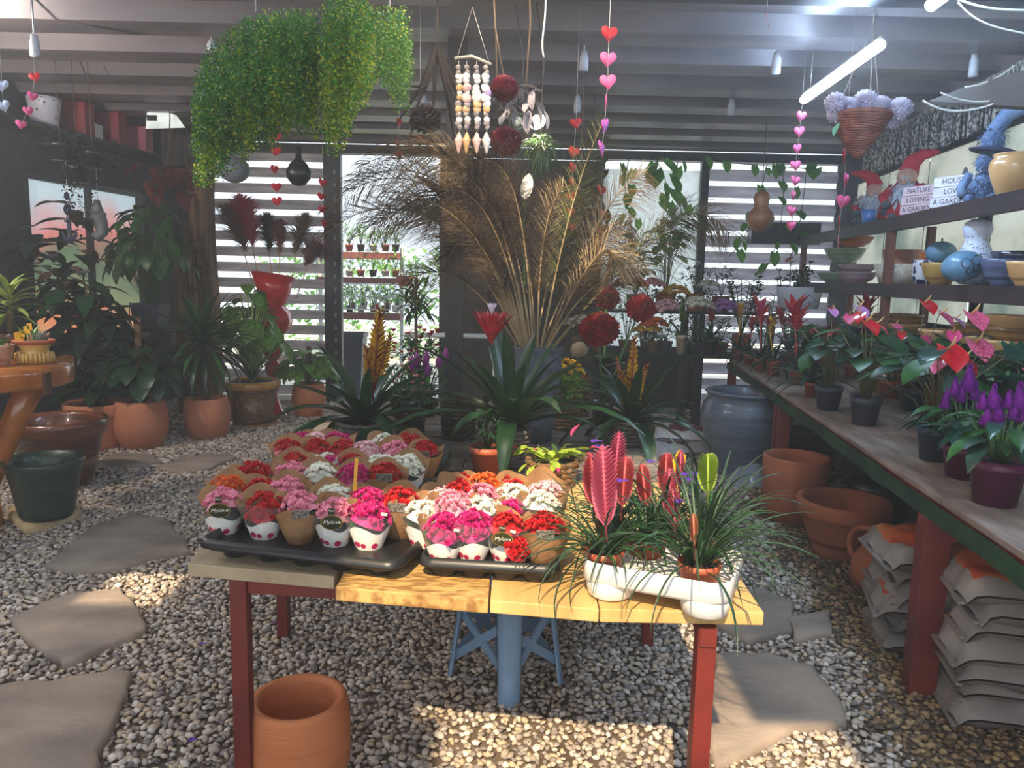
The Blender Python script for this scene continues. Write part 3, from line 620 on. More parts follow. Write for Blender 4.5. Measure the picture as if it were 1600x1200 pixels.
# ================================================================== TRAYS AND KALANCHOES
def rrect(w, d, r, z, n=5):
    v = []
    for cx, cy, a0 in ((w / 2 - r, d / 2 - r, 0), (-w / 2 + r, d / 2 - r, PI / 2), (-w / 2 + r, -d / 2 + r, PI), (w / 2 - r, -d / 2 + r, 1.5 * PI)):
        for i in range(n + 1): a = a0 + PI / 2 * i / n; v.append((cx + r * math.cos(a), cy + r * math.sin(a), z))
    return v
def loft(b, loops, caps=True, mi=0):
    n = len(loops[0]); v = sum(loops, []); f = [(k * n + i, k * n + (i + 1) % n, (k + 1) * n + (i + 1) % n, (k + 1) * n + i) for k in range(len(loops) - 1) for i in range(n)]
    if caps: f += [tuple(range(n - 1, -1, -1)), tuple((len(loops) - 1) * n + i for i in range(n))]
    return b.add(v, f, mi=mi)
def tray(name, label, c, w, d, rz, m, h=.062, foot=.036, nx=5, ny=3, fh=.026, mark=None):
    t = thing(name, label, 'tray', c, rz)
    L = [rrect(w - .04, d - .04, .03, fh), rrect(w - .02, d - .02, .035, fh + .008), rrect(w, d, .04, fh + .012), rrect(w, d, .04, fh + .018), rrect(w - .016, d - .016, .036, h), rrect(w - .024, d - .024, .034, h), rrect(w - .036, d - .036, .03, fh + .012), rrect(w - .044, d - .044, .028, fh + .01)]
    ob('tray_rim', loft(MB(), L), m, t)
    b = MB()
    for i in range(nx):
        for j in range(ny):
            b.lathe([(foot * .8, 0), (foot * .96, .006), (foot * 1.05, fh), (foot * 1.05, fh + .004)], 14, Matrix.Translation(((i + .5 - nx / 2) * (w - .05) / nx, (j + .5 - ny / 2) * (d - .05) / ny, 0)), cap=True)
    ob('tray_cups', b, m, t)
    if mark: text_on(t, mark, (w * .22, -d / 2 + .001, fh + .026), .014, mat('tray_mark', (90, 86, 84)), (PI / 2 - .1, 0, 0))
    return t
TX = {}
def text_on(parent, s, loc, size, m, rot=(PI / 2, 0, 0), name='lettering', shear=0.0, ext=.0004):
    c = bpy.data.curves.new(name, 'FONT'); c.body = s; c.size = size; c.extrude = ext; c.align_x = 'CENTER'; c.align_y = 'CENTER'; c.shear = shear; c.resolution_u = 2
    k = (s, size, m.name, shear)
    if k not in TX:
        o = bpy.data.objects.new('tmp', c); COL.objects.link(o); dg = bpy.context.evaluated_depsgraph_get(); TX[k] = bpy.data.meshes.new_from_object(o.evaluated_get(dg)); TX[k].materials.clear(); TX[k].materials.append(m); bpy.data.objects.remove(o)
    return link(name, TX[k], parent, loc, rot)
TZ = .752
a, b_ = G(306, 862, .80), G(613, 893, .80); YT = math.atan2(b_.y - a.y, b_.x - a.x)
def trayat(fl_, fr, depth, hz=.80):
    a = G(*fl_, hz); b = G(*fr, hz); u = (b - a).normalized(); nrm = Vector((-u.y, u.x, 0)); c = (a + b) / 2 + nrm * depth / 2; return Vector((c.x, c.y, TZ)), (b - a).length, math.atan2(u.y, u.x)
c, w, rz = trayat((303, 850), (622, 888), .36); tray('nursery_tray', 'black nursery tray nearest the bare end of the chipboard, full of wrapped kalanchoes', c, w, .36, rz, blackP); T1 = (c, w, rz)
c, w, rz = trayat((372, 783), (660, 800), .34); tray('nursery_tray', 'black nursery tray second from the front, mostly hidden under wrapped kalanchoes', c, w, .33, rz * .5, blackP)
c, w, rz = trayat((420, 725), (690, 735), .30); tray('nursery_tray', 'black nursery tray furthest back, under the last rows of wrapped kalanchoes', c + Vector((0, .03, 0)), w, .30, rz * .5, blackP)
c, w, rz = trayat((650, 880), (875, 893), .40); tray('nursery_tray', 'black nursery tray on the sunlit boards beside the white tray', c, w, .40, rz, blackP, nx=4, ny=4, foot=.04, mark='7 7 7')
# shared kalanchoe meshes
HC = {'pink': ((244, 168, 186), (222, 110, 140)), 'red': ((208, 26, 34), (160, 14, 22)), 'magenta': ((218, 36, 128), (172, 14, 96)), 'white': ((246, 244, 232), (226, 222, 200)), 'orange': ((238, 118, 44), (206, 80, 26)), 'blush': ((244, 216, 216), (232, 160, 172)), 'yellow': ((240, 200, 50), (220, 160, 30))}
HM = {}
for k, (c1, c2) in HC.items():
    m = mat('petal_' + k, c1, c2, rough=.55, transl=.15, scale=60, pts=(.4, .7)); HM[k] = []
    for vv in range(2 if k in ('orange', 'blush', 'yellow') else 4):
        b = MB(); n = 46
        for i in range(n):
            q = math.sqrt((i + .5) / n); a = i * 2.39996 + U(-.2, .2); rr = .05 * q * U(.85, 1.12)
            T = RM(a, 0, 0, (rr * math.cos(a), rr * math.sin(a), 0.03 * (1 - q * q) + U(-.005, .005))) @ Matrix.Rotation(q * 1.0 + U(-.2, .2), 4, 'Y')
            floret(b, (0, 0, 0), U(.0125, .016), T, 5, 2, el=.45)
        b.lathe([(.048, -.012), (.036, .004), (.02, .014), (0, .018)], 12)
        HM[k].append(b.mesh('flower_head', m))
def sleeve(back, th0, th1, zb, zt, wav, r0=.036, r1=.088, m=None, name='sleeve'):
    b = MB(); n = 16; k = 5; v = []
    for j in range(k):
        s = j / (k - 1)
        for i in range(n + 1):
            a = th0 + (th1 - th0) * i / n; e = 1 if j < k - 1 else 1 + wav * math.sin(a * 3 + back)
            z = zb + (zt - zb) * s * e; r = (r0 + (r1 - r0) * (z / .2) ** .8) * (1 + .03 * math.sin(a * 7 + j)); v.append((r * math.cos(a), r * math.sin(a), z))
    return b.add(v, [(j * (n + 1) + i, j * (n + 1) + i + 1, (j + 1) * (n + 1) + i + 1, (j + 1) * (n + 1) + i) for j in range(k - 1) for i in range(n)]).mesh(name, m)
filmM = film('clear_film', t=.93)
printM = mat('printed_film', (190, 24, 84), (238, 232, 222), rough=.35, voro=26, pts=(.24, .27))
SB = [sleeve(i, .15, PI - .15, .0, .175 + .01 * i, .12, m=kraft, name='kraft_back') for i in range(4)]
SF = [sleeve(i, PI - .15, 2 * PI + .15, .052, .135 + .008 * i, .10, m=filmM, name='clear_front') for i in range(3)]
SP = [sleeve(i, PI - .2, 2 * PI + .2, .0, .050 + .005 * i, .2, m=printM, name='printed_front') for i in range(3)]
SK = sleeve(1, PI - .3, 2 * PI + .3, .0, .135, .12, m=kraft, name='kraft_front')
plugM = MB().lathe([(0, .0), (.034, 0), (.042, .06), (0, .062)], 12).mesh('pot', blackP)
lblM = mat('green_gold_label', (52, 54, 30), (44, 46, 26), rough=.35); gold = mat('gold_print', (190, 160, 80), rough=.35, metal=.4)
lbl = MB().lathe([(0, 0), (.03, 0)], 24, sy=.78).mesh('label_disc', lblM); lring = MB().lathe([(.028, .0006), (.030, .0006)], 24, sy=.78).mesh('label_ring', gold)
cream = mat('cream_print', (240, 236, 220)); stick = mat('price_sticker', (240, 238, 230))
KL = {}
def kal(px, py, col, row, tr, mode=None, h=.925, dz=0.0, sc_=1.0, Y=None):
    p = P(px, py, Y + U(-.012, .012)); h = min(.965, max(.898, p.z)); z0 = TZ + .036
    ct = {'pink': 'pink', 'blush': 'pale blush', 'red': 'red', 'magenta': 'magenta', 'white': 'white', 'orange': 'orange'}[col]
    lab = '%s kalanchoe in kraft sleeve, %s row of %s' % (ct, row, tr); KL.setdefault(lab, []).append((px, None))
    t = thing('kalanchoe', lab, 'plant', (p.x, p.y, z0), math.atan2(-p.x, p.y) * .9 + U(-.15, .15), 'wrapped kalanchoes on the display table'); KL[lab][-1] = (px, t)
    s = U(.94, 1.05) * sc_; t.scale = (s, s, s); hz = h - z0 - .012
    link('pot', plugM, t)
    kb = link('kraft_back', SB[R.randrange(4)], t); kb.scale = (.93, .93, (hz / s + .022) / .2)
    if mode == 'kraft':
        kf = link('kraft_front', SK, t); kf.scale = (1, 1, (hz / s) / .135 * .95); bx = ob('picture_panel', MB().box((0, 0, 0), (.05, .001, .028)), mat('grey_photo_print', (150, 140, 130), (60, 56, 54), scale=120), t, (0, -.076, .105), (.25, 0, -.05), smooth=False)
    else:
        cf = link('clear_front', SF[R.randrange(3)], t); cf.scale = (1, 1, hz / s / .135); link('printed_front', SP[R.randrange(3)], t)
    hd_ = link('flower_head', HM[col][R.randrange(len(HM[col]))], t, (0, -.012 if mode != 'kraft' else .01, hz / s - .012)); hd_.rotation_euler = (.35, U(-.15, .15), U(0, 6)); hd_.scale = (1.06, 1.06, 1.25)
    if mode == 'two':
        h2 = link('flower_head', HM[col][1], t, (.035, -.06, hz / s - .05)); h2.rotation_euler = (.9, .2, 1); h2.scale = (.75, .75, .9)
    for i in range(7): leaf(t, LM('oval', .7, .5, leafM if i % 3 else leafD, .25), i * .9 + U(-.3, .3), .45, U(.058, .072), (0, 0, hz / s - .036 + U(-.01, .01)))
    if mode in ('label', 'two'):
        r_ = (PI / 2 + .22, 0, 0); T = (0, -.079, .088)
        link('label_disc', lbl, t, T, r_); link('label_ring', lring, t, (0, -.0796, .088), r_); text_on(t, 'Mylove', (0, -.0808, .089), .0165, cream, r_, shear=.25); text_on(t, 'FLORIST', (0, -.0795, .099), .004, cream, r_)
        ob('label_tab', MB().box((0, 0, 0), (.018, .001, .02)), lblM, t, (0, -.087, .122), (.22, 0, 0), smooth=False); text_on(t, 'Plant', (0, -.0885, .124), .008, cream, r_)
    if mode in ('stick', 'two'):
        ob('price_sticker', MB().box((0, 0, 0), (.016, .001, .009)), stick, t, (.03, -.086, .115), (.3, .2, 0), smooth=False)
    return t
A_ = 'the tray on bare chipboard'; B_ = 'the tray in sunshine'
for px, py, col, row, mode in [
 (350, 790, 'pink', 'front', 'label'), (413, 799, 'red', 'front', None), (467, 782, 'pink', 'front', 'kraft'), (524, 800, 'pink', 'front', 'label'), (577, 829, 'magenta', 'front', 'stick'),
 (360, 773, 'orange', 'second', None), (408, 765, 'red', 'second', None), (450, 757, 'pink', 'second', None), (519, 777, 'white', 'second', None), (576, 787, 'magenta', 'second', None), (625, 777, 'red', 'second', 'kraft')]:
    kal(px, py, col, row, A_, mode, Y=({'front': 2.17, 'second': 2.31}[row] - (px - 350) * .00045))
for px, py, col, row, mode in [(397, 742, 'red', 'front', None), (458, 742, 'pink', 'front', None), (499, 764, 'white', 'front', None), (507, 743, 'white', 'second', None), (555, 753, 'magenta', 'front', None), (602, 753, 'red', 'front', 'kraft'), (460, 720, 'red', 'second', None), (510, 728, 'magenta', 'second', None), (551, 736, 'red', 'second', None), (596, 730, 'white', 'second', None), (638, 738, 'white', 'second', None)]:
    kal(px, py, col, row, 'the middle tray of three', mode, Y={'front': 2.50, 'second': 2.64}[row])
for px, py, col, row, mode in [(452, 709, 'red', 'front', None), (495, 708, 'red', 'front', None), (537, 702, 'red', 'front', None), (572, 702, 'blush', 'front', None), (617, 706, 'pink', 'front', None), (664, 709, 'red', 'front', 'kraft'), (472, 688, 'magenta', 'back', None), (492, 694, 'blush', 'back', None), (526, 688, 'magenta', 'back', None), (600, 692, 'white', 'back', None), (640, 694, 'red', 'back', None)]:
    kal(px, py, col, row, 'the rearmost tray', mode, Y={'front': 2.86, 'back': 3.0}[row])
for px, py, col, row, mode in [(694, 828, 'magenta', 'front', 'stick'), (740, 809, 'magenta', 'front', None), (792, 818, 'red', 'front', 'two'), (851, 817, 'red', 'front', 'kraft'),
 (663, 802, 'white', 'second', None), (708, 778, 'pink', 'second', None), (752, 786, 'white', 'second', None), (800, 795, 'magenta', 'second', 'kraft'), (846, 777, 'white', 'second', None),
 (690, 772, 'blush', 'third', None), (715, 763, 'red', 'third', None), (754, 766, 'pink', 'third', None), (806, 767, 'white', 'third', None), (853, 763, 'blush', 'third', None),
 (720, 751, 'red', 'back', None), (757, 749, 'orange', 'back', None), (802, 754, 'red', 'back', None), (850, 752, 'red', 'back', None)]:
    kal(px, py, col, row, B_, mode, sc_=.95, Y={'front': 2.0, 'second': 2.1, 'third': 2.2, 'back': 2.31}[row])
for lab, l in KL.items():
    if len(l) > 1:
        l.sort(key=lambda q: q[0]); n = len(l)
        for i, (px, t) in enumerate(l): t['label'] = lab.replace(' in kraft sleeve', '') + ', ' + (['left one', 'right one'] if n == 2 else ['leftmost', 'middle one', 'rightmost'] if n == 3 else ['leftmost', 'second from left', 'third from left', 'rightmost'])[i]
# yellow stake in the middle tray
def stake(px, py, z, hgt, label, c=(236, 176, 40), Y=None, tagm=None, base=None):
    p = base or G(px, py, z); t = thing('plant_label', label, 'label', p); ym = mat('yellow_plastic', (240, 176, 36), rough=.45)
    b = MB().box((0, 0, hgt * .35), (.007, .002, hgt * .7)); b.add([(-.012, 0, hgt * .6), (.016, 0, hgt * .7), (.02, 0, hgt), (-.008, 0, hgt * .92)], [(0, 1, 2, 3)]); b.add([(-.012, .001, hgt * .6), (.016, .001, hgt * .7), (.02, .001, hgt), (-.008, .001, hgt * .92)], [(3, 2, 1, 0)])
    ob('label_blade', b, ym, t, smooth=False); return t
t = thing('plant_label', 'thin yellow stake standing between the white and magenta kalanchoes', 'label', G(553, 790, .86)); ob('label_blade', MB().box((0, 0, .05), (.010, .003, .19)), mat('yellow_plastic', (240, 176, 36), rough=.45), t, rot=(0, .06, 0), smooth=False)
# ================================================================== WHITE TRAY WITH TILLANDSIAS
c, w, rz = trayat((903, 884), (1141, 926), .28, .84); TF = c
_tray = tray
def tray(name, label, c, w, d, rz, m, h, foot, nx, ny, fh):
    t = thing(name, label, 'tray', c, rz); ob('tray_wall', loft(MB(), [rrect(w - .05, d - .05, .04, .036), rrect(w - .02, d - .02, .045, .042), rrect(w, d, .05, .052), rrect(w, d, .05, h), rrect(w - .006, d - .006, .047, h + .004), rrect(w - .016, d - .016, .042, h), rrect(w - .03, d - .03, .04, .06)]), m, t)
    for i in range(2):
        for j in range(2): ob('tray_foot', MB().lathe([(0, 0), (.048, 0), (.056, .006), (.064, .045), (.06, .05)], 24), m, t, ((i - .5) * (w - .13), (j - .5) * (d - .13), 0))
    return t
tw = tray('carry_tray', 'white plastic carry tray of pink quill plants on the pale planks', c, w, .27, rz, whiteP, h=.096, foot=.062, nx=2, ny=2, fh=.05)
quillP = mat('pink_quill', (216, 112, 134), (186, 72, 100), rough=.45, transl=.25, scale=4, stretch=(6, 1, 1)); quillO = mat('coral_quill', (206, 98, 98), (180, 66, 76), rough=.45, transl=.2, scale=4); quillG = mat('lime_quill', (170, 190, 70), (130, 160, 50), rough=.5, transl=.3); quillB = mat('brown_quill', (176, 106, 76), (140, 76, 56), rough=.5)
tgrass = mat('quill_plant_green', (50, 80, 48), (28, 54, 34), rough=.45, transl=.15, scale=8); purp = mat('violet_petal', (116, 66, 196), (84, 40, 160), rough=.5, transl=.3)
def quill(parent, px, py0, py1, wpx, Y, m, tiltx=0):
    a = P(px, py1, Y); t0 = P(px + tiltx, py0, Y); L = (t0 - a).length; n = 17; b = MB(); w_ = wpx * Y / 1200
    for s in (-1, 1):
        for i in range(n):
            q = i / (n - 1); ww = w_ * .5 * math.sin(PI * (.12 + .78 * q)) ** .7
            b.blade('oval', ww * 1.3, .75, .15, 4, .15, M=Matrix.Translation((s * .002, 0, L * (.05 + .85 * q))) @ Matrix.Rotation(-s * (.95 - .25 * q), 4, 'Y') @ (Matrix.Identity(4) if s > 0 else Matrix.Rotation(PI, 4, 'Z')))
    b.blade('lance', L * .16, .3, 0, 3, .2, M=Matrix.Translation((0, 0, L * .86)) @ Matrix.Rotation(-PI / 2, 4, 'Y'))
    b.blade('oval', L * .97, w_ / L * .95, 0, 10, .12, M=Matrix(((0, 1, 0, 0), (0, 0, 1, .002), (1, 0, 0, 0), (0, 0, 0, 1))))
    b.tube([(0, 0, -.04), (0, 0, L * .9)], .003, 5)
    d = (t0 - a).normalized(); o = ob('quill', b, m, parent); o.matrix_local = Matrix.Translation(a - parent.location) @ face(d); return o
def tilland(px, py, label, L, n, quills=(), fl=()):
    zt = TZ + .052; zt = TZ + .03; p = G(px, py, zt + .075); p.x *= 1 + .055 / p.y; p.y += .055; t = thing('quill_plant', label, 'plant', (p.x, p.y, zt))
    pot(t, .054, .078, m=terraP, n=20, fill=.9)
    b = MB()
    for i in range(n):
        q = R.random(); el = .15 + 1.25 * q ** .8 + U(-.1, .1); Lq = L * U(.7, 1.15); az = U(0, 6.28)
        w_ = U(.016, .027); b.blade('lance' if 0 else 'strap', Lq, w_, U(.9, 2.2) * (1.25 - q * .6), 9, .6, M=RM(az, el, U(-.3, .3), (.008 * math.cos(az), .008 * math.sin(az), .06)), pw=1.5)
    ob('grass_leaves', b, tgrass, t)
    for i in range(14): leaf(t, LM('strap', .05, 1.0, leafM, .6, seg=7), i * 2.4, U(.5, 1.2), L * U(.55, .75), (0, 0, .06), name='broad_leaf')
    for a in quills: quill(t, *a)
    for fx, fy, Y in fl:
        q = P(fx, fy, Y) - t.location
        for k in range(3): leaf(t, LM('oval', .8, .8, purp, .1), k * 2.1 + U(-.3, .3), .5, .020, q, name='violet_petal')
    return t
Yf = G(943, 872, .857).y
tilland(943, 872, 'quill plant with the tallest pink feather bract, front corner of the white tray', .27, 60, [(947, 690, 822, 46, Yf + .0, quillP, -6), (928, 705, 790, 34, Yf + .10, quillO, -4), (972, 710, 790, 34, Yf + .08, quillO, 6), (958, 670, 770, 30, Yf + .16, mat('mauve_quill', (176, 70, 100), (150, 50, 80)), 10)], [(930, 690, Yf + .05), (971, 752, Yf - .03), (935, 698, Yf + .06)])
Yg = G(1092, 892, .857).y
tilland(1092, 892, 'quill plant with a closed brown bract, spilling over the white tray corner', .31, 66, [(1085, 800, 850, 14, Yg - .01, quillB, -2)])
tilland(1010, 852, 'quill plant with coral bracts in the middle of the white tray', .30, 60, [(1010, 722, 790, 26, Yf + .2, quillO, -8), (1046, 728, 810, 26, Yf + .18, quillP, 0), (1055, 760, 830, 24, Yf + .12, quillP, -4)], [(1060, 784, Yf + .1)])
tilland(1040, 838, 'quill plant with violet flowers behind the coral ones', .30, 60, [(1038, 705, 770, 28, Yf + .3, quillO, 4), (1062, 700, 760, 14, Yf + .24, mat('mauve_quill', (176, 70, 100)), 2)], [(1068, 742, Yf + .2), (1088, 742, Yf + .2), (1078, 750, Yf + .2), (1094, 756, Yf + .22), (1016, 722, Yf + .3)])
tilland(960, 828, 'quill plant at the rear of the white tray near the basket', .28, 50, [])
tilland(1105, 845, 'quill plant with a lime green bract, rear corner of the white tray', .32, 60, [(1106, 706, 770, 34, Yg + .2, quillG, 0)])
t = thing('plant_label', 'yellow diamond price tag standing among the violet flowers', 'label', P(1060, 730, Yf + .25)); ym = mat('yellow_plastic', (240, 176, 36), rough=.45)
ob('tag_blade', MB().add([(-.01, 0, -.02), (.016, 0, -.006), (.02, 0, .034), (-.002, 0, .05), (-.018, 0, .02)], [(0, 1, 2, 3, 4)]), ym, t, smooth=False); ob('tag_stick', MB().tube([(0, .001, -.19), (0, .001, .0)], .003, 5), ym, t)
for k, (dx, dz) in enumerate(((0.0, .030), (.002, .018), (.002, .006))): ob('printed_line', MB().box((0, 0, 0), (.014 - .003 * k, .0008, .002)), blackP, t, (dx, -.001, dz), smooth=False)
# ================================================================== POTS ON THE WEATHERED PLANKS
p = G(761, 741, TZ); t = thing('potted_plant', 'small dark feathery plant in an orange plastic pot', 'plant', p)
pot(t, .075, .118, m=terraP, n=30); foliage(t, .11, 130, .05, .3, .07, .16, leafK if 0 else leafD, 'lance')
p = G(862, 757, TZ); t = thing('potted_cactus', 'pink-budded lime green christmas cactus in a straw basket', 'plant', p)
basket(t, .098, .105, wick)
b = MB(); cact = mat('lime_segment', (186, 200, 74), (130, 160, 50), rough=.4, transl=.2); budM = mat('pink_bud', (224, 70, 120), (190, 40, 90), rough=.45)
for i in range(26):
    a = U(0, 6.28); el = U(.1, 1.2); pos = Vector((.03 * math.cos(a), .03 * math.sin(a), .10)); mm = RM(a, el, 0, pos)
    for k in range(3):
        leaf(t, LM('oval', .6, .1, cact, .1, seg=4), a, el, .05, pos, roll=U(-.6, .6), name='segment'); pos = pos + Vector((math.cos(a) * math.cos(el), math.sin(a) * math.cos(el), math.sin(el))) * .044; el -= .4
    if i % 3 == 0: leaf(t, LM('lance', .45, .1, budM, .9), a, el + .5, .034, pos, name='bud')
leaf(t, LM('lance', .4, .1, budM, .9), 0.3, 1.0, .06, G(898, 700, .9) - Vector((p.x, p.y, TZ)) if 0 else (.07, 0, .19), name='bud')
# red guzmania
p = G(797, 728, TZ); t = thing('guzmania', 'large guzmania with one red cup flower in a grey straw basket', 'plant', p, 0)
basket(t, .082, .165, wickG, rb=.06)
rosette(t, .15, 30, .60, .12, leafD, el=(.6, 1.35), bend=(.35, 1.5), fold=.35)
guzR = mat('guzmania_red', (190, 34, 48), (150, 20, 36), rough=.4, scale=5); guzW = mat('guzmania_white', (226, 214, 224), (200, 180, 196), rough=.5)
hz = P(757, 512, p.y).z - TZ
ob('flower_stalk', MB().tube([(0, 0, .1), (-.04, 0, .3), (-.09, 0, hz - .08)], .012, 8), leafD, t)
for i in range(22): leaf(t, LM('lance', .26, .15, guzR, .6), i * 2.4, 1.0 + .35 * (i / 21), .17 - .03 * (i / 21), (-.09, 0, hz - .07), name='bract')
for i in range(12): leaf(t, LM('lance', .2, .1, guzW, .6), i * 2.4, 1.2, .06, (-.09, 0, hz + .05), name='white_tip')
vrY = mat('vriesea_yellow', (220, 176, 40), (196, 140, 30), rough=.4, transl=.15); vrR = mat('vriesea_red', (140, 30, 34), (110, 20, 26), rough=.4)
def sword(t, base, top, w, m, m2, n=13):
    """flat feather-like flower sword between two points, a bract each side per step"""
    d = top - base; L = d.length; zq = d.normalized()
    o = ob('flower_stalk', MB().tube([base - zq * .10, base + d * .9], .005, 6), vrR, t)
    ob('sword_blade', MB().blade('lance', L * .96, w * .95 / L, 0, 8, .15), m, t, M=Matrix.Translation(base) @ face(zq) @ Matrix(((0, 1, 0, 0), (0, 0, 1, .002), (1, 0, 0, 0), (0, 0, 0, 1))))
    for i in range(n):
        q = i / (n - 1)
        for s in (-1, 1):
            Mx = Matrix.Translation(base + d * (q * .86)) @ face(zq) @ Matrix.Rotation(0 if s > 0 else PI, 4, 'Z') @ Matrix.Rotation(-(.75 + .4 * q), 4, 'Y')
            link('bract', LM('oval', .62, .1, m if (i + (s > 0)) % 4 else m2, .5), t, M=Mx @ Matrix.Scale(w * (1.0 - .25 * q), 4))
def vriesea(label, pb, bk, swords, L, n, hb=.1, rb=.12, zr=None, lm=leafD, m=wickG):
    t = thing('bromeliad', label, 'plant', pb)
    if bk: basket(t, rb, hb, m, rb=rb * .9)
    rosette(t, hb * .8, n, L, .15, lm, el=(.25, 1.3), bend=(.4, 1.7))
    for x0, y0, x1, y1, w in swords: sword(t, P(x0, y0, pb.y) - t.location, P(x1, y1, pb.y - .03) - t.location, w, vrY, vrR)
    return t
vriesea('bromeliad with tall yellow and red feather flower, in a low grey straw basket', G(570, 700, TZ), 1, [(585, 585, 595, 478, .075), (580, 600, 572, 540, .05), (590, 590, 612, 520, .05)], .50, 26, .13, .125)
vriesea('bromeliad with short yellow feather flowers behind the pink quill plants', G(985, 692, TZ), 1, [(985, 630, 992, 520, .06), (982, 640, 972, 580, .05), (988, 640, 1012, 565, .045), (980, 640, 962, 552, .03)], .45, 24, .12, .1)
# dark baskets at the rear
for px, py, r, h, m, lab in ((716, 684, .085, .2, wickD, 'empty dark brown ribbed basket beside the black post'), (640, 676, .075, .12, wickD, 'dark basket half hidden behind the yellow-flowered bromeliad')):
    p = G(px, py, TZ); t = thing('basket', lab, 'basket', p); basket(t, r, h, m, rb=r * .85)
    if px == 640: foliage(t, h, 40, .08, .5, .12, .14, leafD)
p = G(880, 668, TZ); t = thing('potted_plant', 'yellow-orange chrysanthemum in a brown straw basket beside the grey vase', 'plant', p)
basket(t, .08, .185, wick, rb=.07); foliage(t, .18, 130, .05, .6, .11, .16, leafL); mumhead(t, (0, 0, .30), .1, HM['yellow'][0].materials[0], 30); mumhead(t, (.09, .02, .25), .05, HM['orange'][0].materials[0], 14)
p = G(905, 648, TZ); t = thing('basket', 'light straw basket just behind the yellow chrysanthemum basket', 'basket', p); basket(t, .07, .16, wick)
# artificial red pompom dahlias
p = G(940, 660, TZ); t = thing('artificial_dahlias', 'three big dark red pompom dahlias on stems with broad green leaves', 'artificial flowers', p)
pot(t, .07, .12, m=blackP); dahl = mat('dahlia_red', (168, 20, 42), (120, 8, 28), rough=.55, transl=.1, scale=14)
b = MB()
for px, py, r, Y in ((936, 516, .115, 4.0), (1001, 482, .09, 4.3), (948, 466, .085, 4.6)):
    q = P(px, py, Y) - t.location; pompom(t, q, r, dahl, 110, sq=.75 if px == 936 else .9); b.tube([(0, 0, .08), (q.x * .5, q.y * .5, q.z * .6), q], .006, 5)
ob('stems', b, stemM, t)
for i in range(9): leaf(t, LM('oval', .6, .5, leafD, .2), i * 2.4, U(.1, .8), U(.13, .19), (U(-.06, .06), U(-.05, .05), U(.14, .34)))
t = thing('artificial_rose', 'cream silk rose beside the red dahlias', 'artificial flowers', P(905, 547, 4.3)); pompom(t, (0, 0, 0), .055, mat('cream_silk', (226, 206, 180), (200, 176, 150), transl=.2), 60); ob('stem', MB().tube([(0, 0, 0), (0, .02, -.25)], .004, 5), stemM, t)
# flowering plants at the far edge of the table
for px, py, lab, cols, L in ((668, 650, 'purple-spiked celosia at the far edge of the table by the post', [(150, 30, 140)], 1), (640, 655, 'small pink flowered plant at the far edge of the table', [(236, 140, 160)], 0), (622, 640, 'red and orange flowered plant behind the yellow bromeliad', [(206, 50, 40), (230, 140, 50)], 0)):
    p = G(px, py, TZ); p.y = min(p.y, 4.75); t = thing('flowering_plant', lab, 'plant', p); pot(t, .055, .1, m=blackP, n=16); foliage(t, .1, 90, .05, .5, .1, .2 if px != 640 else .12, leafM)
    for i in range(7 if L else 16):
        q = (U(-.1, .1), U(-.08, .08), U(.2, .36) if px != 640 else U(.13, .26)); m = mat('petal_%d' % (sum(cols[i % len(cols)])), cols[i % len(cols)], rough=.5, transl=.2)
        bb = MB()
        if L: bb.lathe([(0, -.05), (.018, -.03), (.02, 0), (.008, .03), (0, .045)], 8, wob=.2)
        else: floret(bb, (0, 0, 0), .022)
        ob('flower', bb, m, t, q)
# ================================================================== GREY VASE WITH DRIED PALM FRONDS
vz = G(838, 695, TZ); vz = Vector((P(838, 690, 3.72).x, 3.72, TZ))
t = thing('tall_vase', 'tall tapered dark grey stone vase holding dried palm fronds', 'vase', vz)
stoneV = mat('grey_stone_glaze', (92, 98, 106), (66, 72, 80), rough=.75, scale=25, bump=.5, bscale=50)
ob('vase_body', MB().lathe([(0, 0), (.072, 0), (.085, .1), (.112, .36), (.118, .455), (.122, .465), (.108, .465), (.098, .4), (.07, .05), (0, .05)], 32), stoneV, t)
frM = mat('dried_frond', (118, 94, 68), (62, 52, 42), rough=.7, transl=.2, scale=5, rv=.25); frL = mat('pale_frond', (196, 170, 128), (140, 114, 80), rough=.65, transl=.25, rv=.15); frG = mat('greenish_frond', (110, 120, 60), (80, 84, 50), rough=.6, transl=.25); spM = mat('palm_sheath', (176, 140, 96), (128, 96, 62), rough=.6, scale=3, stretch=(8, 8, 1), transl=.1)
def bez(p, n):
    out = []
    for i in range(n + 1):
        t_ = i / n; u = 1 - t_; out.append(p[0] * u ** 3 + p[1] * 3 * u * u * t_ + p[2] * 3 * u * t_ * t_ + p[3] * t_ ** 3)
    return out
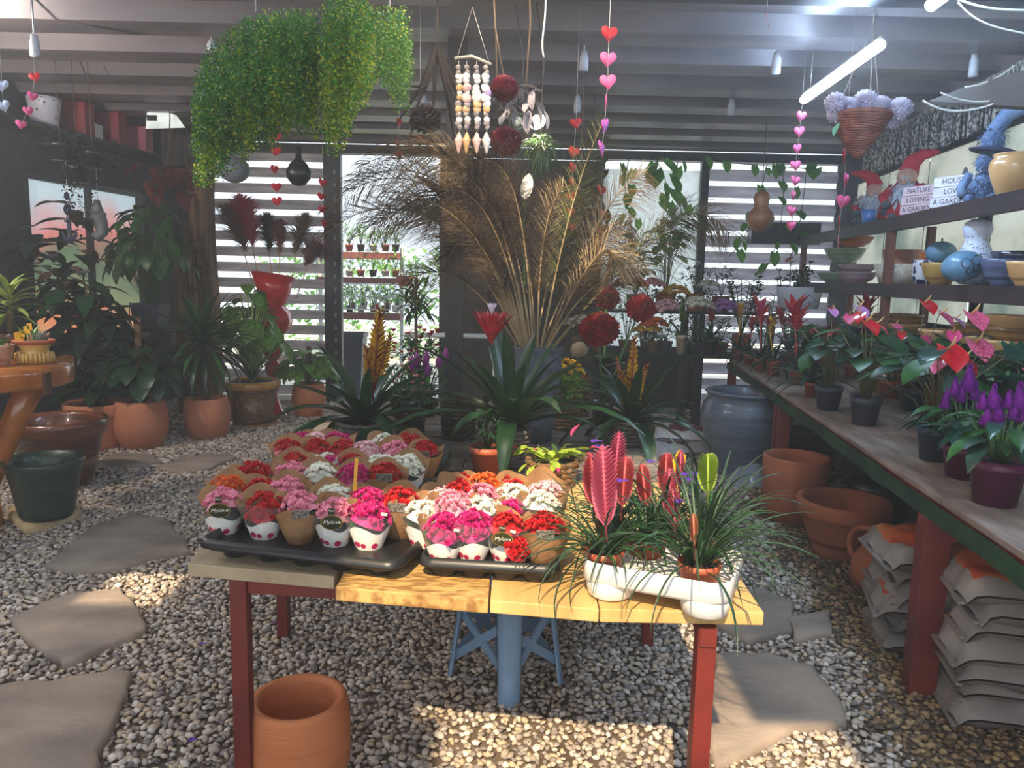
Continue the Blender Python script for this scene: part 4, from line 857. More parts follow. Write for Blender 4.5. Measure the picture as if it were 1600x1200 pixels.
def frond(label, px, Y0, Y1, m, ll=.27, n=150, start=.25, droop=.7, r=.006, grp='dried palm fronds in the grey vase', dens=1, name='palm_frond'):
    pts = [P(x, y, Y0 + (Y1 - Y0) * k / 3) for k, (x, y) in enumerate(px)]; c = bez(pts, 24)
    t = thing(name, label, 'palm frond', c[0], 0, grp); o = c[0]; c = [q - o for q in c]
    ob('rachis', MB().tube(c, [r * (1 - .75 * i / 24) for i in range(25)], 5), frL, t)
    b = MB()
    for i in range(n):
        s = start + (1 - start) * i / n; k = s * 24; j = min(23, int(k)); q = c[j].lerp(c[j + 1], k - j); T = (c[j + 1] - c[j]).normalized()
        sd = T.cross(Vector((0, 1, .2))).normalized(); ln = ll * math.sin(PI * min(1, (s - start) / (1 - start) * .85 + .12)) ** .6
        for g in (-1, 1):
            d = (T * .75 + sd * g * U(.4, .8) + Vector((0, U(-.55, .55), 0))).normalized(); e = d * ln * U(.75, 1.15); w_ = Vector((0, .002, 0)) + T.cross(d).normalized() * .0022; mid = q + e * .5 + Vector((0, 0, -.12 * ln * droop)); end = q + e + Vector((0, 0, -.6 * ln * droop))
            b.add([q - w_, q + w_, mid + w_, mid - w_, end], [(0, 1, 2, 3), (3, 2, 4)])
    ob('leaflets', b, m, t)['kind'] = 'stuff'
    return t
V0 = (835, 560)
FR = [
 ((828, 560), (800, 330), (720, 170), (560, 262), 3.70, 3.55, frM, 'arching dried frond whose tip reaches the doorway top'),
 ((826, 560), (770, 300), (640, 180), (510, 330), 3.72, 3.8, frM, 'arching dried frond with its tip over the red pampas vase'),
 ((830, 560), (790, 300), (740, 210), (620, 250), 3.74, 3.4, frL, 'pale dried frond curving over nearest the viewer'),
 ((822, 560), (740, 380), (660, 260), (560, 370), 3.76, 4.0, frM, 'low dried frond bending down in front of the doorway'),
 ((824, 560), (760, 420), (690, 330), (640, 330), 3.70, 3.9, frM, 'short dried frond leaning towards the black post'),
 ((832, 560), (810, 350), (770, 220), (650, 225), 3.68, 3.6, frM, 'dried frond along the crest of the bundle'),
 ((820, 560), (770, 470), (700, 390), (640, 440), 3.78, 3.9, frM, 'lowest dried frond on the doorway side'),
 ((834, 560), (820, 300), (800, 240), (740, 250), 3.66, 3.5, frM, 'short upright dried frond near the crest'),
 ((840, 560), (840, 400), (850, 330), (880, 290), 3.72, 3.7, frL, 'short upright pale frond below the floodlight'),
 ((846, 560), (900, 420), (940, 300), (1010, 268), 3.74, 3.9, frL, 'straight pale frond rising towards the white tarpaulin'),
 ((850, 560), (930, 460), (1000, 380), (1090, 330), 3.70, 4.0, frG, 'greenish frond leaning over the red dahlias'),
 ((852, 560), (960, 430), (1060, 260), (1140, 365), 3.72, 4.1, frM, 'frond with a drooping tip before the louvred wall'),
 ((848, 560), (900, 430), (960, 340), (960, 420), 3.68, 3.5, frL, 'pale frond curling back above the dahlias'),
 ((842, 560), (870, 420), (890, 300), (945, 185), 3.70, 3.6, frG, 'tall thin yellow-green frond tip beside the purple hearts'),
 ((838, 560), (830, 420), (820, 330), (790, 290), 3.74, 3.7, frM, 'upright dried frond in the centre of the bundle'),
 ((826, 560), (780, 400), (720, 300), (600, 300), 3.72, 3.3, frM, 'dried frond sweeping low towards the tall yellow bromeliad'),
 ((822, 560), (750, 340), (600, 250), (480, 395), 3.80, 4.2, frM, 'longest dried frond reaching the pampas plumes'),
 ((824, 560), (770, 330), (660, 230), (545, 300), 3.70, 3.6, frM, 'dark dried frond in the thick of the arch, tip before the doorway'),
 ((822, 560), (760, 380), (690, 280), (590, 350), 3.68, 3.6, frM, 'dark dried frond hanging low over the doorway edge'),
 ((826, 560), (790, 340), (730, 240), (660, 330), 3.66, 3.4, frM, 'dark dried frond curling down before the black post'),
 ((824, 560), (780, 420), (740, 340), (700, 400), 3.64, 3.5, frM, 'short dark frond against the black post'),
 ((828, 560), (800, 380), (770, 280), (700, 260), 3.62, 3.5, frM, 'dark dried frond beside the broad tan sheath'),
 ((836, 560), (850, 440), (870, 380), (905, 350), 3.76, 3.9, frM, 'dark upright frond before the orange-red garland'),
 ((840, 560), (880, 440), (930, 360), (985, 350), 3.78, 4.2, frM, 'dark frond leaning over the black gourd'),
 ((846, 560), (890, 480), (930, 420), (1000, 430), 3.66, 3.6, frM, 'low dried frond over the cream silk rose'),
]
for a in FR: frond(a[7], a[:4], a[4], a[5], a[6])
# broad palm sheath catching the light + white spathe
t = thing('palm_sheath', 'broad tan palm sheath arching inside the frond bundle', 'palm frond', vz); b = MB()
c = bez([P(*q, 3.76) for q in ((828, 560), (770, 420), (720, 300), (650, 275))], 16); v = []
for i, q in enumerate(c):
    T = (c[min(16, i + 1)] - c[max(0, i - 1)]).normalized(); sd = T.cross(Vector((0, 1, 0))).normalized(); w_ = .034 * math.sin(PI * (.12 + .85 * i / 16)) ** .8
    for k in (-1, -.5, 0, .5, 1): v.append(q - vz + sd * k * w_ + Vector((0, abs(k) * .02 - .02, 0)))
ob('sheath_blade', b.add(v, [(5 * i + j, 5 * i + j + 1, 5 * i + j + 6, 5 * i + j + 5) for i in range(16) for j in range(4)]), spM, t)
t = thing('white_spathe', 'white pointed silk petal standing above the palm bundle', 'artificial flowers', P(818, 312, 3.7)); link('petal', LM('oval', .45, .2, mat('white_silk', (240, 236, 224), transl=.2), .4), t, M=RM(0.3, 1.35, 1.4, (0, 0, 0), .13)); ob('stem', MB().tube([(0, 0, .01), (.02, 0, -.6)], .004, 5), stemM, t)
# ================================================================== LEFT FLOOR: POTS AND PLANTS
def heartplant(label, p, n, L, sp, h, m, potf, zt, name='climbing_plant', cat='plant', mosspole=0, lobe=.12, w=.85, el=(-.6, .3)):
    t = thing(name, label, cat, p); potf(t)
    bushy(t, zt, n, L, w, m, 'heart', sp, h, lobe=lobe, el=el, bend=.7)
    if mosspole: ob('moss_pole', MB().tube([(0, 0, zt - .05), (0, .02, zt + mosspole)], .03, 8), mat('coir', (120, 84, 50), (80, 56, 36), rough=1, bump=1, bscale=80), t)
    return t
pA, pB, pC, pD = G(222, 699, 0), G(325, 684, 0), G(395, 663, 0), G(483, 651, 0)
heartplant('climbing plant on a moss pole in a round terracotta planter below the wooden plinth', pA, 70, .17, .32, .50, leafD, lambda t: pot(t, .215, .42, 'egg', terra), .38, mosspole=.75)
t = thing('yucca', 'yucca with a bare trunk in a round terracotta planter', 'plant', pB); pot(t, .20, .38, 'egg', terra)
hh = P(322, 545, pB.y).z; ob('trunk', MB().tube([(0, 0, .3), (-.01, 0, hh * .7), (-.03, 0, hh)], [.028, .026, .024], 8), stemB, t)
for i in range(80): q = i / 79; leaf(t, LM('strap', .085, .4 + 1.2 * (1 - q), leafD if i % 3 else leafM, .4, seg=7), i * 2.4, -.2 + 1.5 * q, .54 * U(.8, 1.15), (-.03, 0, hh - .03 + .1 * q))
for i in range(18): leaf(t, LM('lance', .2, .6, leafM, .3), i * 2.4, U(.2, 1.2), .2 * U(.8, 1.1), (.1 * (-1) ** i, -.02, .38 + U(0, .18)))
t = thing('potted_plant', 'light green long-stemmed plant in an ornate yellow-brown glazed pot with saucer', 'plant', pC)
glz = mat('honey_glaze', (212, 156, 76), (176, 116, 50), rough=.3, coat=.4); glzT = mat('honey_relief_glaze', (168, 116, 50), (104, 66, 30), rough=.35, voro=26, bump=1.0, bscale=22, coat=.4, pts=(.05, .5)); brnG = mat('brown_glaze', (84, 46, 24), rough=.25, coat=.5)
ob('pot', MB().lathe([(0, .03), (.19, .03), (.2, .05), (.245, .36), (.2, .36), (0, .3)], 36), glzT, t); ob('pot_rim', MB().lathe([(.246, .36), (.25, .38), (.275, .39), (.285, .42), (.28, .455), (.26, .46), (.24, .44), (.22, .38), (0, .36)], 36), glz, t)
ob('pot_band', MB().lathe([(.242, .345), (.258, .352), (.258, .372), (.246, .378)], 36), brnG, t); ob('pot_band', MB().lathe([(.196, .04), (.212, .05), (.214, .07), (.2, .08)], 36), brnG, t); ob('saucer', MB().lathe([(0, 0), (.2, 0), (.27, .02), (.275, .035), (.25, .03), (0, .025)], 36), glz, t); ob('soil', MB().lathe([(0, .43), (.23, .43)], 20), soil, t)
bushy(t, .43, 60, .19, .75, leafL, 'heart', .30, .95, lobe=.12, el=(-.9, .2), stem_r=.006, sm=mat('pale_stem', (150, 176, 90), (120, 150, 70)))
for i in range(16): leaf(t, LM('strap', .06, 1.0, leafM, .4, seg=7), i * 2.4, U(.7, 1.3), U(.5, .8), (0, 0, .43), name='long_leaf')
heartplant('climbing plant with a moss pole in the terracotta planter beside the door post', pD, 50, .18, .28, .38, leafL, lambda t: pot(t, .17, .37, 'egg', mat('terracotta_warm', (214, 132, 84), (190, 104, 62), rough=.8)), .34, mosspole=.42)
# big dark plant
pE = G(122, 690, 0); pE.x += .30; pE.y -= .2
t = thing('rubber_plant', 'tall dark-leaved rubber plant standing before the steamed window', 'plant', pE); pot(t, .27, .40, 'flare', terra)
zt = P(110, 380, pE.y).z
for k in range(6):
    a = k * 1.05; c = [Vector((.05 * math.cos(a), .05 * math.sin(a), .35)), Vector((.16 * math.cos(a), .14 * math.sin(a), zt * .5)), Vector((-.1 + .22 * math.cos(a), .16 * math.sin(a), zt * (.60 + .05 * k)))]
    ob('stem', MB().tube(c, [.014, .011, .007], 6), stemB, t)
    for i in range(40):
        q = .18 + .82 * i / 25; pos = c[0].lerp(c[1], min(1, q * 2)) if q < .5 else c[1].lerp(c[2], (q - .5) * 2)
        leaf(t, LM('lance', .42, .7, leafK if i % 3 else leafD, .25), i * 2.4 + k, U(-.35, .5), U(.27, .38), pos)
for k in range(3): leaf(t, LM('lance', .4, .4, mat('pink_leaf', (214, 90, 130), (190, 70, 110), transl=.3), .3), U(0, 6), .3, .14, (U(-.3, .1), -.25, U(.9, 1.5)), name='pink_leaf')
# brown and green glazed pots
browng = mat('brown_glazed', (118, 66, 40), (70, 36, 24), rough=.28, scale=3, stretch=(1, 1, 6), coat=.5); greeng = mat('green_glazed', (44, 66, 54), (26, 44, 36), rough=.35, scale=5, stretch=(1, 1, 4), coat=.3, bump=.2)
p = G(83, 764, 0); t = thing('large_pot', 'large empty brown glazed pot with a rolled rim beside the green one', 'pot', (p.x, p.y + .1, 0))
pr = [(0, 0), (.19, 0), (.2, .03), (.25, .2), (.235, .23), (.262, .26), (.28, .36), (.30, .375), (.315, .4), (.325, .46), (.318, .485), (.298, .49), (.285, .46), (.24, .2), (0, .15)]
ob('pot', MB().lathe(pr, 40), browng, t)
ps = G(70, 822, 0); t = thing('flat_stone', 'pale flat stone slab under the green pot', 'stone', (ps.x, ps.y, 0)); pts = [G(x, y, 0) - Vector((ps.x, ps.y, 0)) for x, y in ((12, 812), (40, 836), (80, 828), (128, 812), (120, 786), (70, 778), (30, 792))]
slab = MB(); nn = len(pts); v = [(q.x, q.y, 0) for q in pts] + [(q.x * 1.01, q.y, .05) for q in pts] + [(q.x * .9, q.y * .9, .062) for q in pts]
ob('slab', slab.add(v, [(l * nn + i, l * nn + (i + 1) % nn, (l + 1) * nn + (i + 1) % nn, (l + 1) * nn + i) for l in range(2) for i in range(nn)] + [tuple(range(2 * nn, 3 * nn))]), mat('cream_limestone', (216, 192, 146), (180, 150, 108), rough=.85, bump=.6, bscale=12), t)
p = G(74, 806, .062); t = thing('green_pot', 'empty dark green glazed pot standing on the pale stone slab', 'pot', p); ob('pot', MB().lathe([(0, 0), (.135, 0), (.15, .03), (.195, .28), (.21, .31), (.222, .345), (.215, .36), (.2, .355), (.185, .3), (.14, .06), (0, .05)], 36), greeng, t)
# slab table with pots
slabW = mat('varnished_slab', (196, 118, 54), (140, 72, 30), rough=.25, scale=2.5, stretch=(1, 4, 1), coat=.6, pts=(.3, .7))
z1 = 1.0; t = thing('slab_table', 'varnished live-edge wooden slab table with angled legs', 'table', (0, 0, 0))
pts = [G(x, y, z1) for x, y in ((-120, 590), (0, 583), (60, 578), (100, 572), (117, 566), (116, 556), (100, 553), (40, 560), (-120, 566))]; nn = len(pts); cc = sum(pts, Vector()) / nn
v = []
for dz, s in ((-.11, .95), (-.09, .985), (-.03, 1.0), (0, .985)): v += [(cc.x + (q.x - cc.x) * s, cc.y + (q.y - cc.y) * s, z1 + dz) for q in pts]
ob('slab', MB().add(v, [(l * nn + i, l * nn + (i + 1) % nn, (l + 1) * nn + (i + 1) % nn, (l + 1) * nn + i) for l in range(3) for i in range(nn)] + [tuple(range(nn - 1, -1, -1)), tuple(range(3 * nn, 4 * nn))]), slabW, t)
ob('crack', MB().box((G(57, 585, z1).x, G(57, 581, z1).y - .012, z1 - .06), (.016, .05, .12)), brnG, t, smooth=False)
yq = G(60, 570, z1).y + .12
ob('leg', MB().tube([(G(0, 575, z1).x, yq, z1 - .1), (G(-45, 575, z1).x, yq, .65), (G(-110, 575, z1).x, yq, .25), (G(-105, 575, z1).x, yq, 0)], [.08, .07, .07, .07], 8), slabW, t); ob('leg', MB().tube([(G(-150, 575, z1).x, yq, z1 - .12), (G(-130, 575, z1).x, yq, 0)], [.07, .06], 8), slabW, t)
ribG = mat('cream_yellow_glaze', (222, 180, 92), (196, 146, 66), rough=.3, coat=.4)
p = G(55, 568, z1); t = thing('succulent_pot', 'yellow pot with a ribbed belly, brown rim and yellow tags, planted with succulents', 'plant', p)
b = MB(); b.lathe([(0, 0), (.06, 0), (.065, .01)], 24)
for i in range(26): a = 2 * PI * i / 26; b.lathe([(0, .0), (.010, .008), (.012, .03), (.010, .05), (0, .06)], 6, RM(a, 0, 0, (.088 * math.cos(a), .088 * math.sin(a), .008)))
b.lathe([(.06, .0), (.086, .01), (.09, .04), (.074, .062), (.072, .085), (.09, .118)], 32); ob('pot', b, ribG, t); ob('pot_rim', MB().lathe([(.088, .11), (.105, .122), (.107, .135), (.098, .137), (.085, .12), (0, .118)], 32), terraO, t)
b = MB()
for i in range(70): b.tube([(q0 := (U(-.01, .065), U(-.05, .05), .115)), (q0[0] + U(-.01, .01), q0[1], .15 + U(0, .045))], [.004, .001], 4)
ob('grey_succulent', b, mat('grey_succulent', (130, 136, 120), (96, 104, 90)), t)
for i in range(12): leaf(t, LM('lance', .25, -.1, leafL if i % 2 else leafM, .5), i * 2.4, U(.8, 1.4), U(.07, .13), (-.03, U(-.03, .03), .118))
for x, z, s in ((-.075, .14, .045), (-.02, .18, .04), (.0, .2, .035), (-.045, .16, .035)): ob('yellow_tag', MB().add([(x, -.05, z), (x + s * .8, -.05, z - .008), (x + s * .7, -.05, z + s), (x - s * .1, -.05, z + s * .8)], [(0, 1, 2, 3)]).tube([(x + .01, -.048, z), (x + .02, -.04, .11)], .003, 4), mat('yellow_plastic', (240, 176, 36)), t, smooth=False)
p = G(2, 572, z1); t = thing('small_pot', 'small cream and terracotta pot cut off by the picture edge on the slab table', 'pot', p); pot(t, .07, .12, 'bowl', mat('cream_terracotta', (190, 150, 112), (160, 100, 70))); foliage(t, .1, 30, .04, .4, .05, .06, leafM)
p = G(20, 556, z1); p.y = min(p.y, 5.2); t = thing('dracaena', 'variegated dracaena in a dark pot behind the ribbed yellow pot', 'plant', p); pot(t, .08, .14, 'bowl', brnG); 
ob('trunk', MB().tube([(0, 0, .1), (0, 0, .28)], .02, 6), stemB, t)
for i in range(26): leaf(t, LM('lance', .2, .9, leafV, .3), i * 2.4, .1 + 1.2 * i / 25, U(.18, .26), (0, 0, .24 + .006 * i))
# wooden plinth with dark planter
pl = P(222, 545, 7.5); redw = mat('red_brown_wood', (86, 40, 34), (58, 28, 26), rough=.4, coat=.3)
t = thing('wooden_plinth', 'red-brown round wooden plinth table with a single turned post', 'table', (pl.x, pl.y, 0)); zt = P(222, 512, 7.5).z
ob('plinth_top', MB().lathe([(0, zt - .2), (.2, zt - .2), (.3, zt - .16), (.31, zt - .02), (.29, zt), (0, zt)], 28), redw, t); ob('plinth_post', MB().lathe([(.2, 0), (.18, .04), (.07, .1), (.06, zt * .5), (.08, zt - .2)], 16), mat('driftwood', (130, 96, 66), (90, 66, 48), rough=.8), t)
t = thing('climbing_plant', 'bushy green climber in a dark square planter on the wooden plinth', 'plant', (pl.x + .1, pl.y, zt + .002)); ob('pot', MB().lathe([(0, 0), (.16, 0), (.19, .23), (.2, .24), (.18, .24), (0, .2)], 4, Matrix.Rotation(PI / 4, 4, 'Z')), greyP, t, smooth=False)
bushy(t, .2, 110, .17, .75, leafM, 'heart', .36, 1.0, lobe=.1, el=(-1.0, .4)); ob('trailing_stem', MB().tube([(-.15, -.1, .25), (-.1, -.25, -.1), (-.35, -.3, -.13), (-.6, -.2, -.02)], .005, 5), stemM, t)
# tree trunks
trunkM = mat('dead_trunk', (150, 116, 84), (84, 62, 46), rough=.85, scale=3, stretch=(6, 6, .5), bump=.8, bscale=12, pts=(.35, .6))
for px, Y, r, lab, hgt in ((320, 8.4, .125, 'thick split dead tree trunk standing at the corner', 2.98), (284, 8.15, .05, 'thin grey weathered post beside the split trunk', 1.75)):
    x = P(px, 500, Y).x; t = thing('tree_trunk', lab, 'trunk', (x, Y, 0)); b = MB(); v = []
    pr = [(r * (1.15 + .15 * math.sin(z * 2.3)), z) for z in np.linspace(0, hgt, 16)]; b.lathe(pr, 14, wob=.09, cap=True); ob('trunk', b, trunkM, t)
    if r > .1: ob('crack', MB().tube([(-.02, -r * 1.18, .9), (-.04, -r * 1.2, 1.3), (-.01, -r * 1.18, 1.8)], [.01, .03, .008], 6), blackM, t)
# dried tufts on driftwood
t = thing('dried_grass_bundle', 'brown dried grass tufts layered on driftwood before the trunk', 'dried grass', P(290, 400, 8.0)); b = MB(); tuft = mat('dried_brown', (112, 88, 74), (70, 54, 48), rough=.9, rv=.2)
for cx, cz, rr in ((0, .1, .3), (-.2, -.02, .25), (.15, -.15, .28), (-.1, .3, .25), (.1, -.35, .25)):
    for i in range(90): a = U(0, 6.28); b.blade('lance', rr * U(.6, 1.1), .05, .9, 4, .2, M=RM(a, U(-.1, .9), 0, (cx, 0, cz)))
ob('grass', b, tuft, t)['kind'] = 'stuff'; ob('driftwood_stem', MB().tube([(0, .05, -1.3), (.05, .05, -.4), (0, .05, .3)], [.05, .04, .02], 8), trunkM, t)
# red pedestal vase with pampas
pv = G(428, 649, 0); t = thing('red_vase', 'tall glossy red floor vase of stacked balls with a slanted cup', 'vase', pv); s_ = pv.y / 1200
H_ = lambda y: P(428, y, pv.y).z
pr = [(0, 0), (.155, 0), (.15, .012), (.09, .08), (.05, .2), (.045, H_(590)), (.075, H_(582)), (.085, H_(575)), (.075, H_(566)), (.04, H_(563)), (.07, H_(560)), (.1, H_(548)), (.09, H_(538)), (.045, H_(533)), (.06, H_(530)), (.04, H_(526)), (.12, H_(524)), (.19, H_(514)), (.215, H_(502)), (.2, H_(488)), (.14, H_(478)), (.12, H_(474))]
ob('vase_stem', MB().lathe(pr, 36), pinkW, t); b = MB(); v = []; n = 36
for k, (r0, z0) in enumerate(((.12, H_(476)), (.17, H_(455)), (.225, H_(428)), (.215, H_(429)), (.1, H_(474)))):
    for i in range(n): a = 2 * PI * i / n; v.append((r0 * math.cos(a) + .02, r0 * math.sin(a), z0 + (.035 * -math.cos(a) if 0 < k < 4 else 0)))
ob('vase_cup', b.add(v, [(k * n + i, k * n + (i + 1) % n, (k + 1) * n + (i + 1) % n, (k + 1) * n + i) for k in range(4) for i in range(n)]), mat('red_satin', (200, 34, 34), (186, 26, 28), rough=.3), t)
def plume(px0, py0, px1, py1, Y, w, c1, c2, lab, n=520):
    a, e = P(px0, py0, Y), P(px1, py1, Y); t = thing('pampas_plume', lab, 'dried plume', a, 0, 'plumes in the red vase'); d = e - a; b = MB()
    for i in range(n):
        q = R.random() ** .8; ww = w * math.sin(PI * min(1, .1 + q * .88)) ** .7; az = U(0, 6.28); nrm = d.normalized()
        o = d * (.3 + .66 * q); dirv = (nrm * 1.0 + (Vector((math.cos(az), .6 * math.sin(az), 0)) * .75)).normalized(); T = dirv.to_track_quat('X', 'Z').to_matrix().to_4x4()
        b.blade('lance', ww * U(.8, 1.3), .09, .7, 3, .1, M=Matrix.Translation(o) @ T)
    ob('plume', b, mat('plume_' + lab.split()[0], c1, c2, rough=.9, transl=.55), t)['kind'] = 'stuff'
    ob('stalk', MB().tube([(0, 0, -.25), d * .5], .006, 5), mat('straw', (200, 160, 100)), t)
plume(408, 425, 372, 302, 8.55, .26, (224, 40, 96), (196, 28, 78), 'magenta pampas plume leaning out of the red vase', 700)
plume(400, 428, 350, 320, 8.62, .3, (160, 116, 92), (124, 86, 70), 'brown feathery plume behind the magenta one', 500)
plume(425, 425, 415, 330, 8.65, .2, (36, 32, 40), (24, 22, 30), 'black plume standing upright in the red vase')
plume(436, 425, 438, 340, 8.5, .16, (190, 120, 112), (160, 92, 90), 'rosy narrow plume in the middle of the red vase')
plume(450, 428, 482, 330, 8.6, .2, (160, 124, 94), (124, 92, 72), 'tan bushy plume leaning towards the doorway')
plume(462, 430, 505, 385, 8.5, .24, (184, 124, 138), (140, 88, 104), 'mauve drooping plume at the door side of the red vase', 600)
# ================================================================== RIGHT BENCH PLANTS
BZ = .792
guzP = mat('coral_bract', (236, 90, 90), (206, 40, 56), rough=.4, transl=.15); guzY = mat('yellow_bract', (228, 186, 50), (206, 140, 40), rough=.4, transl=.15); guzD = mat('crimson_bract', (150, 24, 40), (110, 14, 30), rough=.4); magP = mat('pink_bract', (214, 60, 120), (180, 40, 90), rough=.4)
def guz(px, py, r, h, ptop, lab, m, m2=None, pm=terraP, n=18, L=.26, w=.13, bl=.1, lm=leafD, z=BZ, w2=.3, nb=14, fan=.5, cat='plant'):
    p = G(px, py, z); t = thing('guzmania', lab, cat, p); pot(t, r, h, m=pm, n=20)
    rosette(t, h * .9, n, L, w, lm, el=(.15, 1.25), bend=(.4, 1.6))
    zt = P(ptop[0], ptop[1], p.y).z - z; dx = P(ptop[0], ptop[1], p.y).x - p.x; hs = max(h + .05, zt - bl * 1.3)
    ob('flower_stalk', MB().tube([(0, 0, h * .8), (dx, 0, hs + bl * .4)], .006, 5), m, t)
    for i in range(nb):
        q = i / (nb - 1); leaf(t, LM('lance', w2, .2, (m2 if m2 and i % 3 == 0 else m), .5), i * 2.39996, .40 + fan * 1.1 * q + .2, bl * (.75 + .5 * q) * U(.85, 1.1), (dx * (.5 + .5 * q), 0, hs - bl * .5 + bl * .9 * q), name='bract')
    return t
guz(1153, 562, .052, .10, (1158, 470), 'guzmania with a yellow spiky flower in the terracotta pot at the far bench corner', guzY)
guz(1169, 570, .052, .10, (1176, 492), 'guzmania with a small crimson flower, second pot from the far bench corner', guzR)
guz(1187, 579, .055, .105, (1190, 462), 'guzmania with a tall coral pink flower, third pot from the far bench corner', guzP, magP, bl=.14, nb=18)
guz(1208, 587, .065, .125, (1203, 492), 'guzmania with a yellow flower in the fourth and larger terracotta pot', guzY, vrR)
guz(1245, 600, .06, .11, (1243, 458), 'guzmania with a tall flame-coloured flower before the white oval planter', guzP, guzR, bl=.16, nb=22, lm=leafB, L=.32)
guz(1266, 620, .045, .10, (1284, 500), 'bromeliad with a hanging deep red flower beside the grey pots', guzD, guzR, bl=.17, nb=24, fan=.2, lm=leafB, L=.34)
guz(1232, 568, .06, .11, (1218, 478), 'guzmania with a small red flower behind the terracotta row', guzR, lm=leafB, L=.34)
guz(1330, 590, .06, .11, (1358, 458), 'guzmania with a dark crimson flower before the mosaic planters', guzD, guzR, bl=.15, nb=22, L=.3)
guz(1300, 575, .055, .1, (1212, 505), 'green bromeliad between the coral guzmanias and the grey pots', leafB, lm=leafB, L=.3) if 0 else None
# anthuriums
spR = mat('anthurium_red', (206, 20, 34), (180, 12, 28), rough=.22, coat=.5); spP = mat('anthurium_pink', (232, 120, 160), (190, 30, 70), rough=.3, coat=.3, scale=9, stretch=(1, 4, 1), pts=(.45, .55)); spW = mat('anthurium_mauve', (206, 150, 206), (150, 60, 130), rough=.3, scale=9, stretch=(1, 4, 1)); spdx = mat('spadix', (236, 206, 140), (220, 170, 110), rough=.6)
def anth(px, py, r, h, lab, leaves, spathes, pm=greyP, L=.155, lm=leafD, nl=12):
    p = G(px, py, BZ); t = thing('anthurium', lab, 'plant', p); pot(t, r, h, m=pm, n=26)
    b = MB(); nl += 9
    for i in range(nl):
        a = i * 2.39996 + U(-.3, .3); rr = leaves[0] * math.sqrt((i + .6) / nl); z = h + leaves[1] * U(.55, 1.05)
        tip = Vector((rr * math.cos(a), rr * math.sin(a), z)); b.tube([(.015 * math.cos(a), .015 * math.sin(a), h * .85), (rr * .4 * math.cos(a), rr * .4 * math.sin(a), h + (z - h) * .6), tip], .003, 4)
        leaf(t, LM('heart', .78, .5, [lm, leafB, leafM][i % 3], .15, .22), a + U(-.5, .5), U(-.5, .25), L * U(.85, 1.2), tip)
    for sx, sy, s, m, az in spathes:
        q = P(sx, sy, p.y + U(-.05, .05)) - p; b.tube([(0, 0, h * .85), (q.x * .4, q.y * .4, q.z * .6), q], .003, 4)
        o = leaf(t, LM('heart', 1.0, .5, m, .25, .25), az, -.45, s * 1.15, q, name='spathe'); ob('spadix', MB().tube([(.02, 0, 0), (.18, 0, .30), (.22, 0, .55)], [.05, .05, .02], 6), spdx, o)
    ob('stems', b, mat('reddish_stem', (104, 112, 60), (96, 70, 50)), t)
    return t
anth(1293, 640, .083, .145, 'anthurium with pink-mauve flowers in the grey pot nearest the terracotta row', (.20, .34), [(1340, 480, .09, spW, -1.2), (1328, 493, .07, magP, -2), (1300, 484, .06, spW, -1.5)])
anth(1350, 663, .085, .15, 'anthurium with two red flowers and a dense sheaf of stems in a grey pot', (.20, .34), [(1352, 502, .10, spR, -1.2), (1366, 506, .09, spR, -.6), (1345, 490, .07, spR, -2.2)], nl=16)
anth(1425, 640, .088, .13, 'anthurium with red and pink flowers in the grey pot set back on the bench', (.24, .34), [(1445, 472, .10, spR, -1.4), (1468, 490, .10, spP, -1.0), (1490, 498, .08, spW, -.8), (1410, 520, .06, spR, -2)], nl=15)
anth(1458, 718, .078, .145, 'anthurium with a large flat red flower above the purple celosias', (.25, .34), [(1482, 545, .125, spR, -1.7), (1470, 562, .08, spP, -2.4), (1500, 560, .09, spR, -1)], L=.16, nl=14)
anth(1545, 690, .085, .14, 'anthurium with striped pink flowers rising behind the purple pots', (.28, .36), [(1518, 490, .11, spP, -1.5), (1524, 535, .12, spP, -1.6), (1540, 600, .06, spP, -1), (1490, 520, .07, magP, -2)], L=.19, nl=14)
anth(1600, 716, .085, .14, 'anthurium cut off by the picture edge on the bench', (.12, .30), [(1608, 580, .08, spP, -1.5)], L=.2, nl=10)
for k_, (px, py, lab, mm) in enumerate(((1290, 596, 'leafy anthurium without flowers behind the terracotta row', greyP), (1390, 622, 'leafy anthurium at the back between two grey pots', terraP), (1485, 660, 'leafy anthurium at the back of the bench under the gourds', greyP), (1435, 640, 'broad-leaved plant at the back of the bench before the brown bowls', terraP))):
    anth(px, py, .075, .12, lab, (.24, .30), [(px + 8, py - 115, .07, [spR, spP, spW, magP][k_], -1.4)], pm=mm, L=.16, nl=12)
celM = mat('celosia_purple', (156, 40, 170), (110, 20, 130), rough=.7, transl=.15, scale=30)
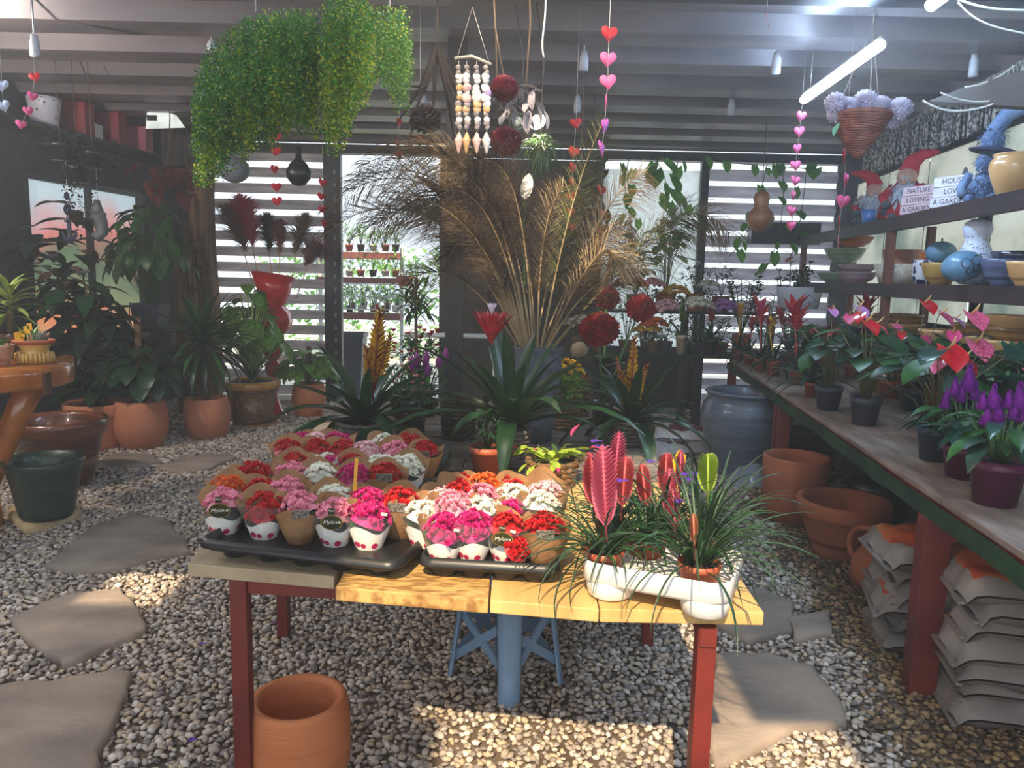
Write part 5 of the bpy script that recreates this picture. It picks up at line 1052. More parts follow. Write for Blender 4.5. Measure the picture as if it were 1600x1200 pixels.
def celosia(px, py, r, h, lab, fl, n=34):
    p = G(px, py, BZ); t = thing('celosia', lab, 'plant', p); pot(t, r, h, m=purpleP, n=28, fill=.9)
    b = MB()
    for i in range(n):
        a = i * 2.39996; rr = .13 * math.sqrt((i + .5) / n); z = h + .14 * U(.4, 1.1); tip = (rr * math.cos(a), rr * math.sin(a), z); b.tube([(0, 0, h * .85), tip], .003, 4)
        leaf(t, LM('lance', .38, .7, [leafD, leafM, leafB][i % 3] if i != 3 else leafL, .25), a, U(-.3, .5), U(.11, .17), tip)
    for sx, sy, s in fl:
        q = P(sx, sy, p.y) - p; b.tube([(0, 0, h * .9), (q.x, q.y, q.z)], .004, 4); o = MB()
        for k in range(70):
            f = k / 69; rr = s * .5 * (1 - f) ** .8; a = k * 2.4; o.blade('oval', s * .42, .7, -.6, 2, .4, M=RM(a, .55 + .8 * f, 0, (rr * .5 * math.cos(a), rr * .5 * math.sin(a), s * (f - .1) * 1.1)))
        o.lathe([(0, -.05 * s), (s * .18, 0), (s * .14, s * .5), (0, s * 1.1)], 8); ob('flower_plume', o, celM, t, q)
    ob('stems', b, stemM, t)
celosia(1500, 745, .075, .13, 'purple celosia in the farther of the two purple pots', [(1500, 628, .06), (1512, 612, .085), (1522, 625, .06), (1491, 620, .06), (1476, 640, .055), (1478, 628, .04)])
celosia(1553, 786, .095, .16, 'purple celosia in the nearer and larger purple pot', [(1550, 640, .07), (1540, 665, .06), (1556, 660, .07), (1534, 640, .05), (1590, 640, .075), (1582, 655, .06), (1596, 660, .06), (1574, 638, .05), (1600, 650, .07)])
# ================================================================== OVAL PLANTER, SHELF GOODS
t = thing('oval_planter', 'white oval planter with painted pattern at the far end of the bench', 'planter', P(1247, 482, 8.0)); ob('pot', MB().lathe([(0, 0), (.2, 0), (.235, .2), (.24, .22), (.225, .22), (.2, .03), (0, .03)], 32, sy=.7), mat('white_blue_glaze', (220, 226, 240), (150, 160, 190), rough=.25, scale=7, pts=(.6, .66)), t); foliage(t, .18, 60, .1, .4, .12, .3, leafD)
z2, z3, z1s = 2.0495, 1.5595, 1.0795
def on(px, z, off=.16):    # on the shelf at height z, at picture column px
    lo, hi = 2.6, 9.2
    for _ in range(40):
        m_ = (lo + hi) / 2; X = CS + off + K * m_; v = C3.transposed() @ (Vector((X, m_, z)) - Vector((0, 0, CAMZ))); x = 800 + 1200 * v.x / -v.z
        if x > px: lo = m_
        else: hi = m_
    return Vector((CS + off + K * lo, lo, z))
def bowl(name, lab, px, z, r, h, m, style='bowl', off=.17, dz=0, cat='bowl', group=None, n=32):
    p = on(px, z, off); t = thing(name, lab, cat, (p.x, p.y, z + dz), 0, group); pot(t, r, h, style, m, fill=0, name='bowl' if cat == 'bowl' else 'pot', n=n); return t
celG = mat('celadon_glaze', (150, 170, 140), (110, 130, 106), rough=.3, scale=2, stretch=(1, 1, 14), coat=.3); pinkG = mat('pink_grey_glaze', (190, 150, 156), (130, 120, 130), rough=.3, scale=2, stretch=(1, 1, 14)); mosW = mat('white_mosaic', (96, 84, 80), (220, 208, 190), rough=.4, voro=60, pts=(.1, .3)); mosO = mat('orange_mosaic', (200, 110, 46), (170, 130, 110), rough=.3, scale=9, coat=.3); navy = mat('navy_white_pattern', (34, 40, 90), (214, 214, 224), rough=.25, voro=22, pts=(.42, .46)); yelG = mat('ochre_glaze', (196, 158, 84), (160, 120, 56), rough=.3, coat=.3); bluG = mat('blue_grey_glaze', (110, 120, 160), (80, 88, 120), rough=.25, coat=.4, scale=2, stretch=(1, 1, 12)); tanG = mat('tan_glaze', (222, 176, 120), (206, 156, 100), rough=.25, coat=.4); orG = mat('orange_glaze', (214, 120, 40), (190, 96, 30), rough=.3); goldG = mat('brass_brown_glaze', (176, 130, 70), (90, 60, 40), rough=.2, coat=.6, scale=2, stretch=(1, 1, 10)); darkG = mat('dark_blue_glaze', (50, 54, 80), (34, 36, 56), rough=.2, coat=.5)
bowl('bowl', 'wide celadon green bowl, top of the pair by the orange post', 1316, z3, .19, .14, celG, dz=.19)
bowl('bowl', 'celadon green bowl under the wide one by the orange post', 1304, z3, .17, .10, celG, off=.12)
bowl('bowl', 'pink-rimmed grey bowl on the lower shelf by the orange post', 1338, z3, .17, .10, pinkG, off=.10); bowl('bowl', 'pink-grey bowl nested on top of its twin by the orange post', 1338, z3, .165, .08, pinkG, off=.10, dz=.085)
bowl('bowl', 'orange bowl in the dark gap under the top shelf', 1330, z3, .17, .09, orG, dz=.34, off=.2)
bowl('mosaic_planter', 'pale pebble mosaic planter in front of the orange mottled one', 1400, z3, .17, .15, mosW, 'straight', cat='planter', off=.13)
bowl('mosaic_planter', 'orange and grey mottled planter behind the pale mosaic one', 1408, z3, .16, .27, mosO, 'straight', cat='planter', off=.27)
bowl('patterned_jar', 'navy and white scroll-patterned jar next to the pale mosaic planter', 1441, z3, .075, .17, navy, 'cyl', cat='jar', off=.11)
bowl('bowl', 'orange glazed bowl behind the navy patterned jar', 1468, z3, .15, .22, orG, off=.28)
t = bowl('bowl', 'ochre bowl with a small bow relief beside the blue gourd', 1467, z3, .12, .145, yelG, off=.12)
ob('bow_relief', MB().tube([(-.03, -.105, .11), (-.02, -.11, .125), (0, -.112, .11), (.02, -.11, .125), (.03, -.105, .11), (.02, -.11, .095), (0, -.112, .11), (-.02, -.11, .095), (-.03, -.105, .11)], .004, 5), yelG, t)
bowl('bowl', 'blue-grey glazed bowl with a pink rim near the picture edge', 1565, z3, .12, .15, bluG, off=.12); bowl('bowl', 'dark blue bowl behind the blue-grey one', 1585, z3, .13, .2, darkG, off=.27)
bowl('bowl', 'ochre conical bowl behind the tall white gourd', 1548, z3, .11, .21, yelG, off=.28); bowl('bowl', 'cream bowl cut off by the picture edge', 1602, z3, .1, .13, tanG, off=.1)
# decorated gourds
gw = mat('gourd_white', (216, 222, 240), (196, 204, 228), rough=.3, coat=.3); gdots = mat('gourd_dotted', (50, 60, 110), (214, 220, 238), rough=.35, voro=55, pts=(.25, .32)); gb = mat('gourd_blue', (112, 154, 184), (92, 136, 170), rough=.3, coat=.3)
p = on(1519, z3, .10); s_ = p.y / 1200; t = thing('painted_gourd', 'tall white painted gourd with tiny blue dotted leaves', 'gourd', p); zt = P(1519, 341, p.y).z - z3
ob('gourd_belly', MB().lathe([(0, .0), (.07, .005), (.115, .05), (.125, .09), (.11, .15), (.07, zt * .62), (.062, zt * .68), (.07, zt * .74)], 32), gdots, t); ob('gourd_head', MB().lathe([(.07, zt * .735), (.082, zt * .84), (.07, zt * .94), (.03, zt * .995), (0, zt)], 32), gw, t); ob('stem', MB().tube([(0, 0, zt - .01), (.004, 0, zt + .012)], .006, 6), stemB, t)
p = P(1503, 416, on(1503, z3, -.02).y); t = thing('blue_gourd', 'blue flat gourd with a carved butterfly leaning on the dotted one', 'gourd', p); b = MB(); Mg = Matrix.Rotation(-.35, 4, 'Y')
ob('gourd_body', MB().ball((0, 0, 0), .112, 20, 14, sz=.8, M=Mg), gb, t); bf = MB()
for s in (-1, 1):
    for (cx, cz, rr) in ((.032, .026, .028), (.026, -.02, .02), (.026, -.02, .011)): bf.tube([(s * cx + rr * math.cos(a), -.106 + .2 * abs(cx) ** 1.5 * 5 * 0, cz + rr * math.sin(a)) for a in [k * PI / 6 for k in range(13)]], .0025, 4)
bf.tube([(0, -.11, -.04), (0, -.112, .04)], .004, 5); ob('butterfly_relief', bf, darkG, t, (0, -.003, 0), (0, -.3, 0))
p = P(1470, 398, on(1470, z3, .22).y); t = thing('blue_gourd', 'second blue gourd peeking out behind the ochre bowl', 'gourd', (p.x, p.y, z3 + .12 + .1)); ob('gourd_body', MB().ball((0, 0, 0), .1, 18, 12, sz=.8), gb, t); ob('stem', MB().tube([(0, 0, .07), (0, 0, .1)], .006, 6), stemB, t)
bowl('pedestal_bowl', 'tan glazed pot on a foot on the top shelf by the picture edge', 1578, z2, .115, .235, tanG, 'urn', off=.12, cat='pot')
# bowls stacked on the bottom shelf
for i, (px, r, nst, m, lab) in enumerate(((1400, .19, 3, goldG, 'brown glazed bowl with bright rim in the stack behind the red anthuriums'), (1470, .16, 2, darkG, 'dark glazed bowl in the stack behind the pink anthurium'), (1520, .15, 3, goldG, 'brown glazed bowl in the stack behind the striped anthuriums'), (1575, .15, 4, goldG, 'brass-brown bowl in the tall stack by the picture edge'), (1345, .18, 2, darkG, 'dark bowl in the short stack below the orange post'))):
    for k in range(nst):
        bowl('bowl', lab + ', ' + ['lowest', 'second up', 'third up', 'topmost'][k] if k < nst - 1 else lab + ', topmost', px, z1s, r * (1 - .02 * k), .11, m if k % 2 == 0 else tanG, dz=.07 * k, off=.17, group='stacked bowls on the bottom shelf')
for i, (px, r, m, lab) in enumerate(((1560, .17, goldG, 'large shallow brass-rimmed bowl standing on the bench at the back'), (1440, .15, terraO, 'shallow terracotta bowl standing at the back of the bench'), (1380, .15, goldG, 'shallow brown bowl at the back of the bench'))):
    p = on(px, BZ, -.12); t = thing('bowl', lab, 'bowl', (p.x, p.y, BZ + .001)); pot(t, r, .13, 'bowl', m, fill=0, name='bowl')
# book-shaped lettered blocks
pg = mat('whitewashed_wood', (226, 222, 226), (206, 204, 214), rough=.6, scale=5, stretch=(1, 6, 6)); pk = mat('pink_washed_wood', (226, 200, 208), (204, 180, 192), rough=.6, scale=5, stretch=(1, 6, 6)); ink = mat('grey_ink', (70, 66, 80))
def block(px, z, w_, h_, word, m, lab, dz, rz=0, off=.03):
    p = on(px, z2, off); t = thing('book_block', lab, 'book', (p.x, p.y, z2 + dz), PI / 2 + YAW + PI + .48 + rz, 'lettered wooden book blocks')
    ob('block', MB().box((0, .05, h_ / 2), (w_, .10, h_)), m, t, smooth=False, bevel=.003); text_on(t, word, (0, -.0015, h_ / 2), .05, ink); return t
for k, (wd, c) in enumerate((('A GARDEN', 'lowest'), ('LOVING', 'middle'), ('NATURE', 'topmost'))): block(1431 + k * .8, 0, .29 - .01 * k, .062, wd, pk, 'pinkish book-shaped block lettered %s, %s of its stack' % (wd, c), .0625 * k, U(-.05, .05))
for k, (wd, c) in enumerate((('A GARDEN', 'lowest'), ('LOVE', 'middle'), ('HOUSE', 'topmost'))): block(1484 + k, 0, .29, .062, wd, pg, 'bluish white book-shaped block lettered %s, %s of its stack' % (wd, c), .0625 * k, U(-.05, .05))
# plush figures
furW = mat('white_fur', (222, 226, 236), (176, 184, 204), rough=1, bump=1, bscale=60); feltR = mat('red_felt', (196, 34, 54), (170, 26, 44), rough=.95); furB = mat('blue_plush', (132, 156, 192), (92, 114, 156), rough=1, bump=1, bscale=50); furN = mat('navy_felt', (40, 46, 80), (28, 32, 60), rough=.95); skinc = mat('doll_skin', (222, 170, 150)); greyF = mat('grey_felt', (110, 114, 130), (80, 84, 100), rough=1)
def fur(parent, c, r, m, n=150, sz=1.0, L=.04, name='fur'):
    b = MB(); b.ball((0, 0, 0), r * .85, 12, 8, sz=sz)
    for i in range(n):
        z = 1 - 2 * (i + .5) / n; q = math.sqrt(1 - z * z); a = i * 2.4; b.blade('lance', L * U(.7, 1.3), .4, .8, 2, .2, M=RM(a + U(-.5, .5), math.asin(z) + U(-.8, .3), 0, (r * .8 * q * math.cos(a), r * .8 * q * math.sin(a), r * .8 * z * sz)))
    return ob(name, b, m, parent, c)
def gnome(px, off, lab, hatd, H_, s=1.0):
    p = on(px, z2, off); t = thing('gnome_figure', lab, 'figurine', p, YAW - .5)
    ob('body', MB().lathe([(0, 0), (.09 * s, 0), (.11 * s, .06 * s), (.095 * s, .2 * s), (.05 * s, .27 * s), (0, .29 * s)], 20), feltR, t)
    fur(t, (0, -.055 * s, .17 * s), .085 * s, furW, 170, 1.15, .05 * s, 'beard'); ob('nose', MB().ball((0, 0, 0), .018 * s, 10, 8), skinc, t, (0, -.13 * s, .235 * s))
    ob('face', MB().ball((0, 0, 0), .062 * s, 14, 10), skinc, t, (0, -.03 * s, .275 * s)); fur(t, (0, 0, .31 * s), .07 * s, furW, 90, .35, .03 * s, 'hat_trim')
    ob('hat', MB().tube([(0, 0, .31 * s), (hatd * .03, 0, .38 * s), (hatd * .10, 0, .42 * s), (hatd * .20, 0, .43 * s)], [.066 * s, .052 * s, .035 * s, .012 * s], 12), feltR, t)
    for q in (-1, 1):
        ob('arm', MB().tube([(q * .08 * s, 0, .22 * s), (q * .13 * s, -.04, .15 * s), (q * .10 * s, -.09, .11 * s)], [.03 * s, .032 * s, .03 * s], 8), feltR, t); ob('mitten', MB().ball((0, 0, 0), .03 * s, 10, 8), greyF, t, (q * .10 * s, -.1, .10 * s)); ob('boot', MB().ball((0, 0, 0), .04 * s, 10, 8, sz=.7), greyF, t, (q * .05 * s, -.07, .028 * s))
gnome(1362, .14, 'plush gnome with a white beard leaning behind the blue ceramic pot', -1, .4, 1.05); gnome(1412, .2, 'plush gnome in a red felt suit with grey mittens beside the book blocks', 1, .4, 1.2)
bowl('small_pot', 'small blue ribbed ceramic pot at the feet of the gnomes', 1357, z2, .065, .11, mat('blue_rib_glaze', (90, 140, 206), (70, 110, 180), rough=.3, coat=.3), 'straight', off=.03, cat='pot')
p = on(1345, z2, .05); t = thing('fur_bundle', 'grey and white fluffy bundle with dried stems at the shelf corner', 'decoration', p + Vector((0, 0, .03))); fur(t, (0, 0, .04), .08, greyF, 150, .8, .06); fur(t, (.02, .0, .16), .07, furW, 120, 1.0, .06, 'white_tuft')
p = on(1532, z2, .15); t = thing('plush_figure', 'blue plush figure with a broad navy hat and long fluffy brim', 'figurine', p, YAW - .5)
fur(t, (0, 0, .10), .085, furB, 160, 1.1, .04, 'plush_body'); fur(t, (0, 0, .25), .06, furB, 110, 1.0, .03, 'plush_head'); ob('hat_brim', MB().lathe([(0, .31), (.16, .30), (.165, .31), (.07, .335), (0, .335)], 24, Matrix.Rotation(.22, 4, 'Y')), furN, t); fur(t, (.03, 0, .38), .075, furB, 130, 1.1, .04, 'hat_crown'); ob('hat_tip', MB().tube([(.03, 0, .42), (.09, 0, .52), (.16, 0, .55), (.22, 0, .53)], [.05, .045, .04, .03], 10), furB, t)
for q in (-1, 1):
    fur(t, (q * .06, -.06, .03), .035, furB, 50, 1, .025, 'plush_foot'); ob('arm', MB().tube([(q * .07, 0, .18), (q * .11, -.03, .1), (q * .09, -.06, .05)], [.03, .028, .03], 8), furB, t)
t = thing('grey_cone', 'grey felt cone ornament behind the bluish book blocks', 'decoration', on(1502, z2, .3)); ob('cone', MB().lathe([(.08, 0), (.085, .01), (.05, .15), (.01, .3), (0, .31)], 16), greyF, t)
# ================================================================== BACK BENCH PLANTS
z8 = .792
def bb(px, py, r, h, pm, lab, top=None, col=None, kind='mum', step=False, L=.1, n=90, lm=leafM, bs=None):
    Y = 8.62 if step else 8.05; x = P(px, py, Y).x; z = 1.217 if step else z8
    t = thing('potted_plant', lab, 'plant', (x, Y + U(-.06, .06) * (not step), z)); (basket(t, r, h, pm) if bs else pot(t, r, h, m=pm, n=18))
    zt = (P(px, top, Y).z - z) if top else h + .2
    if kind == 'mum': foliage(t, h, n, .06, .5, r * 1.7, zt - h - .05, lm); mumhead(t, (0, -.03, zt - .06), r * 1.9, col, 44, fr=.3)
    elif kind == 'leafy': bushy(t, h, 26, L * 1.6, .55, lm, 'oval', r * 2.2, zt - h, el=(-.2, .9))
    elif kind == 'small': foliage(t, h, n, .07, .45, r * 1.8, zt - h, lm)
    return t
fl = {k: HM[k][0].materials[0] for k in HM}; lil = mat('petal_lilac', (214, 160, 220), (180, 120, 196), transl=.2)
for a in (
 (978, 540, .09, .13, wick, 'orange chrysanthemum on the back bench behind the dahlias', 440, fl['orange']), (1040, 545, .085, .12, greyP, 'pale pink chrysanthemum on the back bench', 478, fl['blush']), (1083, 548, .085, .12, greyP, 'white chrysanthemum on the back bench', 472, fl['white']), (1127, 548, .08, .12, terraP, 'lilac chrysanthemum at the bench corner', 476, lil),
 (1010, 548, .07, .14, alum, 'yellow pansy in a small tin bucket on the back bench', 510, fl['yellow']), (935, 545, .08, .14, wick, 'yellow flowers in a basket at the rear beside the fronds', 495, fl['yellow']), (1020, 545, .07, .12, wick, 'orange-red blooms in a basket in the middle of the back bench', 500, fl['orange']), (905, 545, .08, .14, wick, 'pale blooms in a basket at the hidden end of the back bench', 500, fl['white'])): bb(*a)
for a in ((1055, 465, .08, .09, wick, 'pale yellow chrysanthemum on the upper step', 452, fl['yellow']), (1018, 465, .07, .08, terraP, 'small pink blooms on the upper step beside the orange basket', 440, fl['pink']), (1105, 465, .06, .08, terraP, 'small white blooms on the upper step between two baskets', 440, fl['white'])): bb(*a, step=True)
wo = mat('orange_wicker', (204, 116, 62), (150, 78, 44), rough=.8, scale=30, bump=.6, bscale=60)
bb(993, 460, .095, .17, wick, 'dark bushy plant in the straw basket on the upper step', 385, None, 'leafy', True, lm=leafD, bs=1, L=.1)
bb(1040, 460, .11, .20, wo, 'tall variegated plant in the bright orange basket on the upper step', 330, None, 'leafy', True, lm=leafL, bs=1, L=.12)
bb(1086, 460, .095, .19, wo, 'yellow-budded plant in the second orange basket on the upper step', 405, fl['yellow'], 'small', True, lm=leafD, bs=1)
bb(1127, 460, .09, .17, wick, 'fine-leaved plant in the brown basket on the upper step', 405, None, 'small', True, lm=leafD, bs=1)
for px, top, m, lab, ms in ((1063, 465, leafL, 'guzmania with a lime sword flower in a cream pot on the back bench', mat('cream_pot', (214, 190, 160))), (1108, 462, guzR, 'guzmania with a red feather flower in a black pot on the back bench', blackP)):
    x = P(px, 550, 7.95).x; t = thing('guzmania', lab, 'plant', (x, 7.93, z8)); pot(t, .06 if px < 1080 else .09, .2 if px < 1080 else .17, m=ms); rosette(t, .16, 16, .3, .14, leafM, el=(.3, 1.2), bend=(.4, 1.4)); zt = P(px, top, 7.93).z - z8
    b0 = Vector((0, 0, zt * .55)); sword(t, b0, Vector((0, 0, zt)), .07, m, m)
for px, top, lab in ((1160, 430, 'zz plant with upright stems at the bench corner'), (1195, 440, 'second zz plant beside the white oval planter'), (1235, 395, 'dark glossy shrub with one orange leaf before the louvred wall')):
    x = P(px, 500, 8.3).x; t = thing('zz_plant', lab, 'plant', (x, 8.3, z8 if px < 1170 else 0)); z0 = t.location.z; pot(t, .1, .2 if z0 else .8, m=terraP if z0 else blackP, rb=.09); zt = P(px, top, 8.3).z - z0; hb = .18 if z0 else .76
    for s in range(8):
        a = s * .8; tip = Vector((.17 * math.cos(a), .12 * math.sin(a), zt * U(.8, 1.0))); o = ob('stem', MB().tube([(0, 0, hb), tip], .006, 5), stemM, t)
        for k in range(8):
            q = .35 + .65 * k / 7
            for g in (-1, 1): leaf(t, LM('oval', .4, .3, leafD if px > 1200 or k % 2 else leafM, .3), a + g * 1.3, .5, .09, Vector((0, 0, hb)).lerp(tip, q))
    if px == 1235: leaf(t, LM('oval', .6, .2, mat('orange_leaf', (250, 180, 130), (236, 140, 90), transl=.4), .2), -1.2, .6, .12, P(1228, 410, 8.2) - t.location, name='orange_leaf')
# climbing vines with heart leaves on the tarpaulin and louvres
vleaf = mat('vine_leaf', (110, 170, 70), (70, 130, 50), rough=.4, transl=.6, rv=.2)
def vine(pts, Y, nl, lab, s=(.09, .17), m=vleaf):
    c = [P(x, y, Y) for x, y in pts]; t = thing('hanging_vine', lab, 'plant', c[0]); c = bez([q - c[0] for q in c], 20); ob('vine_stem', MB().tube(c, .005, 4), stemM, t)
    for i in range(nl): q = c[int(1 + 19 * i / nl)]; leaf(t, LM('heart', .85, .4, m, .1, .2), -PI / 2 + U(-1.1, 1.1), U(-1.3, -.5), U(*s), q + Vector((U(-.1, .1), -.02, U(-.03, .03))))
vine([(985, 245), (960, 300), (1000, 340), (985, 420)], 8.9, 16, 'leafy vine hanging in front of the tarpaulin beside the black gourd'); vine([(1020, 245), (1060, 290), (1030, 330), (1050, 400)], 8.85, 16, 'vine with the largest round leaves on the tarpaulin', (.14, .26)); vine([(1060, 245), (1050, 300), (1080, 340), (1055, 400)], 8.9, 10, 'thin vine hanging beside the wall post'); vine([(1200, 250), (1180, 350), (1160, 380), (1140, 400)], 8.7, 9, 'sparse vine slanting down from the hanging gourd cord'); vine([(1222, 245), (1230, 330), (1215, 420), (1175, 440)], 8.7, 9, 'sparse vine trailing down to the zz plants'); vine([(1262, 245), (1255, 330), (1245, 380), (1235, 400)], 8.7, 5, 'sparse vine behind the pink heart garland'); vine([(1100, 250), (1200, 262), (1250, 258), (1290, 270)], 8.75, 7, 'vine running along the top of the louvres'); vine([(940, 240), (930, 290), (945, 330), (940, 400)], 8.9, 12, 'leafy vine at the dark edge of the tarpaulin', m=leafD)
# ================================================================== HANGING THINGS
# asparagus-like artificial fern baskets
fernG = mat('fern_green', (84, 146, 58), (36, 88, 38), rough=.55, transl=.3, scale=3); fernY = mat('fern_yellow', (176, 184, 48), (120, 146, 36), rough=.55, transl=.3)
def fern(name, lab, Y, edge, ns, yel):
    """edge: list of (px, top_y, bottom_y) columns of the hanging mass"""
    xs = [e[0] for e in edge]; cx = sum(xs) / len(xs); c = P(cx, min(e[1] for e in edge) - 14, Y); t = thing(name, lab, 'hanging plant', c); b = MB(); n_ = len(edge) - 1
    ob('hanging_pot', MB().lathe([(0, -.02), (.09, -.02), (.13, .06), (.135, .1), (.12, .1), (0, .05)], 20), mat('brown_pot', (70, 50, 40)), t, (0, 0, .13)); ob('hook_wire', MB().tube([(0, 0, -.05), (0, 0, 3.12 - c.z)], .003, 4), string, t)
    for k in range(ns):
        u = min(n_ - .001, max(0, ((k % 31) + .5) / 31 * n_ + R.gauss(0, .07))); i = int(u); f = u - i; e0, e1 = edge[i], edge[min(i + 1, n_)]; px = e0[0] + (e1[0] - e0[0]) * f; ty = e0[1] + (e1[1] - e0[1]) * f; by = e0[2] + (e1[2] - e0[2]) * f
        dy = U(-.22, .22); a = P(px, ty + U(0, .35) * (by - ty), Y + dy) - c; z1_ = P(px, by - (abs(R.gauss(0, .16)) + .16 * ((k % 31) * 7 % 5 == 0) + .08 * ((k % 31) % 3 == 0)) * (by - ty), Y + dy).z - c.z
        st = int(max(3, (a.z - z1_) / .0125)); x, y = a.x, a.y
        for j in range(st):
            z = a.z - (a.z - z1_) * j / st; x += U(-.004, .004); y += U(-.004, .004)
            for g in range(3):
                q = Vector((x + U(-.018, .018), y + U(-.018, .018), z)); s = U(.004, .008); d1 = Vector((U(-1, 1), U(-1, 1), U(-1, .4))).normalized() * s; d2 = d1.cross(Vector((U(-1, 1), U(-1, 1), U(-1, 1)))).normalized() * s * .7
                b.add([q - d1, q + d2, q + d1, q - d2], [(0, 1, 2, 3)], mi=1 if R.random() < yel(px, j / st) else 0)
    o = ob('foliage', b, [fernG, fernY], t, smooth=False); o['kind'] = 'stuff'
fern('hanging_fern', 'large bright green artificial trailing fern hung from the roof', 3.1, [(306, 130, 296), (322, 85, 300), (342, 58, 285), (375, 30, 268), (400, 18, 236), (425, 12, 240), (450, 10, 215), (475, 12, 225), (495, 20, 222)], 560, lambda px, f: .12 + .35 * (f > .55) * (px % 60 < 34))
fern('hanging_fern', 'second yellow-flecked trailing fern hung beside the large one', 2.95, [(508, -8, 248), (520, -10, 252), (535, -12, 238), (550, -12, 185), (568, -12, 170), (578, 10, 130)], 300, lambda px, f: .25 + .3 * (f > .3))
fernG2 = fernG
fern('hanging_fern', 'dim trailing fern behind the yellow-flecked one', 3.7, [(575, 10, 110), (600, 5, 150), (620, 5, 180), (640, 10, 185)], 110, lambda px, f: .25)
# heart garlands
def heart_mesh(m, th=.0015):
    n = 20; pts = []
    for i in range(n):
        a = 2 * PI * i / n; pts.append((16 * math.sin(a) ** 3 / 32, (13 * math.cos(a) - 5 * math.cos(2 * a) - 2 * math.cos(3 * a) - math.cos(4 * a)) / 32))
    v = [(x, -th * 12, z) for x, z in pts] + [(x, th * 12, z) for x, z in pts]
    return MB().add(v, [tuple(range(n)), tuple(range(2 * n - 1, n - 1, -1))] + [(i, n + i, n + (i + 1) % n, (i + 1) % n) for i in range(n)]).mesh('heart', m)
hp = heart_mesh(mat('heart_pink', (236, 110, 160), (228, 96, 150), rough=.7, transl=.25)); hr = heart_mesh(mat('heart_red', (214, 40, 50), (200, 30, 44), rough=.7, transl=.25)); ho = heart_mesh(mat('heart_orange', (238, 84, 50), (226, 66, 40), rough=.7, transl=.3)); hv = heart_mesh(mat('heart_violet', (206, 100, 190), (190, 80, 170), rough=.7, transl=.25)); hw = heart_mesh(mat('heart_white', (214, 218, 236), transl=.3))
def garland(lab, x0, pts, Y, w, top=None):
    a = P(pts[0][0], pts[0][1], Y); t = thing('heart_garland', lab, 'garland', (a.x, a.y, 3.128), 0); l = [Vector((0, 0, 0))]
    for px, py, m, tw in pts:
        q = P(px, py, Y) - t.location; h_ = link('heart', m, t, q, (U(-.2, .2), U(-.25, .25), tw)); h_.scale = (w * Y / 1200,) * 3; l.append(q)
    ob('thread', MB().tube(l, .0012, 3), string, t)
garland('pink paper heart garland hanging from the end of the lit tube lamp', 0, [(1252, 181, hp, .3), (1249, 205, hp, .2), (1246, 232, hp, .5), (1243, 258, hp, .1), (1243, 282, hp, .3), (1240, 305, hp, .8), (1237, 329, hp, .3), (1236, 352, hp, -1.0)], 5.0, 18)
garland('pink heart garland in front of the wicker cone and the gnomes', 0, [(1319, 243, hr, 1.0), (1322, 280, hp, .9), (1317, 314, hp, .2), (1312, 346, hr, 1.1), (1310, 377, hp, 1.2)], 4.2, 24)
garland('faded pink heart garland with violet hearts below, near the shell chime', 0, [(952, 52, hr, .2), (950, 92, hp, .1), (950, 127, hp, .1), (947, 160, hp, 1.4), (945, 196, hv, 1.0), (940, 231, hv, 1.1)], 3.4, 26)
garland('orange-red heart garland glowing behind the palm bundle', 0, [(900, 192, hr, .2), (897, 237, ho, .3), (895, 262, hr, .9), (894, 284, ho, 1.1), (893, 307, ho, .4), (891, 332, ho, .6), (893, 355, ho, .5)], 4.6, 19)
garland('red heart garland over the black round gourd near the pampas plumes', 0, [(430, 187, hr, 1.3), (431, 213, hr, .2), (431, 236, hr, .1), (429, 264, hr, 1.1), (432, 292, hr, .5), (433, 314, hr, .3)], 4.8, 16)
garland('red heart garland beside the door post', 0, [(504, 285, hr, .6), (502, 307, hr, .7), (504, 327, hr, .5), (507, 349, hr, .9)], 6.0, 14)
garland('red heart garland hanging below the dim fern', 0, [(624, 190, hr, 1.1), (621, 224, hr, 1.4), (624, 241, hr, .5)], 5.0, 14)
garland('dark red heart garland before the tarpaulin and black gourd', 0, [(940, 297, hr, .5), (941, 334, hr, .9), (938, 362, hr, 1.0)], 6.5, 18)
garland('garland of one red and three curled pink hearts by the dark wall', 0, [(54, 120, hr, .2), (51, 150, hp, 1.0), (44, 173, hp, 1.0), (33, 194, hp, .7)], 4.4, 16)
garland('white heart garland cut off by the picture edge', 0, [(3, 133, hw, .1), (5, 165, hw, .1)], 3.6, 20)
garland('short red garland tip hanging from the roof near the tube lamp', 0, [(1198, 26, hr, 1.2), (1200, 38, hr, 1.3)], 4.0, 10)
garland('single red heart beside the palm crest', 0, [(656, 215, hr, .2), (654, 236, hr, 1.0)], 4.3, 10)
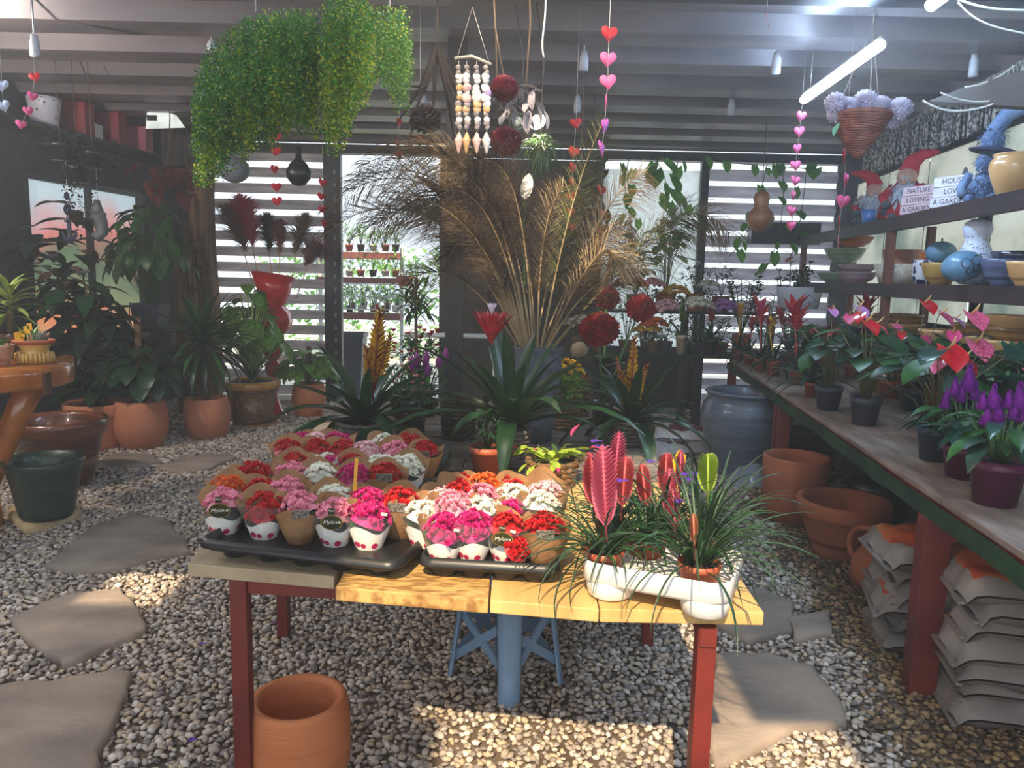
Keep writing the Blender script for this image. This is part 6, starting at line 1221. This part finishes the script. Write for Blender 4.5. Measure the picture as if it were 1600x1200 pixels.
# gourds
blackG = mat('black_gourd', (30, 28, 32), (20, 18, 22), rough=.35); tan = mat('tan_gourd', (176, 124, 84), (140, 90, 58), rough=.4, coat=.3, scale=5)
def gourd(lab, px, ytop, ybot, w, Y, m, neck=True, wb=None):
    zt, zb = P(px, ytop, Y).z, P(px, ybot, Y).z; h = zt - zb; r = w / 2 * Y / 1200; t = thing('hanging_gourd', lab, 'gourd', (P(px, ytop, Y).x, Y, zb))
    pr = [(0, 0), (r * .3, .002), (r * .8, h * .12), (r, h * .30), (r * .85, h * .46), (r * .5, h * .57), (r * .52, h * .68), (r * .6, h * .8), (r * .45, h * .93), (r * .1, h), (0, h)] if neck else [(0, 0), (r * .5, h * .03), (r * .93, h * .2), (r, h * .36), (r * .7, h * .55), (r * .28, h * .68), (r * .2, h * .8), (r * .22, h * .97), (0, h)]
    ob('gourd_body', MB().lathe(pr, 28), m, t); ob('cord', MB().tube([(0, 0, h - .01), (0, 0, 3.128 - zb)], .003, 4), stemB, t)
    if neck: ob('hole', MB().lathe([(0, 0), (.02, 0)], 12, RM(0, 0, 0, (0, -r * .5, h * .09))), blackG, t)
gourd('glossy tan bottle gourd hanging before the louvred wall', 1191, 297, 361, 42, 7.2, tan); gourd('black round gourd hanging under the large fern', 466, 228, 291, 38, 6.0, blackG, False); gourd('black gourd with a long neck hanging before the tarpaulin', 926, 285, 345, 44, 6.8, blackG, False); gourd('small black gourd glimpsed inside the palm fronds', 905, 345, 400, 34, 5.2, blackG, False)
t = thing('round_ornament', 'pale grey dotted round ornament hung behind the large fern', 'decoration', P(366, 265, 6.2)); ob('ornament_body', MB().ball((0, 0, 0), .12, 18, 12, sz=.85), mat('grey_ceramic', (120, 120, 132), (100, 100, 112), rough=.5), t); ob('cord', MB().tube([(0, 0, .09), (0, 0, 3.128 - t.location.z)], .003, 4), stemB, t)
# shell chime
t = thing('shell_chime', 'sea shell wind chime on strings in front of the black post', 'wind chime', P(737, 92, 3.3)); sc_m = [mat('shell_white', (226, 222, 222), (180, 172, 172), rough=.35), mat('shell_sand', (214, 180, 130), (170, 130, 90), rough=.35), mat('shell_rose', (226, 190, 180), (190, 150, 150), rough=.3), mat('shell_grey', (160, 150, 150), (110, 100, 104), rough=.4), mat('shell_mauve', (186, 160, 206), (150, 130, 180), rough=.3)]
ob('driftwood_bar', MB().tube([(-.07, 0, 0), (0, .01, .012), (.08, 0, -.02)], .007, 6), mat('bleached_wood', (180, 170, 156)), t); ob('hanger', MB().tube([(-.06, 0, 0), (0, 0, .2), (.07, 0, -.01)], .0015, 3), string, t)
sh = []
for m in sc_m:
    sh.append(MB().lathe([(.0, -.5), (.3, -.42), (.5, -.1), (.48, .2), (.3, .42), (.0, .5), (.22, .3), (.34, 0), (.2, -.3), (0, -.34)], 12, sy=.45).mesh('shell', m)); 
con = [MB().lathe([(0, -.6), (.14, -.4), (.3, 0), (.34, .12), (.2, .22), (.14, .38), (0, .5)], 10, wob=.06).mesh('shell', m) for m in sc_m]
for k, px in enumerate((717, 729, 745, 760)):
    l = [P(px, 95, 3.3) - t.location]
    for j, (yy, s, idx) in enumerate(((105, 8, 3), (113, 8, 3), (120, 12, 0), (126, 10, 0), (138, 15 if k % 2 else 12, 2 if k == 1 else 1 if k == 0 else 0), (146, 14 if k > 1 else 8, 4 if k == 3 else 0), (153, 16 if k else 10, 2 if k == 1 else 0 if k > 1 else 1), (163, 14 if k > 1 else 11, 1 if k == 2 else 0 if k == 3 else 3), (171, 12, 1), (178, 9, 3), (187, 10, 0), (193, 10, 3), (199, 8, 3))):
        q = P(px + U(-1.5, 1.5), yy, 3.3) - t.location; o = link('shell', sh[idx], t, q, (U(-.4, .4), U(-.6, .6), U(-.5, .5))); o.scale = (s / 1200 * 3.3,) * 3; l.append(q)
    q = P(px, 222, 3.3) - t.location; o = link('shell', con[(2, 1, 2, 0)[k]], t, q, (0, U(-.1, .1), 0)); o.scale = (26 / 1200 * 3.3 * .8, 26 / 1200 * 3.3 * .8, 30 / 1200 * 3.3); l.append(q); ob('string', MB().tube(l, .0012, 3), string, t)
# artificial flowers round the post
wine = mat('wine_petal', (132, 28, 54), (92, 14, 36), rough=.6, transl=.1, scale=14); faded = mat('faded_cloth_petal', (166, 160, 168), (120, 112, 122), rough=.8, transl=.2)
for px, py, r, Y, lab in ((788, 139, .07, 3.7, 'wine-red pompom flower hung beside the shells, upper one'), (790, 222, .085, 3.9, 'wine-red pompom flower hung below the other one')):
    t = thing('artificial_flower', lab, 'artificial flowers', P(px, py, Y)); pompom(t, (0, 0, 0), r, wine, 110); ob('stem', MB().tube([(0, 0, .03), (-.05, .1, .3), (-.08, .2, 3.128 - t.location.z)], .004, 4), stemB, t)
t = thing('artificial_flowers', 'faded grey silk petals drooping beside the floodlight', 'artificial flowers', P(820, 160, 3.9))
for i in range(26): leaf(t, LM('oval', .4, .7, faded, .3), U(0, 6.3), U(-1.2, .5), U(.07, .12), (U(-.1, .1), U(-.05, .05), U(-.07, .06)))
ob('stem', MB().tube([(0, 0, 0), (.02, .1, .4), (0, .1, 3.128 - t.location.z)], .005, 4), stemB, t)
t = thing('driftwood_hanger', 'dark hanging driftwood with dried flower heads beside the black post', 'decoration', P(682, 165, 4.2)); b = MB()
for i in range(12): a = U(-1, 1); b.tube([(0, 0, .3), (a * .12, U(-.05, .05), .1), (a * .3, U(-.1, .1), U(-.3, .1))], [.014, .01, .003], 5)
ob('branches', b, mat('dark_wood', (54, 44, 40), (36, 30, 28), rough=.9), t)['kind'] = 'stuff'; pompom(t, (-.05, -.05, -.08), .09, mat('dark_dried', (66, 46, 46), (44, 30, 32)), 70, 'dried_head'); ob('cord', MB().tube([(0, 0, .28), (0, 0, 3.128 - t.location.z)], .004, 4), stemB, t)
t = thing('hanging_fern', 'small feathery fern hanging beneath the lit floodlight', 'hanging plant', P(845, 228, 4.3)); b = MB()
for i in range(260): b.blade('lance', U(.08, .18), .07, 1.2, 4, .2, M=RM(U(0, 6.3), U(-1.2, .9), 0, (U(-.04, .04), U(-.04, .04), U(-.04, .04))))
ob('fronds', b, mat('fern_mid', (90, 120, 80), (50, 80, 50), transl=.2), t)['kind'] = 'stuff'; ob('cord', MB().tube([(0, 0, .0), (0, 0, 3.128 - t.location.z)], .003, 4), stemB, t)
# wicker cone with white flowers
p = P(1345, 182, 4.0); t = thing('wicker_cone', 'hanging reddish-brown wicker cone basket filled with white silk flowers', 'basket', p); b = MB(); wc = mat('red_brown_wicker', (150, 90, 76), (104, 58, 52), rough=.55, rv=.0, scale=20)
zt = P(1345, 246, 4.0).z - p.z
for k in range(22):
    q = k / 21; r = .134 * (1 - q) ** .85 + .012; z = zt * q; b.tube([(r * math.cos(a), r * math.sin(a), z + .003 * math.sin(a * 5 + k)) for a in [j * PI / 10 for j in range(21)]], .0065, 5, cap=False)
b.lathe([(.125, 0), (.01, zt)], 20); ob('wicker_rings', b, wc, t)
ob('wicker_rim', MB().tube([(.138 * math.cos(a), .138 * math.sin(a), .006) for a in [j * PI / 12 for j in range(25)]], .010, 6, cap=False), wc, t)
silk = mat('white_silk_petal', (232, 226, 238), (206, 200, 220), rough=.7, transl=.3)
for dx, dz, r in ((-.15, .03, .06), (-.13, -.02, .05), (-.07, .025, .05), (.02, .05, .07), (.08, .03, .055), (.17, .01, .065), (.16, -.04, .045)): pompom(t, (dx, U(-.06, .02), dz + .02), r, silk, 70, name='silk_flower')
leaf(t, LM('oval', .5, .3, mat('mint_leaf', (120, 190, 160)), .2), 3.6, -1.0, .07, (-.14, -.08, -.05), name='mint_leaf')
hk = P(1365, 22, 4.0) - p
for a in (.4, 2.5, 4.6): ob('chain', MB().tube([(.13 * math.cos(a), .13 * math.sin(a), .01), (hk.x, 0, hk.z - .06)], .0022, 4), string, t)
ob('hook', MB().tube([(hk.x, 0, hk.z - .06), (hk.x + .01, 0, hk.z - .02), (hk.x + .02, 0, hk.z), (hk.x + .005, 0, hk.z + .012), (hk.x - .015, 0, hk.z - .004)], .003, 5), alum, t)
# white insulators on the ribs
ins = mat('white_sleeve', (206, 206, 210), (180, 182, 192), rough=.5)
for i, (px, y0, y1, Y, lab) in enumerate(((55, 55, 88, 4.8, 'white pipe stub on the roof rib above the red heart garland'), (1212, 82, 115, 5.2, 'white pipe stub on the roof near the lit tube lamp'), (912, 80, 110, 5.2, 'white pipe stub on the roof beside the faded heart garland'), (1142, 155, 180, 6.6, 'white pipe stub on a far rib beyond the lit tube lamp'), (902, 150, 176, 6.6, 'white pipe stub on a far rib above the orange-red garland'), (1520, 84, 120, 5.2, 'white pipe stub on the roof above the hanging white cords'), (331, 64, 80, 5.2, 'white pipe stub half hidden behind the large fern'), (662, 150, 172, 6.6, 'white pipe stub on the far rib beside the dark driftwood'))):
    a, b_ = P(px, y0, Y), P(px, y1, Y); r = .028 if Y < 6 else .03; t = thing('pipe_stub', lab, 'fitting', (b_.x, Y, b_.z)); h = 3.128 - b_.z if 0 else (a.z - b_.z); top = 3.128 - b_.z
    ob('sleeve', MB().lathe([(0, 0), (r, 0), (r * 1.05, .02), (r, h * .7), (r * .75, h * .8), (r * .7, h), (0, h)], 14), ins, t); ob('fixing_rod', MB().tube([(0, 0, h - .01), (0, 0, max(top, h + .01))], .006, 5), ins, t)
# white cable and loose wires
def wire(lab, pts, Y, r=.004, m=None, name='cable'):
    c = [P(x, y, Y + k * .03) for k, (x, y) in enumerate(pts)]; t = thing(name, lab, 'cable', c[0]); ob('cable_line', MB().tube(bez([q - c[0] for q in c], 24), r, 5), m or whiteP, t)
wire('white cable dropping from the roof above the floodlights', [(852, -20), (856, 40), (842, 60), (850, 90)], 3.6); wire('loose white wire looping from the cut-off tube lamp, upper one', [(1495, -2), (1540, 18), (1580, 16), (1640, 16)], 3.2, .005); wire('loose white wire looping from the cut-off tube lamp, lower one', [(1497, 4), (1530, 45), (1570, 45), (1640, 60)], 3.2, .004); wire('white cord sagging under the brown roof panel, lower loop', [(1442, 157), (1480, 185), (1540, 180), (1640, 120)], 3.6, .005); wire('white cord sagging under the brown roof panel, upper loop', [(1470, 145), (1520, 168), (1560, 162), (1640, 130)], 3.65, .004); wire('white cord end on the brown roof panel', [(1508, 136), (1540, 134), (1565, 118), (1585, 103)], 3.7, .005)
bp = MB(); pts = [W(x, y, CB + .5) for x, y in ((1510, 135), (1650, 95), (1650, 170), (1450, 158))]; t = thing('hanging_board', 'brown timber panel slung under the roof at the shelf side', 'panel', (0, 0, 0)); b = MB(); v = [(q.x, q.y, q.z) for q in pts] + [(q.x + .02, q.y + .06, q.z) for q in pts]; ob('panel_board', b.add(v, [(0, 1, 2, 3), (7, 6, 5, 4), (0, 4, 5, 1), (1, 5, 6, 2), (2, 6, 7, 3), (3, 7, 4, 0)]), brn, t, smooth=False)
# reed fringe above the window
t = thing('reed_fringe', 'grey and white reed fringe hanging above the shelf windows', 'blind', (CS + .42 + K * 5.6, 5.6, 2.62), YAW); b = MB()
for i in range(260): y = -2.4 + 4.8 * i / 260; b.add([(0, y, .34), (0, y + .012, .34), (U(-.02, .02), y + .012 + U(-.02, .02), U(-.03, .03)), (U(-.02, .02), y + U(-.02, .02), 0)], [(0, 1, 2, 3)])
ob('reeds', b, mat('reed', (196, 190, 180), (70, 68, 72), rough=.9, scale=30, pts=(.45, .55)), t, smooth=False)['kind'] = 'stuff'
# hanging things at the steamed window
t = thing('hanging_anchor', 'dark blue wooden anchor and fish mobile at the steamed window', 'mobile', P(105, 302, 6.1)); b = MB(); dm = mat('navy_wood', (36, 34, 66), (24, 24, 48)); s_ = 6.1 / 1200
ob('anchor', MB().box((0, 0, -52 * s_), (5 * s_, .02, 34 * s_)).tube([(-11 * s_, 0, -58 * s_), (-7 * s_, 0, -68 * s_), (0, 0, -71 * s_), (7 * s_, 0, -68 * s_), (11 * s_, 0, -58 * s_)], [.008, .018, .022, .018, .008], 6).box((0, 0, -42 * s_), (12 * s_, .02, 3 * s_)), dm, t, smooth=False)
for dz, w_ in ((-4, 5), (-24, 7)): ob('fish', MB().ball((0, 0, 0), w_ * s_ * .8, 10, 6, sz=1.6), dm, t, (-1 * s_, 0, dz * s_))
ob('cord', MB().tube([(0, 0, .25), (0, 0, -.3)], .003, 4), string, t)
t = thing('swan_ornament', 'grey carved swan ornament hanging at the steamed window', 'decoration', P(158, 345, 6.2)); sg = mat('grey_carved', (96, 100, 100), (70, 74, 76), rough=.6)
ob('swan_body', MB().tube([(-14 * s_, 0, -20 * s_), (-6 * s_, 0, -24 * s_), (2 * s_, 0, -18 * s_), (0, 0, -4 * s_), (-6 * s_, 0, 10 * s_)], [.02, .045, .04, .05, .06], 10).tube([(-6 * s_, 0, 10 * s_), (-5 * s_, 0, 32 * s_)], [.06, .02], 8), sg, t)
ob('swan_neck', MB().tube([(-10 * s_, 0, 22 * s_), (-10 * s_, 0, -8 * s_), (0, 0, -24 * s_), (8 * s_, 0, -12 * s_), (2 * s_, 0, 4 * s_), (4 * s_, 0, 12 * s_), (9 * s_, 0, 10 * s_)], [.01, .014, .02, .022, .018, .02, .006], 8), sg, t); ob('cord', MB().tube([(-.02, 0, .14), (-.02, 0, .5)], .003, 4), string, t)
def trail(lab, px, py, Y, w, h, n, m): 
    t = thing('trailing_plant', lab, 'hanging plant', P(px, py, Y)); pot(t, .1, .12, m=blackP, n=16); b = MB()
    for i in range(n):
        x, y = U(-w, w), U(-.12, .12); L = h * R.random() ** .5; z = .12
        for k in range(int(L / .03)): z -= .03; b.blade('oval', U(.025, .04), .7, .3, 2, .2, M=RM(U(0, 6.3), U(-.8, .4), 0, (x + U(-.015, .015), y, z)))
    ob('cord', MB().tube([(0, 0, .1), (0, 0, 3.128 - t.location.z)], .003, 4), stemB, t)
    for i in range(n * 4): b.blade('oval', U(.05, .09), .5, .5, 2, .2, M=RM(U(0, 6.3), U(-.3, .9), 0, (U(-w, w), U(-.12, .12), U(.04, .22))))
    ob('foliage', b, m, t)['kind'] = 'stuff'
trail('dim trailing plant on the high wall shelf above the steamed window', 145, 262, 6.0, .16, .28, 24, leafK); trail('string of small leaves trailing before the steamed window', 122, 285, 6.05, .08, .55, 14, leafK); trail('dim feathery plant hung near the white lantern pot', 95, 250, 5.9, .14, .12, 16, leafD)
# high wall shelf, boxes
hs = thing('wall_shelf', 'dark narrow shelf high on the wall above the steamed window', 'shelf', (CL + K * 7.2, 7.2, 2.70), YAW); box('shelf_board', (.2, 0, 0), (.4, 3.4, .03), blackM, hs)
wallred = mat('dull_red', (150, 44, 56), (116, 32, 44), rough=.6); wallpk = mat('dull_pink', (186, 100, 116), (160, 84, 100), rough=.5)
for px, py, w_, h_, m, lab in ((173, 242, .26, .33, wallred, 'square red gift box on the high wall shelf'), (212, 248, .30, .22, wallpk, 'pink-fronted red gift bag on the high wall shelf'), (122, 230, .24, .27, wallred, 'dim red box behind the dim plants on the wall shelf'), (148, 236, .09, .13, whiteP, 'small white card box between the two red boxes')):
    a = W(px, py, CL + .24); t = thing('gift_box', lab, 'box', (a.x, a.y, 2.716)); ob('box_body', MB().box((0, 0, h_ / 2), (w_, .16, h_)), m, t, smooth=False, bevel=.004); ob('box_lid', MB().box((0, 0, h_ + .012), (w_ * 1.05, .17, .024)), m, t, smooth=False, bevel=.003)
a = W(72, 217, CL + .24); t = thing('lantern_pot', 'white perforated ceramic lantern pot on the high wall shelf', 'pot', (a.x, a.y, 2.716)); ob('pot', MB().lathe([(0, 0), (.10, 0), (.13, .22), (.135, .25), (.12, .25), (0, .05)], 24), mat('perforated_white', (50, 50, 60), (190, 186, 200), rough=.4, voro=18, pts=(.16, .2)), t)
a = P(250, 190, 7.6); t = thing('light_panel', 'small bright light panel above the brown reed screen', 'panel', a); ob('panel', MB().add([(-.14, 0, -.07), (.24, 0, -.05), (.16, 0, .06), (.04, 0, .1), (-.12, 0, .08)], [(0, 1, 2, 3, 4)]), mat('daylit_panel', (220, 226, 220), emit=.7), t, smooth=False); ob('bracket', MB().box((-.07, -.01, .03), (.09, .02, .05)), blackM, t, smooth=False)  # light panel, its brightness put in as emission
t = thing('reed_screen', 'brown reed screen fixed high beside the split trunk', 'screen', P(283, 226, 8.2))
for k in range(16): box('reed', (-.19 + .025 * k, 0, 0), (.021, .02, .42), brn, t)
t = thing('red_foliage', 'dull red artificial foliage hanging before the split trunk', 'artificial flowers', P(262, 285, 7.4))
for i in range(46): leaf(t, LM('oval', .5, .6, mat('dull_red_leaf', (130, 44, 46), (96, 34, 40), transl=.1), .3), U(0, 6.3), U(-.8, .5), U(.1, .2), (U(-.26, .26), U(-.1, .1), U(-.12, .15)))
ob('stem', MB().tube([(0, 0, 0), (0, .1, .6), (0, .1, 3.128 - t.location.z)], .006, 5), stemB, t)
# ================================================================== FLOOR THINGS ON THE RIGHT AND IN FRONT
p = G(466, 1235, 0); p = Vector((P(466, 1060, 2.14).x, 2.14, 0))
t = thing('terracotta_pot', 'plain terracotta pot with a thick rim beside the red table leg', 'pot', p); zt = P(466, 1088, 2.14).z
ob('pot', MB().lathe([(0, 0), (.125, 0), (.15, zt * .3), (.152, zt * .6), (.148, zt * .85), (.143, zt * .96), (.138, zt * .995), (.128, zt), (.116, zt * .985), (.114, zt * .9), (.12, zt * .5), (.11, .05), (0, .04)], 48), mat('thrown_terracotta', (204, 124, 76), (184, 104, 60), rough=.75, scale=2, stretch=(.4, .4, 9), bump=.25, bscale=14), t)
clay = mat('brown_terracotta', (176, 100, 66), (150, 82, 54), rough=.85, scale=3, bump=.15)
def fpot(lab, px, py, w, yt, style, m=clay, Y=None, rb=None):
    p = G(px, py, 0); s = p.y / 1200; z = P(px, yt, p.y + w / 2 * s * .6).z; t = thing('terracotta_pot', lab, 'pot', p); pot(t, w / 2 * s, z, style, m, fill=0, n=40, rb=rb); return t
fpot('tall cylindrical terracotta pot beneath the plant bench', 1238, 815, 104, 705, 'cyl'); fpot('wide flared terracotta pot with a rolled rim in front of the bench shadow', 1312, 868, 146, 768, 'flare', rb=.15)
urnM = mat('grey_ribbed_glaze', (98, 108, 122), (72, 80, 92), rough=.4, coat=.25, scale=2, stretch=(.5, .5, 12), bump=.3, bscale=8)
p = Vector((P(1165, 650, 6.1).x, 6.1, 0)); t = thing('grey_urn', 'huge grey ribbed glazed urn standing under the far end of the bench', 'urn', p); ob('urn_body', MB().lathe([(0, 0), (.22, 0), (.25, .04), (.33, .35), (.355, .48), (.34, .58), (.30, .63), (.315, .66), (.33, .675), (.31, .69), (.27, .68), (.26, .6), (.3, .4), (0, .1)], 48), urnM, t)
# small pots lying under the bench
for i, (px, py, r, L, az, el, lab) in enumerate(((1372, 850, .13, .25, 2.2, .35, 'small terracotta jug with a loop handle lying against the flared pot'), (1425, 850, .12, .26, .9, -.1, 'terracotta jug lying on its side behind the looped one'), (1432, 815, .07, .2, 1.6, .2, 'small grey-brown pot lying at the back beneath the bench'))):
    Y = (3.65, 3.75, 4.1)[i]; p = P(px, py, Y); t = thing('terracotta_jug', lab, 'pot', (p.x, Y, .02)); Mx = Matrix.Translation((0, 0, r)) @ Matrix.Rotation(az, 4, 'Z') @ Matrix.Rotation(-1.1 + el, 4, 'Y')
    ob('jug_body', MB().lathe([(0, -L * .4), (r * .6, -L * .4), (r * .95, -L * .1), (r, L * .2), (r * .7, L * .45), (r * .78, L * .6), (r * .66, L * .58), (r * .9, L * .1), (0, -L * .3)], 28, Mx), clay, t)
    if i < 2: ob('handle', MB().tube([Mx @ Vector((r * math.cos(a) * .9, 0, L * .15 + L * .5 * math.sin(a))) for a in [k * PI / 8 for k in range(9)]] if 0 else [Mx @ Vector((r * .7 + r * .9 * math.sin(a), 0, L * .15 - L * .4 * math.cos(a))) for a in [k * PI / 8 for k in range(9)]], .014, 8), clay, t)
for px, Y, s, lab in ((1400, 4.6, .2, 'black plastic pot in the dark beneath the bench'), (1340, 6.2, .22, 'second black pot deep beneath the bench')):
    q = P(px, 700, Y); t = thing('nursery_pot', lab, 'pot', (CB + .5 + K * Y, Y, 0)); pot(t, s, .36, m=blackP, fill=0)
# soil bags
bagM = mat('bag_grey', (150, 140, 132), (124, 114, 110), rough=.5, scale=5, bump=.5, bscale=14); bagR = mat('bag_orange_red', (196, 70, 44), (190, 130, 60), rough=.45, scale=3, bump=.4, bscale=14); bagB = mat('bag_blue', (44, 46, 120), (34, 36, 100), rough=.45, bump=.4, bscale=14); bagG = mat('bag_green', (70, 120, 84), (50, 92, 64), rough=.45, bump=.4, bscale=14); bagY = mat('bag_plum', (110, 36, 62), (90, 28, 50), rough=.45, bump=.4, bscale=14); bagW = mat('bag_clear_white', (210, 206, 206), (180, 176, 180), rough=.35, bump=.5, bscale=14)
def bag(lab, c, w, d, h, rz, tx, ty, pm, pr=(.22, .8, .2, .8), base=bagM, seed=0, pm2=None):
    t = thing('soil_bag', lab, 'bag', c, rz, 'soil bags stacked under the plant bench'); nx, ny = 18, 14; v = []; f = []; mi = []; r_ = random.Random(seed)
    for side_ in (1, -1):
        for i in range(nx + 1):
            for j in range(ny + 1):
                u, q = i / nx * 2 - 1, j / ny * 2 - 1; e = max(0, 1 - abs(u) ** 9) ** .5 * max(0, 1 - abs(q) ** 8) ** .5
                wr = .010 * math.sin(9 * u + 5 * q + seed) * e + .007 * math.sin(17 * q + 6 * u * u + seed * 2) * e
                x = u * w / 2 * (1 + (.03 * math.sin(q * 7 + seed) if abs(u) > .9 else 0)); z = (h / 2 * e + wr) * (1 if side_ > 0 else .7) * side_ + .004 * side_
                if abs(u) > .86: z += (.02 * math.sin(q * 6 + seed) - .035) * (abs(u) - .86) / .14
                v.append((x, q * d / 2, z))
    n0 = (nx + 1) * (ny + 1)
    for s in range(2):
        for i in range(nx):
            for j in range(ny):
                a = s * n0 + i * (ny + 1) + j; qd = (a, a + ny + 1, a + ny + 2, a + 1); f.append(qd if s == 0 else qd[::-1]); uu, vv = (i + .5) / nx, (j + .5) / ny
                inn = pr[0] < uu < pr[1] and pr[2] < vv < pr[3]; mi.append(1 if inn and s == 0 else 0)
                if pm2 and s == 0 and inn and .4 < uu < .62 and vv < .55: mi[-1] = 2
    b = MB(); b.v = v; b.f = f; b.m = mi; o = ob('bag_body', b, [base, pm, pm2 or pm], t, rot=(tx, ty, 0), smooth=True)
    for s in (-1, 1): ob('crimped_seam', MB().box((s * (w / 2 + .004), 0, -.036), (.020, d * .94, .010)), base, t, rot=(tx, ty, 0), smooth=False)
    return o
def st_(Y, a): return CB + a + K * Y
prints = [bagR, bagB, bagR, bagG, bagR, bagB]
for k in range(7):
    Y = 2.62 + .03 * math.sin(k * 2); Z = .065 + .076 * k; nm = ['bottom', 'second up', 'third up', 'fourth up', 'fifth up', 'sixth up', 'seventh up', 'eighth up', 'topmost'][k]
    bag('grey soil bag with %s print, %s of the near stack' % (['red', 'blue', 'red', 'red', 'blue', 'blue', 'red', 'red', 'orange-red and green leaf'][k if k < 6 else 8], nm if k < 6 else 'topmost'), (st_(Y, .38 + .03 * math.sin(k * 1.7)), Y + .02, Z), .60, .44, .115, YAW + PI / 2 * 0 + .08 * math.sin(k * 3.1) - .12, .0, .02 * (k % 3 - 1), [bagR, bagB, bagR, bagR, bagB, bagB, bagR, bagR, bagR][k], seed=k, pr=(.07, .86, .08, .86) if k == 6 else (.05, .9, .2, .97), pm2=bagG if k == 6 else None)
for k in range(6):
    Y = 3.18 + .02 * math.sin(k * 2.5); nm = ['bottom', 'second up', 'third up', 'fourth up', 'fifth up', 'topmost', ''][k]
    bag('grey soil bag with %s print, %s of the stack behind the bench leg' % (['green', 'grey', 'red', 'blue', 'red', 'red', 'blue'][k], nm), (st_(Y, .30 + .04 * math.sin(k * 2.1)), Y, .06 + .072 * k), .56, .42, .11, YAW + .1 * math.sin(k * 2.7) - .1, 0, .02 * (k % 3 - 1), [bagG, bagM, bagR, bagB, bagR, bagR, bagB][k], seed=20 + k, pr=(.05, .9, .2, .97))
for k, (px, py, z, rz) in enumerate(((1062, 700, .06, .3), (1075, 680, .16, -.2))):
    q = G(px, py, z); bag('clear and plum printed substrate bag, %s, behind the quill plants' % ('lower one' if k == 0 else 'upper one'), (q.x, q.y, z), .62, .42, .12, rz, 0, 0, bagY, base=bagW, seed=40 + k)['x'] = 1
q = G(1180, 760, 0); t = thing('clear_bag', 'crumpled clear plastic sheet lying beside the grey urn', 'bag', (q.x + .05, q.y + .1, 0)); b = MB(); nx = 14; v = []
for i in range(nx + 1):
    for j in range(nx + 1): u, w_ = i / nx - .5, j / nx - .5; v.append((u * .5, w_ * .4, max(.01, .16 * (1 - (2 * u) ** 2) * (1 - (2 * w_) ** 2) + .03 * noise.noise(Vector((u * 9, w_ * 9, 1)))) ))
ob('sheet', b.add(v, [(i * (nx + 1) + j, (i + 1) * (nx + 1) + j, (i + 1) * (nx + 1) + j + 1, i * (nx + 1) + j + 1) for i in range(nx) for j in range(nx)]), film('clear_sheet', (200, 206, 214), .6), t)
q = G(1275, 745, 0); t = thing('paper_sheet', 'torn beige cardboard propped behind the cylindrical pot', 'cardboard', (q.x + .1, q.y + .25, 0)); ob('sheet', MB().add([(-.2, 0, 0), (.28, 0, 0), (.2, .05, .2), (0, .05, .36), (-.14, .05, .16)], [(0, 1, 2, 3, 4)]).add([(-.2, .004, 0), (.28, .004, 0), (.2, .054, .2), (0, .054, .36), (-.14, .054, .16)], [(4, 3, 2, 1, 0)]), mat('beige_card', (176, 160, 140)), t, smooth=False)
# fallen petals
for px, py, lab in ((316, 1006, 'violet petal fallen on the gravel near the grey flagstones'), (300, 1156, 'violet petal fallen on the gravel near the table leg'), (428, 973, 'dark pink petal on the gravel under the chipboard')):
    q = G(px, py, .035); t = thing('fallen_petal', lab, 'petal', q)
    for k in range(3): leaf(t, LM('oval', .8, .5, purp if px != 428 else mat('petal_dark', (130, 40, 100)), .2), k * 2.1, .3, .016, (0, 0, 0), name='petal')
# the box stand and white chair seen through the door by the far table edge
t = thing('white_crossbar_stand', 'white horizontal bar stand behind the black post', 'stand', (P(690, 524, 7.2).x, 7.2, 0)); zt = P(690, 524, 7.2).z
ob('crossbar', MB().tube([(-.35, 0, zt), (.55, 0, zt)], .025, 8), whiteP, t)
for x in (-.3, .5): ob('leg', MB().tube([(x, 0, 0), (x, 0, zt)], .02, 6), whiteP, t)
p = Vector((P(650, 500, 6.4).x, 6.4, 0)); t = thing('tall_plant', 'tall palm-like plant with yellow-green crown beside the doorway', 'plant', p); pot(t, .13, .55, 'cyl', whiteP); zc = P(650, 470, 6.4).z
ob('trunk', MB().tube([(0, 0, .5), (0, 0, zc)], .015, 6), stemB, t)
for i in range(90): leaf(t, LM('lance', .16, .9, [leafD, leafM, leafL][i % 3], .3), i * 2.4, U(-.4, 1.2), U(.14, .24), (U(-.09, .09), U(-.06, .06), zc + U(-.12, .12)))
p = Vector((P(655, 540, 5.6).x, 5.6, 0)); t = thing('flowering_plant', 'red-flowered plant on a tall grey stand near the black post', 'plant', p); ob('stand', MB().lathe([(0, 0), (.14, 0), (.1, .05), (.1, .7), (.14, .74), (0, .74)], 20), greyP, t); pot(t, .1, .14, m=blackP, z0=.74); foliage(t, .9, 120, .08, .4, .16, .24, leafM); 
for i in range(16):
    b = MB(); floret(b, (0, 0, 0), .035); ob('flower', b, [redD, fl['orange'], fl['magenta']][i % 3], t, (U(-.18, .18), U(-.1, 0), U(.98, 1.22)))
# thin haze volume added to lift the dark tones
hz_ = bpy.data.materials.new('added_haze'); hz_.use_nodes = True; _n = hz_.node_tree; _n.nodes.clear(); _o = _n.nodes.new('ShaderNodeOutputMaterial'); _v = _n.nodes.new('ShaderNodeVolumeScatter'); _v.inputs['Density'].default_value = .017; _v.inputs['Anisotropy'].default_value = .35; _n.links.new(_v.outputs[0], _o.inputs['Volume'])
o = ob('haze', MB().box((-.4, 7.4, 1.53), (10.6, 18.0, 3.14)), hz_, smooth=False); tag(o, 'thin haze volume added to lift the darks of the whole plant shop', 'haze', kind='stuff')
